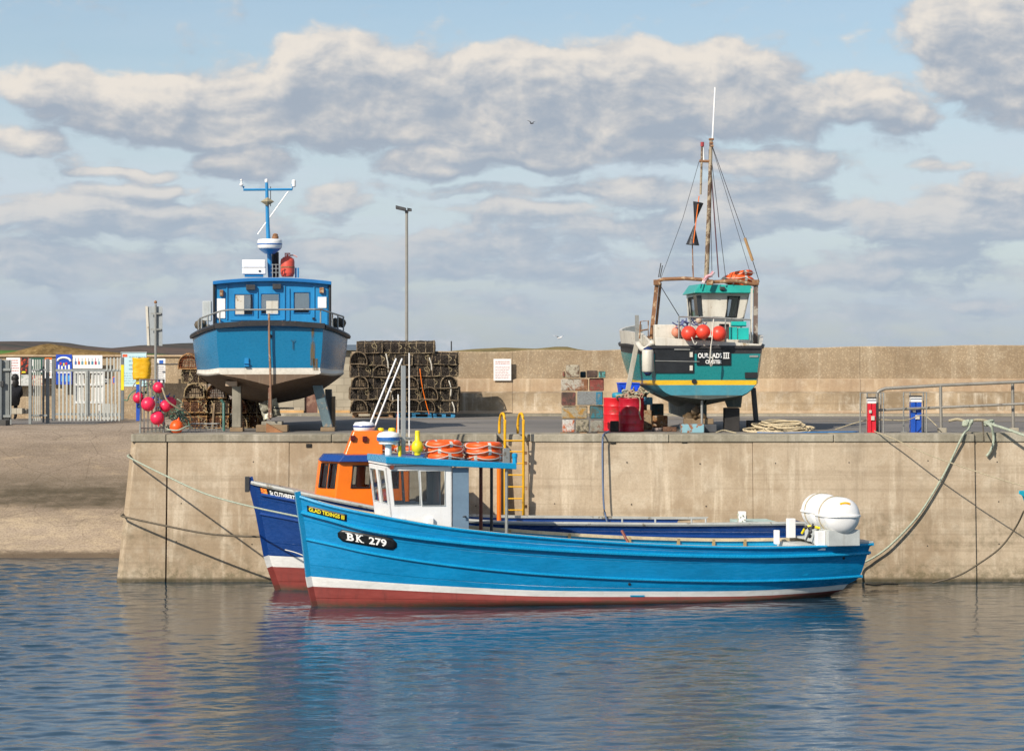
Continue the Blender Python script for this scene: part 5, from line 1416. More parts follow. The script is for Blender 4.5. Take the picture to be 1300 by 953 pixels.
# canister and gas bottle: own things
def at4(px, py, u): return h4.M @ P4(px, py, u)
p = at4(322.5, 351.5, um); s_ = 30*.0193
cn = empty('liferaft_canister', p, ph-math.pi/2, 'rectangular white liferaft box on the blue wheelhouse roof left of its mast', 'liferaft box')
m_ = MB(); m_.box((-s_/2, -.25, .06), (s_/2, .25, .21)); m_.build('lower_shell', white, cn, bevel=.02)
m_ = MB(); m_.box((-s_/2, -.25, .215), (s_/2, .25, .42)); m_.build('upper_shell', white, cn, bevel=.03)
m_ = MB(); m_.box((-s_/2+.06, -.2, 0), (s_/2-.06, .2, .055)); m_.build('cradle', houseblue, cn)
m_ = MB(); m_.cbox(.14, -.262, .14, .05, .02, .04); m_.build('catch', darkmetal, cn)
p = at4(365, 351.5, um); gc = empty('gas_bottle', p, 0, 'red gas bottle standing on the blue wheelhouse roof right of its mast', 'gas bottle')
m_ = MB(); m_.smooth = True; m_.lathe([(.13, 0), (.15, .01), (.15, .04), (.17, .07), (.175, .1), (.175, .38), (.16, .44), (.1, .49), (.05, .5), (0, .505)], (0, 0, 0), k=26); m_.build('cylinder', paint('gas_red', c('#dc5541'), .5, .12, wear=c('#b8483a'), wamt=.2), gc)
m_ = MB(); m_.tube([(-.05, 0, .48), (-.06, 0, .58), (.06, 0, .58), (.05, 0, .48)], .018, 7); m_.bar((0, 0, .49), (0, 0, .56), .03); m_.build('collar', paint('gas_red', c('#d4452f')), gc)
m_ = MB(); m_.lathe([(.177, .22), (.18, .225), (.18, .25), (.177, .255)], (0, 0, 0), k=26); m_.build('strap', rust, gc)
m_ = MB(); m_.tube(catmull([(.05, -.02, .53), (.16, -.02, .53), (.24, .0, .49)], 4), .02, 6); m_.build('hose', paint('pink_hose', c('#d7a79c'), .6), gc)

# props and blocks under the boats
timber = paint('grey_prop_timber', c('#8d8777'), .85, .2, streak=c('#5b564a'), samt=.5)
timber2 = paint('brown_block_timber', c('#846f54'), .85, .22, streak=c('#4e4132'), samt=.5)
bluegrey = paint('blue_grey_steel_prop', c('#5c6f74'), .7, .25, wear=c('#8a7f70'), wamt=.35)
def prop(x0, x1, yt, yb, Y, label, mat=timber, lean=0, w2=None, dz=.15, name='support_post', grp='props and blocks under the boats'):
    """upright with foot block and head pad, px extents at top"""
    s = Y/F; X = WX((x0+x1)/2, Y); w = (x1-x0)*s; ro = empty(name, (X, Y, QZ), 0, label, 'prop', grp)
    zt = WZ(yt, Y)-QZ; m_ = MB(); m_.hexa([(-w/2-lean, -dz, .1), (w/2-lean, -dz, .1), (w/2-lean, dz, .1), (-w/2-lean, dz, .1), (-w/2, -dz, zt), (w/2, -dz, zt), (w/2, dz, zt), (-w/2, dz, zt)])
    m_.build('post', mat, ro, bevel=.012)
    m_ = MB(); m_.box((-w*.75-lean, -dz*1.4, 0), (w*.75-lean, dz*1.4, .098)); m_.build('foot', timber2, ro, bevel=.01)
    return ro
ro = prop(295.5, 306.5, 490, 548, 66.6, 'pale square prop under the left half of the blue boat')
m_ = MB(); m_.box((-.26, -.2, WZ(490, 66.6)-QZ), (.02, .2, WZ(483.5, 66.6)-QZ)); m_.build('head_pad', paint('pale_pad', c('#c0a98f'), .8), ro, bevel=.01)
ro = prop(397, 409, 489, 549, 66.8, 'leaning blue grey steel prop under the right half of the blue boat', bluegrey, lean=-.26)
ro = prop(413, 421, 494, 549, 68, 'dark upright prop behind the leaning one under the blue boat', darkmetal, lean=-.05)
ro = prop(421.5, 425.5, 503, 549, 67.6, 'narrow dark plank prop at the right end of the blue boat supports', timber2)
def block(x0, x1, yt, yb, Y, label, mat, name='timber_block', dz=.25, cat='block', grp=None, rz=0, bev=.015):
    X = WX((x0+x1)/2, Y); w = (x1-x0)*Y/F; z1 = WZ(yt, Y); z0 = max(QZ+.003, WZ(yb, Y)); m_ = MB()
    m_.cbox(0, 0, (z1-z0)/2, w, dz*2, z1-z0, Matrix.Rotation(rz, 3, 'Z')); m_.v = [p+Vector((X, Y, z0)) for p in m_.v]
    return tag(m_.build(name, mat, bevel=bev), label, cat, grp)
gk = 'props and blocks under the boats'
block(326, 366, 539, 552, 66.2, 'wide brown keel block under the blue boat rudder', timber2, grp=gk)
block(333, 359, 534.5, 539, 66.3, 'thin plank on top of the keel block under the blue boat', timber, grp=gk)
m_ = MB(); X = WX(345, 65.9); m_.v = [Vector(p)+Vector((X, 65.85, QZ)) for p in ((-.12, -.1, 0), (.28, -.1, 0), (-.12, -.1, .22), (-.12, .1, 0), (.28, .1, 0), (-.12, .1, .22))]
m_.face([0, 1, 2]); m_.face([5, 4, 3]); m_.face([0, 3, 4, 1]); m_.face([1, 4, 5, 2]); m_.face([2, 5, 3, 0])
tag(m_.build('timber_wedge', paint('rusty_wedge', c('#9a6a44'), .8, .3)), 'rusty orange wedge lying against the blue boat keel block', 'wedge', gk)

# =================== BOAT ON THE HARD, RIGHT (teal) ===================
teal = hullpaint('teal_hull_paint', c('#168180', .9), .3, streaks=c('#126662'), samt=.12, plank=.02, mott=.5)
tealp = paint('teal_paint', c('#22998c'), .4, .1)
yband = hullpaint('yellow_band', c('#e2b521'), .4, plank=.05)
antiblue = hullpaint('pale_teal_antifouling', c('#3f8b9b'), .6, streaks=c('#5f7d7c'), samt=.5, plank=.1)
botgrey = hullpaint('grey_green_bottom', c('#46514e'), .8, streaks=c('#7c7a6c'), samt=.6, plank=.1)
p5 = math.atan2(1, -.05)
f5 = Frame((WX(897, 65.8), 65.8, QZ), p5)
tb5 = empty('fishing_boat', f5.o, p5, 'teal boat with black stern, yellow stripe and rusty gantry, propped up on the quay', 'boat')
P5 = lambda px, py, u: f5.atu(px, py, u)
def z5(py, u): return zq(py, 65.8+u)
# half widths: transom 829..966 -> 1.29 ; max on left side 807
A5 = [
 [(0, .02, z5(507, 0)), (0, .85, z5(501.5, 0)), (0, 1.17, z5(488.6, 0)), (0, 1.2, z5(482.5, 0)), (0, 1.25, z5(460, 0)), (0, 1.29, z5(449, 0)), (0, 1.3, z5(440.5, 0))],
 [(1.0, .03, z5(515, 1)), (1.0, .95, z5(503.5, 1)), (1.0, 1.32, z5(488.6, 1)), (1.0, 1.37, z5(482.5, 1)), (1.0, 1.44, z5(460, 1)), (1.0, 1.46, z5(449.5, 1)), (1.0, 1.48, z5(441, 1))],
 [(2.6, .05, .7), (2.6, .9, .95), (2.6, 1.44, z5(488, 2.6)), (2.6, 1.5, z5(482, 2.6)), (2.6, 1.6, z5(460, 2.6)), (2.6, 1.64, z5(448, 2.6)), (2.6, 1.68, z5(438, 2.6))],
 [(4.6, .05, .55), (4.6, .85, .85), (4.6, 1.35, 1.25), (4.6, 1.45, 1.35), (4.6, 1.6, 1.75), (4.6, 1.64, 1.95), (4.6, 1.66, 2.1)],
 [(6.4, .05, .5), (6.4, .5, .85), (6.4, .85, 1.3), (6.4, .95, 1.4), (6.4, 1.2, 1.8), (6.4, 1.28, 2.05), (6.4, 1.32, 2.2)],
 [(8.2, .03, .6), (8.3, .04, .9), (8.4, .05, 1.35), (8.42, .05, 1.45), (8.6, .06, 1.9), (8.7, .06, 2.2), (8.8, .06, 2.4)]]
h5 = Hull(A5, f5.o, p5)
h5.shell([0, 1, 2, 3, 3, 4], nu=5, nv=4, transom='start').build('hull', [botgrey, antiblue, yband, teal, blackcap], tb5)
P5t = lambda px, py: P5(px, py, -.01)
hollow(h5, lambda u: sheer_z(h5, u)-.45, tb5, offwhite, greywhite, .1, 4.6, top=.02)
r = h5.rail(MB(), 6, [(-.08, -.02), (.03, -.03), (.05, .03), (-.08, .04)]); p = h5.at(0, 6, -1)
r.beam((-.0, -abs(p.y)-.03, p.z+.0), (-.0, abs(p.y)+.03, p.z+.0), .09, .07); r.build('gunwale', blackcap, tb5)
# white raised bulwark forward on the left
mb = MB()
for side, a0, a1, hgt in ((1, .3, 4.4, .3), (-1, .4, 4.4, .2)):
    n_ = 24; o = len(mb.v)
    for i in range(n_+1):
        a = a0+(a1-a0)*i/n_; q_ = h5.at(a, 6, side); hh = hgt*min(1, .35+i/6)+.04*i/n_
        mb.v += [q_+Vector((0, -side*.02, .04)), q_+Vector((0, side*.02, .04+hh)), q_+Vector((0, -side*.05, .04+hh)), q_+Vector((0, -side*.07, .04))]
    for i in range(n_):
        for j in range(4): mb.face([o+4*i+j, o+4*i+(j+1) % 4, o+4*i+4+(j+1) % 4, o+4*i+4+j])
    mb.face([o, o+1, o+2, o+3]); mb.face([o+4*n_+3, o+4*n_+2, o+4*n_+1, o+4*n_])
mb.build('bulwark', offwhite, tb5)
m_ = MB(); a_ = P5(832, 437.6, .02); b_ = P5(965, 442, .02); m_.hexa([(.0, b_.y, b_.z-.02), (.0, a_.y, a_.z-.02), (.3, a_.y, a_.z-.02), (.3, b_.y, b_.z-.02), (.0, b_.y, b_.z+.1), (.0, a_.y, a_.z+.18), (.3, a_.y, a_.z+.18), (.3, b_.y, b_.z+.1)]); m_.build('stern_coaming', offwhite, tb5, bevel=.015)
# keel / skeg / rudder / propeller
mb = MB(); mb.hexa([(.55, -.07, .2), (8.0, -.05, .3), (8.0, .05, .3), (.55, .07, .2), (.7, -.09, 1.0), (8.2, -.05, .8), (8.2, .05, .8), (.7, .09, 1.0)]); mb.build('keel', botgrey, tb5)
mb = MB(); mb.bar(P5(891, 539, .2), P5(891, 505, .2), .03); mb.build('rudder_stock', steel, tb5)
mb = MB(); mb.smooth = True; pz = z5(530, .4)
for i in range(4):
    a = i*math.pi/2+.15; d = Vector((0, math.cos(a), math.sin(a))); t = Vector((0, -math.sin(a), math.cos(a))); c0 = Vector((.42, f5.atu(883, 530, .4).y, pz)); o = len(mb.v)
    for j in range(7):
        s_ = j/6; wd = .02+.11*math.sin(math.pi*min(1, s_*1.1+.05))**.8; r_ = .04+.26*s_
        mb.v += [c0+d*r_-t*wd+Vector((-.05, 0, 0)), c0+d*(r_+.02)+Vector((.01, 0, 0)), c0+d*r_+t*wd+Vector((.05, 0, 0))]
    for j in range(6):
        for q_ in range(2): mb.face([o+j*3+q_, o+j*3+q_+1, o+j*3+q_+4, o+j*3+q_+3])
mb.lathe([(0, -.1), (.06, -.06), (.06, .15)], (.42, c0.y, pz), (1, 0, 0), 12)
pr_ = mb.build('propeller', paint('dark_bronze', c('#6f5c44'), .5, .3, metal=.4), tb5); s = pr_.modifiers.new('t', 'SOLIDIFY'); s.thickness = .015
# transom plates and writing
def tq_(x0, y0_, x1, y1, u=-.016): return [P5(x0, y1, u), P5(x1, y1+.0, u), P5(x1, y0_, u), P5(x0, y0_, u)]
def tplate(x0, y0_, x1, y1, mat, nm, th=.03, par=None):
    a_ = P5(x0, y1, 0); b_ = P5(x1, y0_, 0); m_ = MB(); m_.box((-th, min(a_.y, b_.y), a_.z), (-.004, max(a_.y, b_.y), b_.z)); return m_.build(nm, mat, par or tb5, bevel=.004)
dp = tplate(831.5, 444, 880.8, 473.5, paint('black_panel', c('#1c1e20'), .5, .4, scale=4), 'stern_door')
m_ = MB(); a_ = P5(831.5, 458, -.04); b_ = P5(888, 459, -.04); m_.bar(a_, b_, .01); a_ = P5(856, 443.6, -.05); b_ = P5(876, 443.8, -.05); m_.bar(a_, b_, .015); m_.build('hinge_bar', steel, dp)
for py in (450, 467): m_ = MB(); a_ = P5(877.5, py, -.04); m_.cbox(a_.x, a_.y, a_.z, .03, .07, .12); m_.build('latch', offwhite, dp)
np_ = tplate(884.5, 445.5, 927.7, 463.5, signblack, 'name_board')
fq = quadfn(*tq_(886, 446.5, 926, 462.5, -.036)); mb = MB(); add_text(mb, 'OUR LADS', fq, .0, .5, .76, .9, .03); add_text(mb, 'III', fq, .82, .5, .98, .9, .0)
o = len(mb.v); mb.v += [fq(.8, .88), fq(1, .88), fq(1, .94), fq(.8, .94)]; mb.face([o, o+1, o+2, o+3]); o = len(mb.v); mb.v += [fq(.8, .46), fq(1, .46), fq(1, .52), fq(.8, .52)]; mb.face([o, o+1, o+2, o+3])
add_text(mb, 'CRASTER', fq, .24, .06, .76, .36, .03); mb.build('name', lettering, np_)
tplate(945.5, 472.5, 961.8, 480, black, 'rubber_pad', .04); tplate(951.5, 451, 962.5, 453.5, steel, 'maker_plate', .02)
m_ = MB(); a_ = P5(881.2, 484, 0); m_.lathe([(.06, 0), (.06, .02), (.045, .03)], (-.03, a_.y, a_.z), (1, 0, 0), 14); m_.build('exhaust_outlet', black, tb5)
# wheelhouse to starboard
w0, w1 = 2.0, 4.0
BL, BR = P5(892, 412, w0), P5(943, 413, w0); TL, TR = P5(890, 372, w0), P5(952, 373.5, w0)
zb5 = BL.z-.6; zt5 = TL.z
def ll(z, a, b): t = (z-BL.z)/(TL.z-BL.z); return a+(b-a)*t
yLb, yLt, yRb, yRt = ll(zb5, BL.y, TL.y), TL.y, ll(zb5, BR.y, TR.y), TR.y
qa5 = [(w0, yLb, zb5), (w0, yRb, zb5), (w0, yRt, zt5), (w0, yLt, zt5)]
def uv5(px, py):
    p = P5(px, py, w0); t = (p.z-zb5)/(zt5-zb5); l = yLb+(yLt-yLb)*t; r__ = yRb+(yRt-yRb)*t; return (p.y-l)/(r__-l), t
a_, b_ = uv5(921.8, 402), uv5(938.5, 376.5)
hw5 = [(a_[0], a_[1], b_[0], b_[1])]
qr5 = [(w0, yRb, zb5), (w1, yRb, zb5), (w1+.15, yRt, zt5), (w0, yRt, zt5)]; ql5 = [(w1, yLb+.12, zb5), (w0, yLb, zb5), (w0, yLt, zt5), (w1+.15, yLt+.12, zt5)]
qf5 = [(w1, yRb, zb5), (w1, yLb+.12, zb5), (w1+.15, yLt+.12, zt5), (w1+.15, yRt, zt5)]
hs5 = [(.15, .55, .85, .93)]
mb = MB(); mb.panel(*qa5, hw5, .05); mb.panel(*qr5, hs5, .05); mb.panel(*ql5, hs5, .05); mb.panel(*qf5, [(.1, .55, .45, .93), (.55, .55, .9, .93)], .05)
wh5 = mb.build('wheelhouse', offwhite, tb5, bevel=.015)
for qq, hs in ((qa5, hw5), (qr5, hs5), (ql5, hs5), (qf5, [(.1, .55, .45, .93), (.55, .55, .9, .93)])):
    for h_ in hs:
        m_ = MB(); m_.hole_quads(*qq, [h_], inset=.02); m_.build('window_pane', glass, wh5)
        m_ = MB(); m_.hole_quads(*qq, [h_], frame=.03); m_.build('window_frame', black, wh5)
# slanted dark window seen on the left corner
m_ = MB(); c1 = [P5(886.5, 400, w0-.02), P5(891.5, 400.5, w0-.03), P5(889.5, 374.5, w0-.03), P5(884, 375, w0-.02)]; m_.v = [Vector(p) for p in c1]+[Vector(p)+Vector((.5, .02, 0)) for p in c1]
for f_ in ((0, 1, 2, 3), (7, 6, 5, 4), (0, 4, 5, 1), (3, 2, 6, 7), (0, 3, 7, 4)): m_.face(f_)
m_.build('side_screen', paint('smoked_screen', c('#2a2f33'), .15, bump=0), wh5)
rl, rr_ = P5(880.5, 372.5, w0-.2), P5(958.8, 373.5, w0-.2); zt6 = z5(361.5, w0)
m_ = MB(); m_.hexa([(w0-.2, rr_.y, zt5), (w1+.35, rr_.y, zt5), (w1+.35, rl.y, zt5), (w0-.2, rl.y, zt5), (w0-.1, rr_.y+.1, zt6-.02), (w1+.2, rr_.y+.1, zt6), (w1+.2, rl.y-.16, zt6+.04), (w0-.1, rl.y-.16, zt6+.02)])
m_.build('roof', tealp, tb5, bevel=.02)
m_ = MB(); p = P5(917, 366, w0-.2); m_.cbox(p.x, p.y, p.z, .1, .12, .08); m_.build('deck_floodlight', darkmetal, tb5, bevel=.01)
# gantry
ug = .9; m_ = MB(); m_.beam(P5(826.5, 430, ug), P5(834, 359, ug), .09, .09, up=Vector((1, 0, 0))); m_.build('gantry_leg', rust, tb5)
m_ = MB(); m_.beam(P5(831.5, 430, ug+.12), P5(838.5, 359, ug+.12), .06, .06, up=Vector((1, 0, 0))); m_.build('gantry_leg', rust, tb5)
m_ = MB(); m_.tube([P5(834, 357.5, ug), P5(842, 354.5, ug), P5(870, 353.5, ug), P5(892, 355, ug), P5(905, 358, ug), P5(935, 356.5, ug), P5(958, 361.5, ug)], .045, 8); gt = m_.build('gantry_beam', rust, tb5)
m_ = MB(); m_.beam(P5(959, 436, ug), P5(959.5, 361, ug), .1, .1, up=Vector((1, 0, 0))); m_.build('gantry_leg', paint('dark_rusted_leg', c('#6f5d52'), .8, .25, wear=c('#a39a8c'), wamt=.3), tb5)
m_ = MB(); m_.beam(P5(953, 436, ug), P5(954.5, 366, ug), .05, .05, up=Vector((1, 0, 0))); m_.build('gantry_brace', offwhite, tb5)
for px in (834, 901, 959):
    m_ = MB(); p = P5(px, 358.5, ug-.05); m_.cbox(p.x, p.y, p.z, .12, .16, .13); m_.build('block_fitting', rust, gt, bevel=.01)
for (a0_, b0_, a1_, b1_) in ((836, 352, 839, 334), (838, 352, 841, 337)): m_ = MB(); m_.bar(P5(a0_, b0_, ug), P5(a1_, b1_, ug), .012); m_.build('short_aerial', darkmetal, gt)
# mast, aerial, topping pole
u6 = 1.6; m_ = MB(); m_.tube([P5(896.5, 360, u6), P5(900, 270, u6), P5(902.8, 176, u6)], .045, 9, rs=[.06, .055, .04]); m5 = m_.build('mast', paint('cream_rust_mast', c('#a3937a'), .7, .2, wear=c('#5e4936'), wamt=.6, wscale=5), tb5)
m_ = MB(); m_.bar(P5(904.5, 178, u6), P5(908, 111, u6), .022); m_.build('white_aerial', white, m5)
m_ = MB(); p = P5(903, 177, u6)
for dz in (0, -.09, -.16): m_.cbox(p.x, p.y-.02*(dz < -.1), p.z+dz, .1, .12-.3*abs(dz), .05)
m_.build('masthead_fitting', rust, m5, bevel=.01)
m_ = MB(); m_.tube([P5(889.5, 247, u6), P5(891.5, 181, u6)], .028, 7); m_.build('signal_pole', paint('cream_rust_mast', c('#b9ab8c')), m5)
m_ = MB(); m_.bar(P5(888, 204.5, u6), P5(901.5, 205, u6), .035); m_.build('spreader', rust, m5)
m_ = MB(); m_.bar(P5(891.6, 186, u6), P5(891.6, 180.5, u6), .045); m_.build('masthead_light', paint('red_lamp', c('#a3363a'), .4), m5)
m_ = MB(); m_.bar(P5(893.5, 205, u6), P5(892.5, 184, u6), .02); m_.build('white_aerial', white, m5)
m_ = MB(); m_.bar(P5(945.5, 302, u6), P5(955.5, 331, u6), .035); m_.build('rigging_strop', paint('tan_strop', c('#b08a5c'), .8, .2), m5)
rig = [((903, 182), (945.5, 302), .008), ((955.5, 331), (964, 358), .01), ((904, 186), (952, 345), .006), ((903, 200), (921, 350), .008), ((902, 205), (912.5, 352), .016), ((901, 215), (904, 352), .008), ((900, 190), (898, 352), .007), ((887.5, 205), (867, 277), .006), ((867, 277), (838, 356), .006), ((838, 362), (862, 401), .01), ((879, 337), (880.3, 354), .012)]
for (a_, b_, r_) in rig:
    m_ = MB(); m_.bar(P5(*a_, u6), P5(*b_, u6), r_, 5); m_.build('rigging_wire', darkmetal if r_ < .015 else paint('maroon_line', c('#5b3a40'), .8), m5)
# two black cones point to point (day shapes)
m_ = MB(); ctr = P5(881.5, 285, u6-.1)
tp = P5(886.5, 257, u6-.1); m_.lathe([(.0, 0), (.13, (tp-ctr).length)], ctr, tp-ctr, 14); m_.build('upper_cone', paint('black_cone', c('#26262a'), .6, .2), m5)
bp = P5(879.3, 311, u6-.1); m_ = MB(); m_.lathe([(.0, 0), (.165, (bp-ctr).length)], ctr, bp-ctr, 14); m_.build('lower_cone', paint('black_cone', c('#26262a')), m5)
m_ = MB(); m_.bar(P5(887.5, 249, u6-.2), P5(880, 311, u6-.24), .012); m_.build('orange_line', orange, m5)
m_ = MB(); m_.bar(P5(879, 311, u6-.1), P5(880.3, 355, u6-.1), .014); m_.build('cone_pole', rust, m5)
m_ = MB(); m_.tube(catmull([P5(893, 359, ug-.05), P5(897, 352, ug-.1), P5(903, 349, ug-.1), P5(906, 345, ug-.1)], 4), .05, 6, rs=None); m_.build('folded_flag', paint('faded_pink_flag', c('#c58a92'), .8, .3, scale=9, wear=c('#d9d2cf'), wamt=.6, wscale=9), m5)
# stern rails and gear
m_ = MB(); z_ = P5(870, 402, .1); m_.tube([P5(862, 432, .1), P5(862, 402, .1), P5(900, 403, .1), P5(953, 406, .1), P5(953, 432, .1)], .022, 7); m_.build('stern_rail', steel, tb5)
for px in (876, 921): m_ = MB(); m_.bar(P5(px, 403.5, .1), P5(px, 436, .1), .016); m_.build('stanchion', steel, tb5)
m_ = MB(); m_.tube([P5(812, 430, .7), P5(813, 408, .7), P5(823, 407, .7), P5(823, 430, .7)], .02, 6); m_.bar(P5(812, 420, .7), P5(823, 418, .7), .018); m_.build('side_rail', rust, tb5)
m_ = MB(); m_.beam(P5(809, 433, 1.2), P5(808.5, 400, 1.2), .09, .07, up=Vector((1, 0, 0))); m_.build('side_post', steel, tb5)
m_ = MB(); a_, b_ = P5(863, 436, .25), P5(922, 428, .25); m_.box((.2, b_.y, a_.z-.05), (.6, a_.y, b_.z)); m_.build('net_box', paint('brown_plank_box', c('#6d5644'), .8, .25), tb5, bevel=.01)
m_ = MB(); a_, b_ = P5(914, 430, .4), P5(925, 411, .4); m_.box((.3, b_.y, a_.z), (.6, a_.y, b_.z)); m_.build('locker', paint('dark_brown_locker', c('#4e3d36'), .7, .2), tb5, bevel=.01)
m_ = MB(); a_, b_ = P5(831, 438, .5), P5(866, 412, .5); m_.box((.45, b_.y, a_.z), (1.4, a_.y, b_.z)); m_.build('fish_hold_box', offwhite, tb5, bevel=.02)
m_ = MB(); m_.smooth = True; m_.tube(catmull([P5(810, 436, .9), P5(816, 443, .5), P5(823, 441, .3), P5(829, 434, .1)], 5), .07, 8); m_.build('draped_sheet', offwhite, tb5)
m_ = MB(); p = P5(887, 407, .15); m_.smooth = True; m_.ball(p, .085, 12); m_.build('small_float', paint('dirty_float', c('#b8a48c'), .6, .2), tb5)
m_ = MB(); random.seed(12)
for i in range(14):
    a_ = P5(874+random.uniform(-10, 24), 406+random.uniform(-2, 6), .12+random.uniform(-.05, .1)); b_ = a_+Vector((random.uniform(-.1, .1), random.uniform(-.25, .25), random.uniform(-.12, .05))); m_.tube(catmull([a_, (a_+b_)/2+Vector((0, 0, -.05)), b_], 3), .016, 5)
g_ = m_.build('rope_tangle', paint('blue_purple_rope', c('#59608c'), .9, .3), tb5); g_['kind'] = 'stuff'
# teal fish boxes on deck
for i, (x0, x1, y0_, y1) in enumerate(((926, 936.5, 415, 431), (937.5, 951, 416, 431), (929, 948, 408, 414.5))):
    a_, b_ = P5(x0, y1, .3), P5(x1, y0_, .3); p = h5.M @ Vector((.45, (a_.y+b_.y)/2, a_.z)); w_ = abs(a_.y-b_.y); hh = b_.z-a_.z
    bx = MB(); bx.box((-w_/2, -.15, 0), (w_/2, .15, .03)); 
    for q_ in ((-w_/2, -.15, -w_/2+.02, .15), (w_/2-.02, -.15, w_/2, .15), (-w_/2+.02, -.15, w_/2-.02, -.13), (-w_/2+.02, .13, w_/2-.02, .15)): bx.box((q_[0], q_[1], .03), (q_[2], q_[3], hh))
    bx.v = [v+p for v in bx.v]; tag(bx.build('fish_box', paint('turquoise_plastic', c('#1fb0a6'), .4, .1), bevel=.004), ['left turquoise fish box on the teal boat stern deck', 'wider turquoise fish box beside the right gantry leg of the teal boat', 'topmost flat turquoise fish box on the teal boat stern deck'][i], 'fish box', 'turquoise fish boxes on the teal boat')
# lifebuoy on the roof
def at5(px, py, u): return h5.M @ P5(px, py, u)
p = at5(937.5, 355, 2.4); lifebuoy(p.x, p.y, p.z-.02, .32, .085, 'red orange lifebuoy lying on the teal wheelhouse roof', 'spare lifebuoy', tilt=(R(-7), R(8)))
p = at5(940, 350, 2.8); lifebuoy(p.x, p.y+.1, p.z+.03, .26, .07, 'smaller orange lifebuoy on top of the one on the teal roof', 'spare lifebuoy', tilt=(R(-7), R(8)))
# orange buoys on the stern rail
buoyred = paint('coral_buoy', c('#e8452f'), .45, .08, wear=c('#c23a30'), wamt=.1); 
def buoy(px, py, rp, Y, label, grp, mat, eye=Vector((0, 0, 1)), eyemat=None):
    r = rp*Y/F; p = W(px, py, Y); ro = empty('mooring_buoy', p-Vector((0, 0, r)), 0, label, 'buoy', grp); e = Vector(eye).normalized(); c0 = Vector((0, 0, r))
    m_ = MB(); m_.smooth = True; pr = []
    for i in range(15):
        a = math.pi*i/14; pr.append((r*math.sin(a), -r*math.cos(a)*(1.0 if i < 8 else 1.06)))
    m_.lathe(pr, c0, e, 26); m_.build('float', mat, ro)
    m_ = MB(); m_.lathe([(r*.26, r*.98), (r*.24, r*1.12), (r*.14, r*1.26), (r*.1, r*1.3)], c0, e, 12); m_.torus(c0+e*r*1.33, r*.12, r*.05, axis=e.cross(Vector((.3, 1, .2))), n=12, k=6); m_.build('eye', eyemat or mat, ro)
    return ro
gb_ = 'coral buoys along the teal boat stern rail'
buoy(874.4, 423.2, 9.6, 65.6, 'coral buoy, leftmost of the three large ones on the teal boat stern', gb_, buoyred, eye=(.1, 1, .25))
buoy(892.5, 421.2, 9.4, 65.6, 'coral buoy in the middle of the three large ones on the teal boat stern', gb_, buoyred, eye=(.1, 1, .25))
buoy(912.6, 423.4, 9.8, 65.55, 'coral buoy, rightmost of the three large ones, above the white hanging rope', gb_, buoyred, eye=(.1, 1, .25))
buoy(858.5, 421.7, 6.2, 66.1, 'small faded salmon buoy left of the three coral buoys', gb_, paint('faded_salmon_buoy', c('#cf8468'), .6, .12))
# fender
p = W(822.5, 475, 65.7); fe = empty('fender', (p.x, p.y, WZ(477, 65.7)), 0, 'white cylindrical fender with navy ends hanging at the teal stern corner', 'fender')
m_ = MB(); m_.smooth = True; m_.lathe([(.12, .09), (.14, .12), (.14, .58), (.12, .62)], (0, 0, 0), k=22); m_.build('body', offwhite, fe)
nv_ = paint('navy_fender_end', c('#1c2f5c'), .5)
m_ = MB(); m_.smooth = True; m_.lathe([(.02, 0), (.05, .0), (.09, .06), (.123, .1)], (0, 0, 0), k=22); m_.build('lower_cap', nv_, fe)
m_ = MB(); m_.smooth = True; m_.lathe([(.123, .61), (.1, .655), (.05, .68), (.02, .7)], (0, 0, 0), k=22); m_.build('upper_cap', nv_, fe)
# supports
gk2 = gk
m_ = MB(); m_.beam(W(787, 547.3, 66.9), W(808.5, 436, 66.7), .12, .12, up=Vector((0, 1, 0))); tag(m_.build('support_post', paint('pale_grey_prop', c('#b0aa9c'), .8, .15, streak=c('#7a7466'), samt=.5), bevel=.01), 'long pale plank leaning against the left side of the teal boat', 'prop', gk2)
ro = prop(953.5, 959, 492, 548, 67.2, 'leaning dark prop with a rubber foot right of the teal boat', darkmetal, lean=-.08)
block(919, 938, 517.5, 548, 66.6, 'tall black block carrying the teal boat on its right side', paint('black_bilge_block', c('#2b2826'), .8, .3), grp=gk2)
m_ = MB(); m_.hexa([(-.16, -.1, 0), (.16, -.1, 0), (.16, .1, 0), (-.16, .1, 0), (-.3, -.1, .34), (.2, -.1, .34), (.2, .1, .34), (-.3, .1, .34)]); p = W(932, 517, 66.6); m_.v = [v+p for v in m_.v]; tag(m_.build('support_pad', botgrey, bevel=.01), 'grey green pad between the black block and the teal hull', 'prop', gk2)
block(864, 893, 538, 552, 65.4, 'rust and pale blue painted block in front of the teal boat keel', paint('rust_blue_block', c('#8d5b3a'), .8, .25, wear=c('#7fa9b3'), wamt=.75, wscale=3), grp=gk2)
block(894, 909, 538.5, 549, 65.9, 'dark grey block right of the rust and pale blue one under the teal keel', paint('dark_grey_block', c('#45474a'), .8, .2), grp=gk2)
block(868, 905, 531, 538, 66.4, 'flat dark timber under the teal boat keel', timber2, grp=gk2)
block(948, 966, 533.5, 546, 67.0, 'black rubber tub foot of the leaning prop beside the teal boat', black, name='rubber_block', grp=gk2, dz=.2)
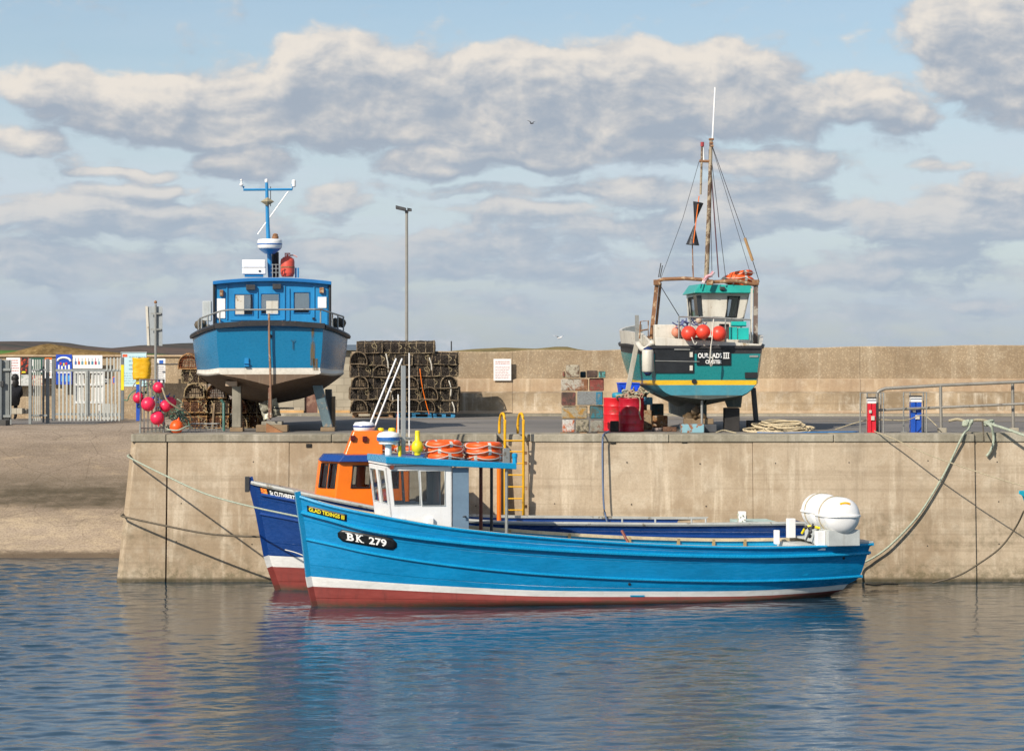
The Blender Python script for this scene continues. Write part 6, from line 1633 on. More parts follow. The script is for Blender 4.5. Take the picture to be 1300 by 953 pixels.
# =================== LOBSTER POTS ===================
random.seed(21)
def potmats(nm, ropec, netc):
    return paint(nm+'_frame', c(ropec), .9, .3, scale=6, rnd=True, bump=.4, bscale=40, wear=c('#3b3226'), wamt=.45, wscale=7), paint(nm+'_net', c(netc), .95, .35, scale=6, rnd=True, bump=0)
def pot_proto(nm, L, Wd, Hh, ropec, netc, seed, name='lobster_pot'):
    rng = random.Random(seed); fm, nmt = potmats(nm, ropec, netc)
    ro = empty(name, (0, 0, 0)); mb = MB(); J = lambda s: rng.uniform(-s, s)
    a, b = L/2, Wd/2; r = .015
    mb.tube([(-a, -b, r), (a, -b, r), (a, b, r), (-a, b, r)], r, 6, closed=True)
    for t in (-.5, 0, .5): mb.bar((a*t*1.2, -b, r), (a*t*1.2, b, r), r*.8, 5)
    def arc(t, q):   # cross-section: D shape
        return Vector((t, -b*math.cos(q)*(1 if abs(math.cos(q)) < .9 else 1), (Hh-.02)*math.sin(q)**.72+.02))
    for t in (-a, -a*.33+J(.02), a*.36+J(.02), a):
        mb.tube([arc(t+J(.006), math.pi*i/14) for i in range(15)], r*1.05, 6)
    for q in (.28, .5, .72):
        mb.tube([arc(-a+2*a*i/6, math.pi*q)+Vector((0, J(.008), J(.008))) for i in range(7)], r*.9, 6)
    # lashings
    for i in range(9):
        p = arc(rng.choice([-a, a*.36, a, -a*.33]), math.pi*rng.uniform(.1, .9)); mb.ball(p, rng.uniform(.02, .032), 6)
    mb.build('frame', fm, ro)
    nt = MB(); n1, n2 = 15, 17
    for i in range(-n2, n1+1):     # diamond mesh on the arch
        for sgn in (1, -1):
            pts = []
            for j in range(n2+1):
                t = (i+j)/n1 if sgn > 0 else 1-(i+j)/n1
                if 0 <= t <= 1: pts.append(arc(-a+2*a*t, math.pi*j/n2)*1.0+Vector((J(.014), J(.014), J(.014)-.006)))
            if len(pts) > 1: nt.tube(pts, .0085, 3)
    for e in (-a, a):              # netted ends with a funnel eye
        for i in range(1, 9):
            y = -b+2*b*i/9; hh = arc(0, math.acos(max(-1, min(1, -y/b)))).z
            nt.tube([(e, y+J(.01), .02), (e-math.copysign(.05, e), y*.9, hh*.5), (e, y+J(.01), hh)], .006, 3)
        for i in range(1, 6):
            z = Hh*i/6; yy = b*math.sqrt(max(0, 1-(z/Hh)**3)); nt.tube([(e, -yy, z), (e-math.copysign(.05, e), 0, z+J(.02)), (e, yy, z)], .006, 3)
    nt.torus((0, -b*.8, Hh*.5), .075, .012, axis=(0, 1, .3), n=14, k=5); nt.torus((a*.5, -b*.75, Hh*.5), .07, .01, axis=(.3, 1, .3), n=14, k=5)
    for i in range(10):            # inner parlour net
        y = -b*.7+1.4*b*i/9; nt.tube([(0, y, .03), (J(.03), y*.8, Hh*.6), (0, y*.6, Hh*.92)], .006, 3)
    o = len(nt.v)                  # bunched inner net, a crumpled arch
    for i in range(9):
        for j in range(9):
            p = arc(-a*.92+1.84*a*i/8, math.pi*j/8); nt.v.append(Vector((p.x, p.y*.8+J(.03), p.z*.8+J(.03)+.01)))
    for i in range(8):
        for j in range(8):
            if rng.random() < .78: nt.face([o+i*9+j, o+(i+1)*9+j, o+(i+1)*9+j+1, o+i*9+j+1])
    nt.build('netting', nmt, ro)
    rp = MB(); n_ = rng.randint(2, 4)
    for i in range(n_):
        p = arc(rng.uniform(-a, a), math.pi*rng.uniform(.05, .35)); pts = [p]
        for k_ in range(5): pts.append(pts[-1]+Vector((J(.07), -abs(J(.015)), -rng.uniform(.01, .08))))
        pts = [Vector((q.x, min(q.y, -b*.98), max(.02, q.z))) for q in pts]; rp.tube(catmull(pts, 3), .011, 5)
    rp.build('bridle_rope', paint('bridle_rope', c('#9a8b6a'), .9, .3, scale=6, rnd=True), ro)
    return ro
PR = [pot_proto('pot_dark', .74, .5, .37, '#7c6a52', '#372e24', 1), pot_proto('pot_green', .7, .5, .36, '#70604a', '#332a21', 2), pot_proto('pot_grey', .76, .5, .37, '#8a795f', '#383026', 3)]
used = set()
def place(pi, X, Y, Z, rz, label, group, tilt=0, protos=PR):
    src = protos[pi % len(protos)]
    o = src if id(src) not in used else copy_tree(src)
    used.add(id(src))
    o.location = (X, Y, Z); o.rotation_euler = (tilt+random.uniform(-.05, .05), random.uniform(-.045, .045), rz); tag(o, label, 'lobster pot', group); return o
YP = 81.3; base = QZ+.16
# rows from bottom: lists of (px centre, end-on?) measured in the photograph
rowz = [base+.345*i for i in range(7)]
def row_layout(x0, x1, pat):
    s = F/YP; out = []; w = [(.5 if e else .72) for e in pat]; tot = sum(w); k_ = (x1-x0)/s/tot; x = WX(x0, YP)
    for e, ww in zip(pat, w): out.append((x+ww*k_/2, e)); x += ww*k_
    return out
rows = [(447, 580, [1, 0, 1, 1, 1, 0]), (447, 579, [0, 0, 1, 0, 1, 0]), (447, 578, [1, 0, 1, 1, 0, 1]), (447, 577, [0, 1, 0, 0, 0]), (447, 578, [1, 0, 0, 0, 0]), (454, 551, [0, 0, 0])]
names_r = ['bottom', 'second', 'third', 'fourth', 'fifth', 'top']; ordn = ['first', 'second', 'third', 'fourth', 'fifth', 'sixth']
for ri, (x0, x1, pat) in enumerate(rows):
    for ci, (X, e) in enumerate(row_layout(x0, x1, pat)):
        for dep in ((0, 1) if ri < 5 else (0, 1)):
            yy = 81.25+dep*.72+random.uniform(-.04, .04); j = random.uniform(-.02, .02)
            if dep == 1 and ri == 5 and ci == 0: continue
            lab = f"dark netted lobster pot, {ordn[ci]} from the left in the {names_r[ri]} row of the tall stack" if dep == 0 else f"dark lobster pot behind the {ordn[ci]} one of the {names_r[ri]} row of the tall stack"
            place(ri*3+ci+dep, X+j, yy, rowz[ri]+random.uniform(-.012, .02), (math.pi/2 if e else 0)+random.uniform(-.13, .13)+(math.pi if random.random() < .5 and e else 0), lab, 'dark lobster pots stacked by the sea wall')
# pallets under the stack
pblue = paint('blue_pallet_paint', c('#2f7fa8'), .8, .2, wear=c('#7a6a55'), wamt=.3); pwood = paint('pallet_wood', c('#94714f'), .85, .2)
def pallet(x0, x1, mat, label):
    X = WX((x0+x1)/2, 81.5); w = (x1-x0)*81.5/F; ro = empty('pallet', (X, 81.6, QZ), 0, label, 'pallet', 'pallets under the tall pot stack')
    m_ = MB()
    for y in (-.5, 0, .5):
        for t in (-.44, 0, .44): m_.box((w*t-.06, y-.05, .02), (w*t+.06, y+.05, .11))
    m_.build('bearer_block', mat, ro)['kind'] = 'stuff'
    m_ = MB()
    for i in range(6): y = -.56+i*.2; m_.box((-w/2, y, .112), (w/2, y+.12, .135))
    for y in (-.52, -.02, .48): m_.box((-w/2, y-.03, 0), (w/2, y+.07, .018))
    m_.build('deck_board', mat, ro)['kind'] = 'stuff'
pallet(448, 500, pwood, 'brown wooden pallet under the left half of the tall pot stack'); pallet(503, 549, pblue, 'faded blue pallet under the middle of the tall pot stack'); pallet(551, 577, pblue, 'narrow blue pallet under the right end of the tall pot stack')
# ropes draped over the stack
def rope(name, pts, r, mat, label, cat='rope', n=6, group=None, k=6):
    m_ = MB(); m_.smooth = True; m_.tube(catmull(pts, n), r, k); return tag(m_.build(name, mat), label, cat, group)
rope('rope', [W(533, 468, 80.9), W(536, 490, 80.9), W(541, 512, 80.9), W(545, 526, 80.9)], .014, orange, 'orange line hanging down the front of the tall pot stack')
m_white = offwhite
for i, (a, b, lab) in enumerate((((491, 449), (493, 473), 'pale rope tail hanging on the upper left of the pot stack'), ((571, 483), (572, 503), 'pale rope tail on the upper right of the pot stack'), ((575, 510), (577, 524), 'pale rope tail at the lower right corner of the pot stack'), ((546, 454), (548, 470), 'white rope tail near the top right of the pot stack'), ((497, 495), (499, 514), 'pale rope tail low in the middle of the pot stack'))):
    rope('rope', [W(a[0]-1, a[1], 80.92), W(a[0]+1.5, (a[1]+b[1])/2, 80.9), W(b[0], b[1], 80.9)], .02, m_white, lab, group='rope tails on the tall pot stack')

# left pots: orange brown, behind the barrier and under the blue boat
PL = [pot_proto('pot_rust', .6, .5, .36, '#a9814f', '#5b3a22', 11), pot_proto('pot_orange', .62, .5, .38, '#a57a4c', '#8a4a26', 12), pot_proto('pot_tan', .62, .5, .36, '#9a8561', '#4a3a2a', 13)]
YL = 69.5; sL = YL/F
lp = []
def lplace(px, pb, e, pi, lab, Y=YL): place(pi, WX(px, Y), Y, max(QZ, WZ(pb, Y)), (math.pi/2 if e else 0)+random.uniform(-.08, .08), lab, 'brown lobster pots beside and under the blue boat', protos=PL)
h_ = .36/sL
b0_ = 450+1.854*F/YL
words3 = ['lowest', 'second', 'third', 'fourth', 'topmost']
for i in range(5):
    lplace(248 if i < 4 else 240, b0_-i*(h_+.6)-(.3 if i else 0), i in (2, 4), [0, 0, 2, 2, 1][i], f'rusty brown lobster pot, {words3[i]} of the column left of the blue boat', 69.5)
for i in range(3):
    lplace(276, b0_-i*(h_+.6), i == 2, [0, 2, 0][i], f'brown lobster pot, {words3[i]} of the column under the left edge of the blue hull', 69.6)
for i in range(2):
    lplace(302, b0_-i*(h_+.6), 1, [2, 1][i], ['brown lobster pot on the ground behind the pale square prop', 'brown lobster pot stacked above the one behind the pale square prop'][i], 69.8)
    lplace(322, b0_-i*(h_+.6), 0, [0, 2][i], ['lobster pot on the ground left of the blue boat rudder', 'lobster pot stacked above the one left of the rudder'][i], 69.9)
m_ = MB(); m_.beam(W(270, 552, 68.6), W(272.5, 513, 68.8), .26, .05, up=Vector((1, 0, 0))); tag(m_.build('plank', timber2, bevel=.006), 'wide brown board leaning against the pots left of the blue boat', 'plank')
# net/wire lobster baskets in front
m_ = MB(); m_.tube([W(284, 549, 67), W(284, 512, 67.2), W(280.5, 507, 67.2)], .035, 7); tag(m_.build('pipe', paint('green_pipe', c('#3c6a60'), .6)), 'upright dark green pipe beside the leaning brown board', 'pipe')
rk_ = empty('wire_rack', (WX(257, 66.3), 66.3, QZ), 0, 'low galvanised wire rack lying in front of the brown pots', 'rack')
m_ = MB(); Hr = .19; x0, x1 = -.3, .35
m_.tube([(x0, 0, 0), (x0, 0, Hr), (x1, 0, Hr), (x1, 0, 0)], .012, 6); m_.tube([(x0-.1, .4, 0), (x0-.02, .4, Hr), (x1+.02, .4, Hr), (x1+.1, .4, 0)], .012, 6); m_.bar((x0, 0, Hr), (x0-.02, .4, Hr), .01); m_.bar((x1, 0, Hr), (x1+.02, .4, Hr), .01); m_.build('frame', steel, rk_)
m_ = MB()
for i in range(1, 5): m_.bar((x0+(x1-x0)*i/5, 0, 0), (x0+(x1-x0)*i/5, 0, Hr), .007, 5)
for z in (.06, .12): m_.bar((x0, 0, z), (x1, 0, z), .006, 5)
m_.build('bars', steel, rk_)

# pink and orange buoys on the barrier
pinkb = paint('pink_red_buoy', c('#e8284e'), .4, .08, wear=c('#c8284a'), wamt=.1); orb = paint('orange_buoy', c('#ec5a16'), .45, .1, wear=c('#c94a1a'), wamt=.2); blue_eye = paint('blue_buoy_eye', c('#24408c'), .5)
gp = 'pink buoys hung on the barrier'
for (px, py, r, Y, lab, ey) in ((201, 492, 7, 65.2, 'pink red buoy highest on the barrier', (0, .2, 1)), (175.5, 505, 7, 65.5, 'pink red buoy furthest left, behind the barrier bars', (.3, .3, 1)), (188, 513, 9, 64.9, 'large pink red buoy in front of the barrier middle', (.6, .3, .8)),
    (199.5, 530.6, 8.8, 65.0, 'large pink red buoy lowest on the barrier', (.3, .5, .8)), (210, 515.5, 7.5, 65.2, 'pink buoy with a blue eye right of the barrier', (-.6, -.2, .8)), (216.5, 511, 7.5, 65.6, 'pink red buoy furthest right beside the barrier', (-.5, .2, .8)), (205, 538, 5, 65.8, 'small dark pink buoy behind the lowest one', (0, 1, .5))):
    buoy(px, py, r, Y, lab, gp, pinkb, eye=ey, eyemat=blue_eye)
buoy(224, 541.8, 8.6, 65.0, 'orange buoy lying on the quay right of the barrier', None, orb, eye=(.25, .2, 1))
random.seed(31)
m_ = MB()
for i in range(46):
    cx, cy = random.choice([(182, 492), (196, 503), (213, 498), (222, 520), (208, 530), (190, 488)]); p = W(cx+random.uniform(-9, 9), cy+random.uniform(-9, 12), 65.6); pts = [p]
    for k_ in range(4): pts.append(pts[-1]+Vector((random.uniform(-.12, .12), random.uniform(-.06, .06), random.uniform(-.14, .04))))
    m_.mat(random.choice([0, 0, 1, 2])); m_.tube(catmull(pts, 3), random.uniform(.008, .016), 5)
tag(m_.build('netting_heap', [paint('green_net', c('#4f7a63'), .9, .3), ropegrey, paint('blue_net', c('#35508f'), .9, .3)]), kind='stuff', label='tangle of green, grey and blue net and rope on the barrier', cat='netting')
m_ = MB()
for i in range(30):
    p = W(random.uniform(224, 234), random.uniform(514, 536), 66.0); pts = [p]
    for k_ in range(4): pts.append(pts[-1]+Vector((random.uniform(-.12, .12), random.uniform(-.1, .1), random.uniform(-.12, .08))))
    m_.tube(catmull(pts, 3), .012, 5)
tag(m_.build('netting_heap', paint('pale_green_net', c('#8d9a80'), .9, .3)), kind='stuff', label='pale green heap of net between the orange buoy and the brown pots', cat='netting')
for i, (pts, mt, lab) in enumerate((([W(212, 545, 64.5), W(226, 546, 64.4), W(238, 541, 64.6), W(244, 543, 64.8)], ropegreen, 'pale green rope lying past the orange buoy on the quay edge'), ([W(206, 492, 65.1), W(212, 508, 65.1), W(224, 517, 65.2), W(232, 521, 65.3)], ropegrey, 'tan rope running from the barrier to the brown pots'))):
    rope('rope', pts, .022, mt, lab)
# barrier of galvanised bars, seen obliquely at the pier end
ba = empty('barrier', (WX(178, 64.9), 64.9, QZ), 0, 'galvanised barrier with upright bars hung with pink buoys at the pier end', 'barrier')
A_ = Vector((0, 0, 0)); Bv = Vector((WX(204, 64.9)-WX(178, 64.9), .55, 0)); hgt = WZ(482, 64.9)-QZ; zl = .0
X0 = WX(178, 64.9)
m_ = MB(); m_.tube([A_, A_+Vector((0, 0, hgt)), Bv+Vector((0, 0, hgt)), Bv], .028, 8); m_.build('frame', steel, ba)
for i in range(1, 6):
    m_ = MB(); p = A_.lerp(Bv, i/6.); m_.bar(p, p+Vector((0, 0, hgt)), .016, 6); m_.build('bar', steel, ba)
m_ = MB(); m_.bar(A_+Vector((0, 0, .12)), Bv+Vector((0, 0, .12)), .018, 6); m_.build('lower_rail', steel, ba)

# =================== PAINTED BLOCK STACK AND DRUMS ===================
def zx(x): return 690+x/7.33
def zy(y): return 440+y/7.33
def pblock(x0, y0_, x1, y1, mats_, label, Y=64.9, dep=.3):
    px0, px1, py0, py1 = zx(x0), zx(x1), zy(y0_), zy(y1); X = WX((px0+px1)/2, Y); w = (px1-px0)*Y/F-.006; z0, z1 = WZ(py1, Y), WZ(py0, Y)-.004
    jy = random.uniform(-.05, .05); ro_ = Matrix.Rotation(random.uniform(-.05, .05), 3, 'Z'); m_ = MB(); m_.cbox(0, 0, (z1-z0)/2, w-.012, dep, z1-z0-.006, ro_); m_.v = [v+Vector((X, Y+jy, z0)) for v in m_.v]; return tag(m_.build('painted_block', mats_, bevel=.022), label, 'block', 'worn painted blocks stacked beside the red drums')
def wornpaint(nm, a, b, cc_, scale=3.0, thr=(.45, .55), thr2=(.55, .62)):
    m, k, bs_ = newmat(nm); co = k.coord()
    n1 = k.noise(co, scale, 8, .7, dist=.6); n2 = k.noise(co, scale*1.7, 7, .7, dist=.4)
    a, b, cc_ = [c(q_, .72) for q_ in (a, b, cc_)]; r_ = k.mix(k.ramp(n1, *thr), a, b); r_ = k.mix(k.ramp(n2, *thr2), r_, cc_); r_ = k.mix(k.ramp(k.noise(co, 26, 5, .7), .45, .75, 0, .75), r_, c('#4b3f33'))
    k.put(bs_.inputs['Base Color'], r_); bs_.inputs['Roughness'].default_value = .8
    bn = k.new('ShaderNodeBump'); bn.inputs['Strength'].default_value = .4; bn.inputs['Distance'].default_value = .01; k.put(bn.inputs['Height'], n2); k.put(bs_.inputs['Normal'], bn.outputs[0]); return m
BL = [(172, 675, 290, 795, ('#e0dbd2', '#cf6a35', '#d8d4cc'), 'white block with orange rust, left of the bottom row', 4), (296, 675, 425, 795, ('#a99f86', '#5d5a4c', '#b8ab94'), 'mottled beige block in the middle of the bottom row', 5), (431, 680, 560, 793, ('#a09c8e', '#8c8676', '#8a6a58'), 'plain grey block at the right end of the bottom row', 4),
 (166, 550, 412, 669, ('#b0a68e', '#b98a35', '#9c8f78'), 'long ochre and grey block in the second row up', 2.2), (428, 545, 557, 669, ('#55625a', '#2f7f8c', '#6d6552'), 'dark grey green block with blue flecks, right of the second row', 6),
 (165, 420, 300, 546, ('#5c463c', '#8a5248', '#3c342e'), 'dark brown block at the left of the third row', 4), (311, 412, 555, 543, ('#8f9290', '#8c8f8d', '#9a938a'), 'long grey block with a blue right end in the third row', 2),
 (160, 297, 418, 411, ('#c9c0ae', '#8d5b38', '#a97450'), 'long white and brown streaked block in the fourth row', 3), (426, 291, 562, 412, ('#8f4238', '#a3574a', '#75604f'), 'dull red block right of the long streaked one', 4),
 (207, 166, 336, 290, ('#c9bda3', '#6d503a', '#b8a488'), 'cream block with brown edges, topmost of the stack', 2.6), (398, 219, 506, 288, ('#5b4338', '#44342c', '#6d5548'), 'low dark brown block on top of the stack', 4), (508, 225, 580, 290, ('#3c4a42', '#5fa6a0', '#2c3430'), 'dark block with pale green patch, top right of the stack', 6)]
for i, (x0, y0_, x1, y1, cl_, lab, scl) in enumerate(BL):
    m1_ = wornpaint('worn_block_%d' % i, *cl_, scale=scl)
    o = pblock(x0, y0_, x1, y1, m1_, lab, dep=.3 if i != 9 else .28)
    if i == 6:   # blue painted end
        m_ = MB(); w_ = (x1-x0)/7.33*64.9/F; hh = (y1-y0_)/7.33*64.9/F; m_.box((w_*.22, -.175, .014), (w_*.45, -.12, hh-.024)); m_.build('blue_end', wornpaint('worn_blue', '#2b86a6', '#2f7f9c', '#8c8f8d', 5), o)
pblock(175, 228, 206, 290, wornpaint('worn_a', '#8d4a3a', '#6d8a70', '#4a3a30', 6), 'small dark red and green block behind the topmost cream one', 65.15, .2)
pblock(338, 228, 397, 290, wornpaint('worn_b', '#1f4a58', '#2c3a3c', '#17343c', 4), 'dark teal block between the cream and brown ones on top', 65.1, .2)
m_ = MB(); X0_ = WX(zx(157), 64.9); X1_ = WX(zx(565), 64.9)
m_.box((X0_, 64.72, QZ+.0), (X0_+.16, 65.08, WZ(zy(796), 64.9))); m_.box((X0_+.45, 64.72, QZ), (X0_+.62, 65.08, WZ(zy(796), 64.9))); m_.box((X1_-.16, 64.72, QZ), (X1_, 65.08, WZ(zy(796), 64.9)))
o = tag(m_.build('timber_bearer', pwood, bevel=.008), 'short wooden bearers carrying the painted block stack', 'bearer'); o['kind'] = 'stuff'
drumred_shaded = paint('drum_red_shaded', c('#b3152b'), .35, .12, streak=c('#7d1020'), samt=.4, wear=c('#8a2a2a'), wamt=.15); drumred_lit = paint('drum_red_lit', c('#d2232c'), .4, .12, streak=c('#8f1a20'), samt=.3, wear=c('#a33'+'a30'), wamt=.15)  # darker red puts the right drum's shade into its colour
def drum(px, Y, mat, label, hgt):
    r = 117.5/7.33*66.3/F; ro = empty('oil_drum', (WX(px, Y), Y, QZ), 0, label, 'oil drum', 'red oil drums beside the painted blocks'); h_ = hgt
    m_ = MB(); m_.smooth = True; pr = [(r*.97, 0), (r*1.02, .01), (r*1.02, .03), (r, .04)]
    for zz_ in (h_*.25, h_*.5, h_*.75):
        pr += [(r, zz_-.03), (r*1.012, zz_-.014), (r*1.03, zz_), (r*1.012, zz_+.014), (r, zz_+.03)]
    pr += [(r, h_-.04), (r*1.02, h_-.03), (r*1.025, h_-.01), (r*1.02, h_), (r*.975, h_), (r*.97, h_-.1)]
    m_.lathe(pr, (0, 0, 0), k=40); b_ = m_.build('body', mat, ro); return ro
hd_ = WZ(505.2, 66.3)-QZ
drum(zx(817), 66.3, drumred_shaded, 'red oil drum with shade in its colour, the nearer right one with rope over its rim', hd_); dr2 = drum(zx(675), 66.95, drumred_lit, 'lit red oil drum, the left one beside the painted blocks', hd_)
rope('rope', [W(zx(800), zy(470), 66.2), W(zx(850), zy(462), 66.0), W(zx(893), zy(478), 65.97), W(zx(900), zy(560), 65.97), W(zx(892), zy(620), 65.97), W(zx(908), zy(680), 65.97)], .018, ropegrey, 'pale rope hanging over the rim of the nearer red drum')
# clutter above and right of the drums
m_ = MB(); random.seed(8)
X_, Z_ = WX(zx(790), 66.5), WZ(zy(440), 66.5)
bluecr = empty('fish_crate', (WX(zx(790), 67.6), 67.6, WZ(zy(430), 67.6)), .1, 'bright blue plastic crate showing behind the leaning plank above the drums', 'crate')
w_ = .46; hh = .24; th_ = .02; m_ = MB(); m_.panel((-w_/2, -.17, 0), (w_/2, -.17, 0), (w_/2+.03, -.2, hh), (-w_/2-.03, -.2, hh), [(.1, .3, .28, .75), (.36, .3, .64, .75), (.72, .3, .9, .75)], th_); m_.panel((w_/2, .17, 0), (-w_/2, .17, 0), (-w_/2-.03, .2, hh), (w_/2+.03, .2, hh), (), th_)
m_.panel((-w_/2, .17, 0), (-w_/2, -.17, 0), (-w_/2-.03, -.2, hh), (-w_/2-.03, .2, hh), (), th_); m_.panel((w_/2, -.17, 0), (w_/2, .17, 0), (w_/2+.03, .2, hh), (w_/2+.03, -.2, hh), (), th_); m_.box((-w_/2, -.17, 0), (w_/2, .17, .02)); m_.build('body', paint('bright_blue_plastic', c('#1a4fd0'), .4, .08), bluecr)
m_ = MB(); m_.tube([(-w_/2-.03, -.2, hh), (w_/2+.03, -.2, hh), (w_/2+.03, .2, hh), (-w_/2-.03, .2, hh)], .016, 6, closed=True); m_.build('rim', paint('bright_blue_plastic', c('#1a4fd0')), bluecr)
def cpile(x0, y0_, x1, y1, Y, mat, label, nm='rusty_weight', dep=.3): 
    px0, px1, py0, py1 = zx(x0), zx(x1), zy(y0_), zy(y1); X = WX((px0+px1)/2, Y); w = (px1-px0)*Y/F; z0, z1 = max(QZ+.002, WZ(py1, Y)), WZ(py0, Y)
    m_ = MB(); m_.cbox(0, 0, (z1-z0)/2, w, dep, z1-z0, Matrix.Rotation(random.uniform(-.15, .15), 3, 'Z')); m_.v = [v+Vector((X, Y, z0)) for v in m_.v]; return tag(m_.build(nm, mat, bevel=.02), label, 'block', 'salvage blocks behind the drums')
cpile(690, 430, 960, 812, 68.2, wornpaint('worn_c', '#6d5a48', '#8a6a50', '#4a4038', 3), 'tall brown block hidden behind the drums carrying the blue crate', dep=.4)
cpile(1000, 530, 1110, 640, 68.6, wornpaint('worn_d', '#4d7a80', '#7f8a84', '#8a5a3c', 4), 'blue green block on top of the pile under the left of the teal boat')
cpile(930, 590, 1010, 812, 68.0, wornpaint('worn_e', '#b09a78', '#9a6a40', '#6a5040', 4), 'tan rusty block standing right behind the nearer red drum')
cpile(1012, 640, 1150, 752, 67.6, wornpaint('worn_f', '#b88a58', '#8a4e2c', '#c9b8a0', 4), 'orange and cream rusty block under the left of the teal boat')
cpile(1010, 755, 1105, 812, 66.6, wornpaint('worn_g', '#b9a49a', '#4a4648', '#8a7a70', 5), 'low pinkish grey block right of the nearer red drum')
cpile(1110, 745, 1240, 815, 66.5, wornpaint('worn_h', '#6a4a34', '#8a6248', '#3c2e24', 4), 'low dark brown rusty block left of the pale blue painted one')
cpile(936, 470, 1010, 540, 66.9, wornpaint('worn_i', '#4f9ab8', '#3f86a4', '#8ab0b8', 4), 'light blue plastic tub hanging by the nearer red drum', 'plastic_tub', .2)
m_ = MB(); m_.smooth = True
for i in range(26):
    p = W(zx(random.uniform(740, 930)), zy(random.uniform(395, 470)), 66.5); pts = [p]
    for k_ in range(3): pts.append(pts[-1]+Vector((random.uniform(-.14, .14), random.uniform(-.1, .1), random.uniform(-.1, .06))))
    m_.mat(random.choice([0, 0, 1, 2])); m_.tube(catmull(pts, 3), random.uniform(.012, .028), 5)
tag(m_.build('rope_heap', [ropegrey, ropegreen, paint('pinkish_rope', c('#b08a76'), .9, .3)]), kind='stuff', label='tan and green rope heaped in the top of the red drums', cat='rope heap')
m_ = MB(); p = W(zx(690), zy(478), 66.9); m_.smooth = True; m_.lathe([(.13, 0), (.14, .12), (.11, .15), (0, .16)], p+Vector((0, 0, -.02)), k=16); tag(m_.build('bucket', paint('teal_bucket', c('#1f8aa3'), .5, .1)), 'upturned teal bucket on the left red drum', 'bucket')
# dark block added to imitate the stepped shadow of the stack between drums
cpile(620, 690, 700, 790, 66.0, wornpaint('stepped_shadow', '#33302a', '#4a4438', '#26221e', 4), 'added dark block imitating the stepped shadow between the two drums', dep=.12)
# coiled cream rope on the right of the teal boat
random.seed(17); m_ = MB(); m_.smooth = True
for i in range(34):
    cx = random.uniform(968, 1012); wd = random.uniform(.25, .6); t = 1-abs(cx-992)/30; z = QZ+.03+max(0, t)*random.uniform(0, .19); Y = random.uniform(66.0, 66.9); X = WX(cx, Y); ang = random.uniform(-.5, .5); pts = []
    for j in range(9):
        a = 2*math.pi*j/9; pts.append(Vector((X+wd*math.cos(a)*math.cos(ang), Y+.3*math.sin(a), z+.05*math.sin(a+ang)+random.uniform(-.015, .015))))
    m_.tube(catmull(pts+[pts[0]], 3), .021, 6)
tag(m_.build('rope_coil', paint('cream_rope', c('#c4b391'), .9, .2, scale=12, bump=.5, bscale=60)), kind='stuff', label='heap of coiled cream rope on the quay right of the teal boat', cat='rope heap')
rope('rope', [W(961, 549, 65.5), W(985, 549.6, 65.4), W(1015, 549, 65.4), W(1045, 548.5, 65.5), W(1090, 548, 65.6)], .02, paint('bright_blue_rope', c('#2b6ea8'), .8, .2), 'bright blue rope lying along the quay edge below the cream coil')
rope('rope', [W(909, 549, 65.2), W(918, 546, 65.3), W(928, 548, 65.2), W(935, 549.5, 65.1)], .018, ropegrey, 'short pale rope curl at the foot of the teal boat')
rope('rope', [W(906, 405, 65.5), W(904, 430, 65.45), W(902.5, 442, 65.45), W(905, 455, 65.45), W(903, 465, 65.45), W(901.2, 458, 65.4), W(902.5, 440, 65.4)], .014, offwhite, 'white rope loop hanging over the teal boat name board')
rope('rope', [W(878, 428, 65.4), W(882, 437, 65.38), W(885, 434, 65.4)], .012, offwhite, 'short white rope loop between the coral buoys')
# blue hose over the quay edge
rope('hose', [W(773, 547, 64.7), W(769, 549.5, 64.3), W(766, 552, 63.75), W(765, 560, 63.68), W(765, 590, 63.6), W(766.5, 640, 63.5), W(771, 664, 63.45)], .022, paint('slate_blue_hose', c('#5b6b86'), .6, .15), 'slate blue hose hanging down the quay wall below the block stack')

# =================== LADDER ===================
la = empty('ladder', (WX(653, 63.6), 63.55, 1.2), 0, 'yellow steel ladder with two hooped handrails in the quay wall recess', 'ladder')
ly = paint('ladder_yellow', c('#e3a90f'), .45, .1, wear=c('#9a6a20'), wamt=.15)
O_ = la.location; LX, RX = WX(641, 63.6)-O_.x, WX(664.5, 63.6)-O_.x
def lad(px, d): 
    return (px, [Vector((d, 0, .1-1.2-.0)), Vector((d, .02, QZ-1.2+.2)), Vector((d, .03, WZ(533, 63.6)-1.2)), Vector((d-.035, .14, WZ(528.5, 63.7)-1.2+.06)), Vector((d-.09, .34, WZ(529, 63.9)-1.2+.05)), Vector((d-.125, .45, WZ(535, 64)-1.2)), Vector((d-.13, .47, QZ-1.2+.02))])
for d in (LX, RX):
    m_ = MB(); m_.smooth = True; pts = lad(0, d)[1]; m_.tube([pts[0], pts[1]]+catmull(pts[2:], 5), .032, 8); m_.build('side_rail', ly, la)
for py in (559, 573, 588, 602.5, 617.5, 632.5, 647, 661, 675, 690, 704, 718):
    m_ = MB(); z = WZ(py, 63.6)-1.2; m_.bar((LX, 0, z), (RX, 0, z), .017, 6); m_.build('rung', ly, la)
for py in (575, 588, 620, 643):
    m_ = MB(); z = WZ(py, 63.6)-1.2; m_.box((RX-.02, 0, z-.03), (RX+.09, .35, z+.03)); m_.build('bracket', rust, la)

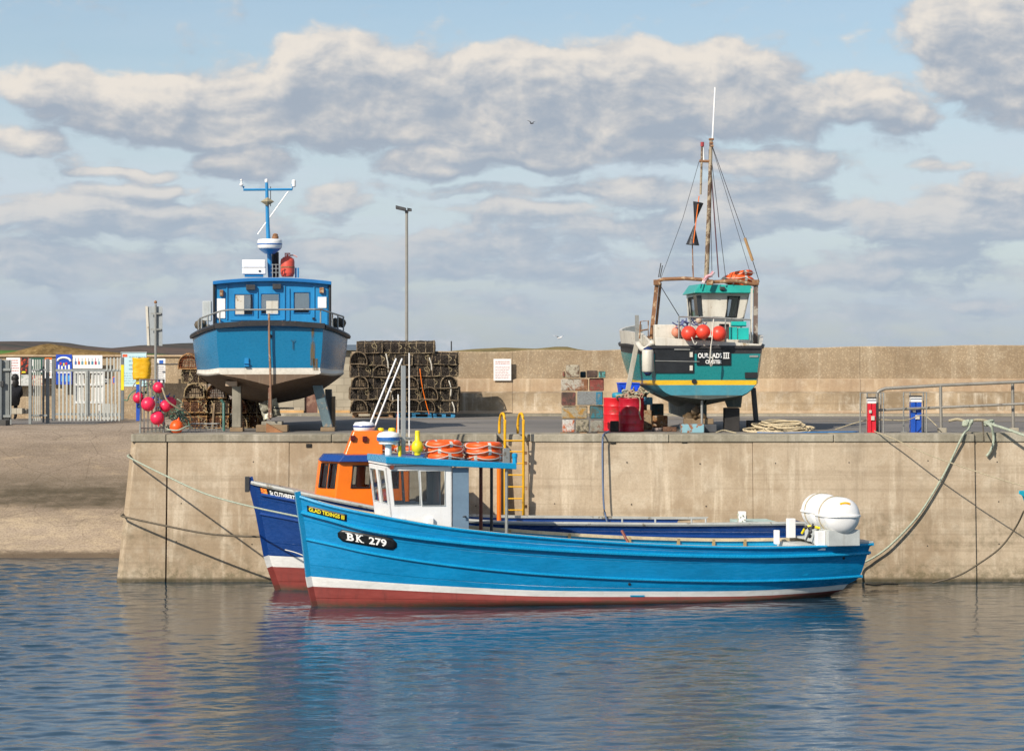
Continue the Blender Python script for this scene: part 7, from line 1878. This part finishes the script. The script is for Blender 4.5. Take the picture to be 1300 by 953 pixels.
# =================== LAMP POST, SIGN POST, BIRDS ===================
lpz = QZ; Yl = 83; lpo = empty('lamp_post', (WX(516.3, Yl), Yl, lpz), 0, 'tall grey lamp post with twin flat lamp heads rising behind the pots', 'lamp post')
ht = WZ(270, Yl)-lpz; m_ = MB(); m_.tube([(0, 0, 0), (0, 0, ht*.28), (0, 0, ht*.281), (0, 0, ht)], 1, 10, rs=[.07, .07, .048, .042]); m_.build('pole', paint('grey_pole', c('#8f8c84'), .5, .1), lpo)
m_ = MB(); m_.cbox(0, 0, ht+.03, .1, .12, .08); m_.build('head_bracket', darkmetal, lpo)
for s_, q_, dz_ in ((-1, .33, .1), (1, .15, 0)):
    m_ = MB(); m_.hexa([(s_*.02, -.11, ht+.04), (s_*q_, -.12, ht+.04+dz_*.7), (s_*q_, .12, ht+.04+dz_*.7), (s_*.02, .11, ht+.04), (s_*.02, -.11, ht+.14), (s_*q_, -.08, ht+.12+dz_), (s_*q_, .08, ht+.12+dz_), (s_*.02, .11, ht+.14)]); m_.build('lamp_head', darkmetal, lpo, bevel=.01)
m_ = MB(); m_.bar((0, 0, ht*.26), (0, 0, ht*.29), .085, 10); m_.build('collar', darkmetal, lpo)
Ys = 80.2; sp = empty('sign_post', (WX(197.5, Ys), Ys, AZ), 0, 'metal post carrying a tall grey sign turned sideways, left of the blue boat', 'sign post')
zS = lambda py: WZ(py, Ys)-AZ
m_ = MB(); m_.bar((0, 0, 0), (0, 0, zS(386)), .035, 8); m_.build('pole', steel, sp)
m_ = MB(); m_.lathe([(.02, 0), (.045, .02), (.045, .07), (0, .1)], (0, 0, zS(385.5)), k=10); m_.build('finial', rust, sp)
m_ = MB(); w0_ = WX(187, Ys)-WX(197.5, Ys); w1_ = WX(206, Ys)-WX(197.5, Ys)
m_.hexa([(w0_, .12, zS(438)), (w1_, .0, zS(439)), (w1_, .02, zS(439)), (w0_, .14, zS(438)), (w0_-.05, .12, zS(389)), (w1_, .0, zS(389)), (w1_, .02, zS(389)), (w0_-.05, .14, zS(389))]); m_.v = [v+Vector((0, .03, 0)) for v in m_.v]; pn = m_.build('sign_panel', paint('sign_back_grey', c('#8f9597'), .5, .1), sp)
m_ = MB(); m_.hexa([(w0_-.02, .1, zS(438.5)), (w0_+.05, .1, zS(438.5)), (w0_+.05, .11, zS(438.5)), (w0_-.02, .11, zS(438.5)), (w0_-.07, .1, zS(388.5)), (w0_-.0, .1, zS(388.5)), (w0_-.0, .11, zS(388.5)), (w0_-.07, .11, zS(388.5))]); m_.build('sign_edge', offwhite, pn)
for py in (398, 418): m_ = MB(); m_.box((w0_+.1, -.02, zS(py)-.02), (w1_-.03, .028, zS(py)+.02)); m_.build('clamp_bar', steel, pn)
def bird(px, py, Y, span, flap, white_, label, dark=False):
    ro_ = MB(); ro_.smooth = True; p = W(px, py, Y); s_ = span/2
    ro_.lathe([(0, -.22*s_*1.6), (.05*s_*1.6, -.16*s_*1.6), (.075*s_*1.6, 0), (.05*s_*1.6, .12*s_*1.6), (.03*s_*1.6, .2*s_*1.6), (0, .26*s_*1.6)], (0, 0, 0), (1, .3, .05), 10)
    for sg in (-1, 1):
        o = len(ro_.v); r1 = Vector((.08*s_, sg*.05, .02)); 
        ro_.v += [Vector((.14*s_, sg*.04, .02)), Vector((-.16*s_, sg*.04, .02)), Vector((.1*s_, sg*.5*s_, flap*.5*s_)), Vector((-.12*s_, sg*.5*s_, flap*.5*s_)), Vector((-.12*s_, sg*s_, flap*.62*s_)), Vector((-.06*s_, sg*s_*.96, flap*.62*s_))]
        ro_.v = ro_.v[:o]+[Vector((q_.x*.6+q_.y*.75, q_.y*.65-q_.x*.2, q_.z)) for q_ in ro_.v[o:]]
        ro_.face([o, o+2, o+3, o+1]); ro_.face([o+2, o+5, o+4, o+3])
    ro_.v = [v+p for v in ro_.v]; ob = ro_.build('gull', white_); s = ob.modifiers.new('t', 'SOLIDIFY'); s.thickness = .012; return tag(ob, label, 'gull')
bird(675, 157, 110, .42, .75, darkmetal, 'small dark gull flying high against the clouds'); bird(710, 429, 95, .5, .5, white, 'white gull flying low just above the sea wall')
m_ = MB(); m_.bar(W(573, 446, 84.3), W(573, 433, 84.3), .02, 6); tag(m_.build('marker_pole', darkmetal), 'thin dark pole standing on the sea wall right of the pots', 'pole')
# notice on the sea wall
def board(nm, px0, py0, px1, py1, Y, mat, label, cat, z_par=None, th=.03, group=None):
    X0_, X1_ = WX(px0, Y), WX(px1, Y); z0, z1 = WZ(py1, Y), WZ(py0, Y); ro = empty(nm, ((X0_+X1_)/2, Y, z0), 0, label, cat, group); m_ = MB(); w = X1_-X0_
    m_.box((-w/2, 0, 0), (w/2, th, z1-z0)); m_.build('panel', mat, ro, bevel=.004); return ro, w, z1-z0
def marks(ro, name, rects, mat, y=-.004):
    """printed rectangles, fractions of board (x0,y0,x1,y1), y up"""
    ro_, w, h_ = ro; m_ = MB()
    for (a, b, c2, d) in rects: m_.box((-w/2+w*a, y, h_*b), (-w/2+w*c2, y+.003, h_*d))
    o = m_.build(name, mat, ro_); return o
ink = paint('faded_print', c('#8f8a8c'), .6, .05, bump=0); redink = paint('faded_red_print', c('#c98a84'), .6, .05, bump=0); blueink = paint('blue_print', c('#2b62b8'), .5, .05, bump=0)
random.seed(44)
def lines(n, y0_, y1, x0=.1, x1=.9, frac=.4):
    out = []
    for i in range(n):
        y = y1-(y1-y0_)*(i+.5)/n; h_ = (y1-y0_)/n*frac; x = x0
        while x < x1-.04:
            w = random.uniform(.06, .18); out.append((x, y-h_/2, min(x+w, x1-random.uniform(0, .1)) if x+w < x1 else x1, y+h_/2)); x += w+.03
    return [q_ for q_ in out if q_[2]-q_[0] > .01]
nb_ = board('notice_board', 626.6, 455.5, 649, 483, 83.9, white, 'white printed notice fixed to the high sea wall', 'notice')
marks(nb_, 'heading', lines(2, .74, .92), redink); marks(nb_, 'text_lines', lines(8, .08, .68), paint('pale_pink_print', c('#cfaead'), .6, bump=0))

# =================== RIGHT SIDE: RAILING, PEDESTALS ===================
ra2 = empty('handrail', (WX(1113, 65.4), 65.4, QZ), 0, 'grey tubular handrail with a curved end on the right of the quay', 'handrail')
zR = lambda py, Y=65.4: WZ(py, Y)-QZ; o_ = ra2.location
def RP(px, py, Y=65.4): p = W(px, py, Y); return Vector((p.x-o_.x, p.y-o_.y, p.z-QZ))
galv = paint('dull_galvanised', c('#8c877d'), .5, .12, wear=c('#6d6256'), wamt=.2, metal=.2)
m_ = MB(); m_.smooth = True; m_.tube([Vector((RP(1113.5, 549).x, 0, 0))]+catmull([RP(1113.5, 520), RP(1113.5, 502), RP(1116, 496.5), RP(1124, 493)], 5)+[RP(1194, 489), RP(1286, 485, 65.2), RP(1390, 480, 65.0)], .04, 10); m_.build('top_rail', galv, ra2)
m_ = MB(); m_.tube([RP(1114, 520.5), RP(1194, 517), RP(1286, 513, 65.2), RP(1390, 508, 65.0)], .032, 8); m_.build('mid_rail', galv, ra2)
for px, pt in ((1194, 489), (1285.5, 485), (1378, 481)):
    m_ = MB(); p = RP(px, pt); m_.bar(p, Vector((RP(px+1, 548).x, 0, 0)), .038, 8); m_.build('upright', galv, ra2)
    m_ = MB(); m_.box((RP(px-3, 548).x, -.12, 0), (RP(px+7, 548).x, .12, .12)); m_.build('foot_block', m_cap, ra2, bevel=.01)
def pedestal(px0, px1, pt, Y, mat, label, g0, g1, gt):
    X = WX((px0+px1)/2, Y); w = (px1-px0)*Y/F; ro = empty('service_pedestal', (X, Y, QZ), 0, label, 'service post', 'service posts on the quay'); h_ = WZ(pt, Y)-QZ
    m_ = MB(); m_.box((-w/2, -w/2, 0), (-w*.06, w/2, h_*.82)); m_.box((w*.06, -w/2, 0), (w/2, w/2, h_*.82)); m_.box((-w*.06, -w*.4, 0), (w*.06, w*.4, h_*.82)); m_.build('body', mat, ro, bevel=.008)
    m_ = MB(); m_.box((-w/2-.005, -w/2-.005, h_*.83), (w/2+.005, w/2+.005, h_*.96)); m_.build('lamp_band', white, ro, bevel=.006)
    m_ = MB(); m_.box((-w/2-.012, -w/2-.012, h_*.962), (w/2+.012, w/2+.012, h_)); m_.build('cap', darkmetal, ro, bevel=.006)
    m_ = MB(); m_.cbox(w*.1, -w/2-.02, h_*.42, w*.4, .03, .1); m_.cbox(-w*.2, -w/2-.02, h_*.6, w*.3, .03, .07); m_.build('socket', offwhite, ro, bevel=.004)
    X0_, X1_ = WX(g0, Y-.3)-X, WX(g1, Y-.3)-X; zt = WZ(gt, Y-.3)-QZ
    g_ = empty('guard_frame', (X, Y-.32, QZ), 0, 'thin galvanised guard frame around the '+label.split(' with')[0], 'guard frame', 'guard frames round the service posts')
    for y in (0, .62):
        m_ = MB(); m_.tube([(X0_+.03*(y > 0)*8, y, 0), (X0_+.03*(y > 0)*8, y, zt), (X1_+.02*(y > 0), y, zt), (X1_+.02*(y > 0), y, 0)], .02, 6); m_.build('frame', steel, g_)
    m_ = MB(); m_.box((X0_-.06, -.06, 0), (X0_+.08, .08, .03)); m_.build('base_plate', steel, g_)
pedestal(1101, 1111.5, 504, 65.1, paint('pedestal_red', c('#cf1f30'), .4, .08), 'red service post with a white band at the left end of the handrail', 1092, 1121.5, 498.5)
pedestal(1155.5, 1169, 502, 65.6, paint('pedestal_blue', c('#1b4fae'), .4, .08), 'blue service post with a pale band behind the handrail', 1147, 1176, 498)

# =================== MOORING ROPES ===================
Yf = 63.45
def rp(name, lab, pts, r, mat, n=8): return rope(name, [W(*p) for p in pts], r, mat, lab, n=n, k=7)
rp('mooring_rope', 'thick pale green mooring rope sagging from the handrail side to the bright blue stern', [(1233, 536, 64.2), (1229, 545, 63.95), (1222, 553, 63.78), (1207, 585, 63.78), (1192, 613, 63.72), (1165, 655, 63.64), (1130, 692, 63.55), (1104, 710, 63.5), (1085, 717, 63.3), (1062, 720, 62.3)], .025, ropegreen)
rp('mooring_rope', 'pale green rope tail with a frayed end hanging over the quay on the right', [(1252, 537, 64.0), (1258, 541, 63.8), (1261, 552, 63.85), (1261, 563, 63.83), (1257, 573, 63.82), (1252.5, 579, 63.82)], .033, ropegreen)
rp('mooring_rope', 'pale green rope running right from the knot towards the turquoise bow', [(1254, 537, 64.0), (1262, 539.5, 63.8), (1285, 547, 63.4), (1320, 560, 62.9)], .034, ropegreen)
rp('mooring_rope', 'thin tan rope stretched down to the right from the red service post', [(1110, 546.5, 64.8), (1113, 548.5, 63.9), (1135, 557, 63.4), (1165, 571, 62.9), (1206, 587, 62.3), (1300, 617, 61.0), (1400, 640, 59.8)], .014, ropegrey)
0 and rp('mooring_rope', 'thin dark rope slanting down the quay wall from the red service post', [(1111, 548, 64.2), (1125, 554, 63.55), (1145, 570, 63.5), (1190, 607, 63.4), (1240, 642, 63.3), (1300, 685, 63.2)], .02, ropedark)
rp('mooring_rope', 'dark rope dropping from the turquoise bow into the water', [(1300, 648, 60.4), (1290, 668, 60.8), (1270, 695, 61.0), (1240, 717, 61.2), (1215, 731, 61.3), (1184, 739.5, 61.5)], .02, ropedark)
rp('mooring_rope', 'tangled brown rope lying on the quay edge between the two knots', [(1205, 534, 65.2), (1216, 532, 65.0), (1228, 535, 64.6), (1240, 533, 64.6), (1252, 534, 64.6), (1262, 538, 64.6)], .035, ropegrey)
rp('rope', 'short dark rope end hanging between the knots', [(1247, 535, 64.2), (1248.5, 548, 63.5), (1249, 560, 63.45)], .018, ropedark)
random.seed(61); m_ = MB(); m_.smooth = True
for cx in (1228, 1256):
    for i in range(6):
        p = W(cx, 537, 64.1); pts = [p+Vector((random.uniform(-.12, .12), random.uniform(-.08, .08), random.uniform(-.07, .07))) for _ in range(5)]; m_.tube(catmull(pts+[pts[0]], 4), .03, 6)
o = tag(m_.build('rope_knot', ropegreen), 'pale green rope knots bunched on the right of the quay', 'rope knot', kind='stuff')
rp('mooring_rope', 'pale rope stretched from the left nose of the pier to the bright blue bow', [(165.5, 577, 64.2), (163.3, 577.5, 63.75), (166, 581.5, 63.6), (209, 603, 62.3), (262, 627, 60.8), (320, 643, 59.2), (386, 657, 57.6)], .02, ropegreen)
rp('mooring_rope', 'dark grey rope wrapped round the pier nose and running to the navy bow', [(158, 652, 64.1), (155.5, 653.5, 63.7), (159, 656, 63.5), (209, 667, 63.0), (262, 677, 62.5), (310, 680.5, 62.0), (347, 681, 61.6)], .024, ropedark)
0 and rp('mooring_rope', 'second dark rope sagging lower along the left of the quay wall', [(153, 654, 63.6), (160, 657, 63.3), (209, 671, 63.2), (270, 686, 63.1), (320, 693, 62.6), (352, 695, 61.7)], .022, ropedark)
rp('rope', 'white line across the navy bow just above its white band', [(362, 697.5, 60.7), (375, 701, 60.5), (388, 706, 60.2)], .012, offwhite)
rp('mooring_rope', 'slack dark rope floating by the bright blue stern', [(1099, 741, 61.8), (1112, 742.5, 61.9), (1126, 741, 62.0), (1140, 741.5, 62.1)], .018, ropedark)
rp('rope', 'thin rope hanging across the quay rails past the two service posts', [(1060, 545, 65.0), (1092, 535, 64.9), (1113, 532.5, 65.2), (1150, 533, 65.1), (1172, 527, 65.3), (1190, 541, 65.1)], .012, ropegrey)
# weed at the foot of the seam on the right and small algae patches are in the concrete

# =================== GATES, FENCES, SIGNS ON THE LEFT ===================
gsteel = paint('gate_grey', c('#8b8f8c'), .5, .12, wear=c('#6f6a60'), wamt=.1); gpost = paint('gate_post_grey', c('#6d7273'), .5, .12)
pale = paint('palisade_grey', c('#b2b4ad'), .5, .1)
def pales(root, px_list, pt, pb, Y, w, mat, nm='pale', yoff=0, pointed=True):
    for px in px_list:
        X = WX(px, Y)-root.location.x; z0, z1 = WZ(pb, Y)-root.location.z, WZ(pt, Y)-root.location.z; m_ = MB(); y = Y-root.location.y+yoff
        o = 0; m_.v = [Vector(p) for p in ((X-w/2, y, z0), (X+w/2, y, z0), (X+w/2, y, z1-w*.4), (X, y, z1), (X-w/2, y, z1-w*.4))]; m_.v += [p+Vector((0, .03, 0)) for p in m_.v]
        m_.face([0, 1, 2, 3, 4]); m_.face([9, 8, 7, 6, 5])
        for i in range(5): m_.face([(i+1) % 5, i, i+5, (i+1) % 5+5])
        m_.build(nm, mat, root)
def hrail(root, px0, px1, py, Y, h_, mat, nm='rail', yoff=0):
    m_ = MB(); a, b = W(px0, py, Y)-root.location, W(px1, py, Y)-root.location; m_.box((a.x, a.y-.03+yoff, a.z-h_/2), (b.x, a.y+.03+yoff, a.z+h_/2)); m_.build(nm, mat, root)
def gpostf(root, px, pt, pb, Y, w, mat=gpost, nm='post', yoff=0):
    m_ = MB(); a = W(px, pb, Y)-root.location; t = W(px, pt, Y)-root.location; m_.box((a.x-w/2, a.y-w/2+yoff, a.z), (a.x+w/2, a.y+w/2+yoff, t.z)); m_.build(nm, mat, root, bevel=.01)
YG = 81.5; gzr = 450+(H-AZ)*F/YG   # ground row at the gates
mainx = empty('palisade_gate', (WX(110, YG), YG, AZ), 0, 'wide grey palisade gate with a yellow marked end post, standing between slipway and yard', 'gate')
gpostf(mainx, 68, 455.5, 534, YG, .1); gpostf(mainx, 155.5, 453.5, 533, YG, .09)
m_ = MB(); a = W(156.3, 463, YG)-mainx.location; m_.box((a.x-.055, -.06, W(0, 495, YG).z-AZ), (a.x+.03, -.047, W(0, 463, YG).z-AZ)); m_.build('yellow_strip', yellow, mainx)
hrail(mainx, 66, 155, 470, YG, .075, gsteel); hrail(mainx, 66, 155, 525.5, YG, .06, gsteel)
pales(mainx, [75.5+i*4.75 for i in range(17)], 471.5, 534, YG, .045, pale, yoff=-.05)
pales(mainx, [136, 140.5, 145, 149.5, 153], 453.5, 470, YG, .045, pale, yoff=-.05)
gpostf(mainx, 111.5, 470, 527, YG, .06, gsteel, 'centre_stile', yoff=-.07)
wg = empty('white_gate', (WX(111, 83.5), 83.5, AZ), 0, 'white painted slatted gate leaf standing behind the grey palisade gate', 'gate')
wt_ = paint('white_gate_paint', c('#dad9d4', .95), .5, .06)
pales(wg, [97+i*4.0 for i in range(9)], 472, 512, 83.5, .055, wt_, 'slat')
hrail(wg, 94.5, 131.5, 488, 83.5, .07, wt_, 'rail', -.03); hrail(wg, 94.5, 131.5, 510.5, 83.5, .07, wt_, 'rail', -.03); hrail(wg, 94.5, 131.5, 472.5, 83.5, .05, wt_, 'rail', -.03)
gpostf(wg, 95.5, 471, 514, 83.5, .05, wt_, 'stile', -.02); gpostf(wg, 131, 471, 514, 83.5, .05, wt_, 'stile', -.02)
gpostf(wg, 100, 512, 533, 83.5, .05, wt_, 'foot'); gpostf(wg, 126, 512, 533, 83.5, .05, wt_, 'foot')
lowp = empty('palisade_fence', (WX(120, 85.5), 85.5, AZ), 0, 'low row of pale slats seen under and behind the white gate', 'fence')
pales(lowp, [101+i*4.2 for i in range(13)], 512, 532.5, 85.5, .05, pale); hrail(lowp, 99, 154, 527, 85.5, .05, gsteel)
mid = empty('palisade_gate', (WX(50, YG), YG, AZ), 0, 'narrow grey palisade gate between two thick posts, right of the seated person', 'gate')
gpostf(mid, 38.3, 455, 540, YG-.6, .085, gsteel); gpostf(mid, 60.5, 455, 537.5, YG, .1); gpostf(mid, 55, 456, 536, YG+.1, .06)
pales(mid, [42.5, 45.3, 48, 50.8], 456, 534, YG-.2, .035, pale); hrail(mid, 39, 60, 469.5, YG-.2, .05, gsteel); hrail(mid, 39, 60, 527, YG-.2, .05, gsteel)
leaf = empty('palisade_gate', (WX(7, 80.6), 80.6, AZ), 0, 'open palisade gate leaf at the far left edge, turned almost edge on', 'gate')
pales(leaf, [-12, -9.3, -6.6, -3.9, -1.2, 1.4, 4, 6.6, 9, 11.2, 13], 456.5, 540, 80.6, .065, gsteel); hrail(leaf, -14, 14, 469, 80.6, .07, gsteel, yoff=-.04); hrail(leaf, -14, 14, 528, 80.6, .07, gsteel, yoff=-.04); gpostf(leaf, 1.5, 455.5, 541.5, 80.6, .08, yoff=-.08)
m_ = MB(); p = W(3.5, 487, 80.6)-leaf.location; m_.cbox(p.x, p.y-.12, p.z, .1, .06, .16); m_.build('lock', darkmetal, leaf, bevel=.01)
m_ = MB(); m_.box((WX(-20, 79.5), 79.2, AZ-.0), (WX(9.5, 79.5), 79.9, AZ+.16)); tag(m_.build('gate_foot_block', paint('dark_gate_block', c('#4a4844'), .8)), 'dark low block under the open gate leaf at the left edge', 'kerb')  # low dark block along the foot of the leaf
# person in black sitting on a low concrete block
pr = empty('person', (WX(18.5, 86), 86, AZ), .45, 'person in dark clothes sitting on a low block behind the left gates, seen from behind', 'person')
def skin(nm, nodes, edges, mat, parent, root=0, sub=2):
    me = bpy.data.meshes.new(nm); me.from_pydata([n[0] for n in nodes], edges, []); o = bpy.data.objects.new(nm, me); COL.objects.link(o); o.parent = parent
    s = o.modifiers.new('skin', 'SKIN'); s.use_smooth_shade = True
    if not me.skin_vertices: me.attributes  # layer is made with the modifier
    sv = me.skin_vertices[0].data if me.skin_vertices else None
    if sv is None:
        bpy.context.view_layer.objects.active = o; bpy.ops.object.modifier_remove(modifier='skin'); bpy.ops.object.modifier_add(type='SKIN'); sv = me.skin_vertices[0].data
    for i, n in enumerate(nodes): sv[i].radius = (n[1], n[2] if len(n) > 2 else n[1]); sv[i].use_root = (i == root)
    ss = o.modifiers.new('sub', 'SUBSURF'); ss.levels = sub; ss.render_levels = sub; me.materials.append(mat); return o
dkc = paint('dark_jacket', c('#1d1d21'), .8, .2)
zs = .44
N = [((0, 0, zs+.12), .17, .14), ((0, -.02, zs+.36), .16, .12), ((.01, .0, zs+.58), .18, .12), ((.01, .02, zs+.68), .07), ((.02, .03, zs+.76), .075), ((.02, .04, zs+.85), .095, .1),
     ((-.17, .0, zs+.57), .07), ((-.24, .12, zs+.34), .05), ((-.16, .34, zs+.22), .042), ((-.1, .42, zs+.2), .04), ((.19, .0, zs+.57), .07), ((.26, .12, zs+.34), .05), ((.18, .34, zs+.22), .042), ((.12, .42, zs+.2), .04),
     ((-.11, .1, zs+.09), .1), ((-.15, .48, zs+.1), .075), ((-.15, .5, .08), .05), ((-.15, .64, .04), .04), ((.11, .1, zs+.09), .1), ((.17, .48, zs+.1), .075), ((.17, .5, .08), .05), ((.17, .64, .04), .04)]
E_ = [(0, 1), (1, 2), (2, 3), (3, 4), (4, 5), (2, 6), (6, 7), (7, 8), (8, 9), (2, 10), (10, 11), (11, 12), (12, 13), (0, 14), (14, 15), (15, 16), (16, 17), (0, 18), (18, 19), (19, 20), (20, 21)]
skin('body', N, E_, dkc, pr)
m_ = MB(); m_.smooth = True; m_.ball((.02, .0, zs+.87), .125, 16, (.95, 1, 1.1)); m_.ball((.02, -.05, zs+.72), .1, 12, (1.1, .7, 1.6)); m_.build('hair', paint('dark_hair', c('#17130f'), .7, .2), pr)
block(14, 30, 518, 533, 86, 'low pale concrete block that the person sits on', m_block, name='concrete_block', dz=.25, cat='block')
block(31, 35, 519, 534, 86.3, 'small dark block beside the seat of the person', m_block, name='concrete_block', dz=.2, cat='block')
# notice boards along the wall
GY = 87.6; gr = 'signs along the boundary wall by the gates'
def sgn(a, lab, mat, Y=GY, cat='sign', nm='sign_board'): return board(nm, *a, Y, mat, lab, cat, group=gr)
b_ = sgn((8, 454, 25.5, 490), 'white poster with faded red lines behind the seated person', white); marks(b_, 'red_text', lines(5, .5, .95), redink); marks(b_, 'text_lines', lines(6, .06, .45), ink)
b_ = sgn((26.5, 454, 36.5, 474.5), 'dark poster with a red and orange glow, left of the narrow gate', paint('dark_poster', c('#231a1c'), .5, .3, scale=3, wear=c('#c2401c'), wamt=.55, wscale=5, bump=0)); marks(b_, 'caption', [(.1, .06, .6, .16)], letteryel)
b_ = sgn((26.5, 475.5, 37, 489.5), 'small pale pictorial board below the dark poster', paint('pale_poster', c('#c9c8c2'), .5, .2, scale=4, wear=c('#8f9a90'), wamt=.5, wscale=6, bump=0))
b_ = sgn((38.5, 454, 56, 475), 'dark green board with a line of pale letters behind the narrow gate', paint('dark_green_sign', c('#20503f'), .5, .08)); marks(b_, 'lettering', [(.1, .12, .2, .2), (.26, .12, .38, .2), (.5, .12, .6, .2), (.72, .12, .85, .2), (.14, .5, .22, .9)], lettering)
b_ = sgn((41, 476.5, 54, 489.5), 'small coloured leaflet board below the dark green board', paint('leaflets', c('#d9c9b0'), .5, .3, scale=4, wear=c('#a8402c'), wamt=.5, wscale=6, bump=0))
b_ = sgn((57, 454, 66, 480), 'narrow white board with an orange top beside the green one', white); marks(b_, 'orange_top', [(.0, .9, 1, 1.0)], orange); marks(b_, 'picture', [(.25, .1, .8, .3)], paint('leaflets', c('#d9c9b0'))); marks(b_, 'text_lines', lines(5, .35, .85), ink)
b_ = sgn((71, 450, 91.5, 488), 'tall blue sign with a white arch and small coloured figures', paint('sign_blue', c('#1c48b0'), .4, .06, bump=0))
ro_, w, h_ = b_; m_ = MB(); pts = [Vector((w*.4*math.cos(math.pi*i/14), -.006, h_*.78+h_*.12*math.sin(math.pi*i/14))) for i in range(15)]; m_.tube(pts, .035, 6); m_.build('white_arch', lettering, ro_)
marks(b_, 'figures_white', [(.14, .44, .22, .66), (.32, .44, .42, .62), (.55, .44, .63, .64), (.75, .44, .86, .66), (.1, .38, .9, .42)], lettering); marks(b_, 'figures_red', [(.24, .66, .34, .74), (.58, .66, .7, .74)], paint('sign_red', c('#c8303a'), .5, bump=0)); marks(b_, 'figures_yellow', [(.44, .62, .53, .72)], letteryel)
marks(b_, 'figures_lightblue', [(.14, .1, .24, .3), (.34, .1, .46, .3), (.56, .1, .68, .3), (.76, .1, .86, .3)], paint('sign_light_blue', c('#4aa0dc'), .5, bump=0))
b_ = sgn((92.5, 451, 130, 467.8), 'long white board with a row of little boat pictures above the gate', white)
cols_ = ['#4a6fa8', '#c2573c', '#5f8f9c', '#d9a441', '#6b7078', '#3f86a4', '#b8485a', '#7fa8b8']
for i in range(8): marks(b_, 'boat_picture', [(.06+i*.113, .3, .06+i*.113+.07, .55), (.075+i*.113, .55, .095+i*.113, .8)], paint('picture_%d' % i, c(cols_[i]), .6, .2, scale=8, bump=0))
b_ = sgn((154, 447, 186, 490.5), 'large pale cyan information board with rows of text left of the yellow cover', paint('pale_cyan', c('#bcd8dc'), .5, .04, bump=0), 86.8); marks(b_, 'heading', [(.05, .86, .24, .94)], paint('heading_orange', c('#d8603a'), .5, bump=0)); marks(b_, 'text_lines', lines(4, .45, .92, .3, .95, .35)+lines(5, .06, .42, .06, .95, .3), paint('cyan_print', c('#8fb4bd'), .6, bump=0))
m_ = MB(); w, h_ = b_[1], b_[2]; m_.tube([(-w/2, -.01, 0), (w/2, -.01, 0), (w/2, -.01, h_), (-w/2, -.01, h_)], .02, 4, closed=True); m_.build('frame', greywhite, b_[0])
b_ = sgn((133, 478, 138.5, 487.5), 'small black and white card fixed low behind the gate', black, 83); marks(b_, 'card_print', lines(3, .2, .8), lettering)
b_ = sgn((141, 478, 146, 487), 'small orange and blue card behind the gate', orange, 83); marks(b_, 'card_print', [(.5, .1, .9, .9)], blueink)
b_ = sgn((199.5, 455, 210, 485.5), 'narrow white sign with a blue symbol beside the sign post', white, 87.2); marks(b_, 'blue_symbol', [(.25, .78, .75, .93)], blueink); marks(b_, 'text_lines', lines(8, .08, .7), ink)
rope('cable', [W(196, 462.2, 86.9), W(215, 462.4, 86.9), W(232, 462.2, 86.9)], .025, darkmetal, 'dark cable running along the boundary wall to the brown pots', 'cable')
# yellow covered thing on a blue post
yc = empty('covered_post', (WX(180, 84), 84, AZ), 0, 'blue post topped with a crumpled yellow plastic cover', 'covered post')
m_ = MB(); m_.smooth = True; random.seed(9)
zb_0, zt_0 = WZ(481, 84)-AZ, WZ(453.5, 84)-AZ; n_ = 28; rows_ = 12
for j in range(rows_+1):
    t = j/rows_; z = zb_0+(zt_0-zb_0)*t
    for i in range(n_):
        a = 2*math.pi*i/n_; sx_ = .275*(.9+.14*t+.05*math.sin(5*t+2*a)); sq_ = (abs(math.cos(a))**4+abs(math.sin(a))**4)**-.25; r_ = sx_*sq_*(1+random.uniform(-.07, .07))
        m_.v.append(Vector((r_*math.cos(a), .7*r_*math.sin(a), z+(.03*math.sin(3*a) if j == 0 else 0)+(-.03*random.random() if j == rows_ else 0))))
for j in range(rows_):
    for i in range(n_): m_.face([j*n_+i, j*n_+(i+1) % n_, (j+1)*n_+(i+1) % n_, (j+1)*n_+i])
m_.face([rows_*n_+i for i in range(n_)]); m_.face([i for i in range(n_)][::-1]); m_.build('cover', paint('yellow_tarpaulin', c('#e0ac14'), .5, .12, bump=.5, bscale=9), yc)
m_ = MB(); m_.box((-.16-.0, -.1, 0), (-.02, .1, zb_0)); m_.build('post', paint('post_blue', c('#2050b0'), .5, .1), yc, bevel=.01)
m_ = MB(); m_.box((-.165, -.105, zb_0-.16), (-.015, .105, zb_0-.01)); m_.build('yellow_sleeve', yellow, yc)
# slipway steps at the far left
stp = empty('steps', (WX(-6, 76), 75.8, 2.0), 0, 'worn concrete steps cut beside the slipway at the left edge', 'steps')
for i in range(5):
    m_ = MB(); m_.box((-1.5, .0+i*.28, -.8+.0), (.36-.03*i, .3+i*.28, -.42+i*.17)); m_.build('step', m_cap, stp, bevel=.015)
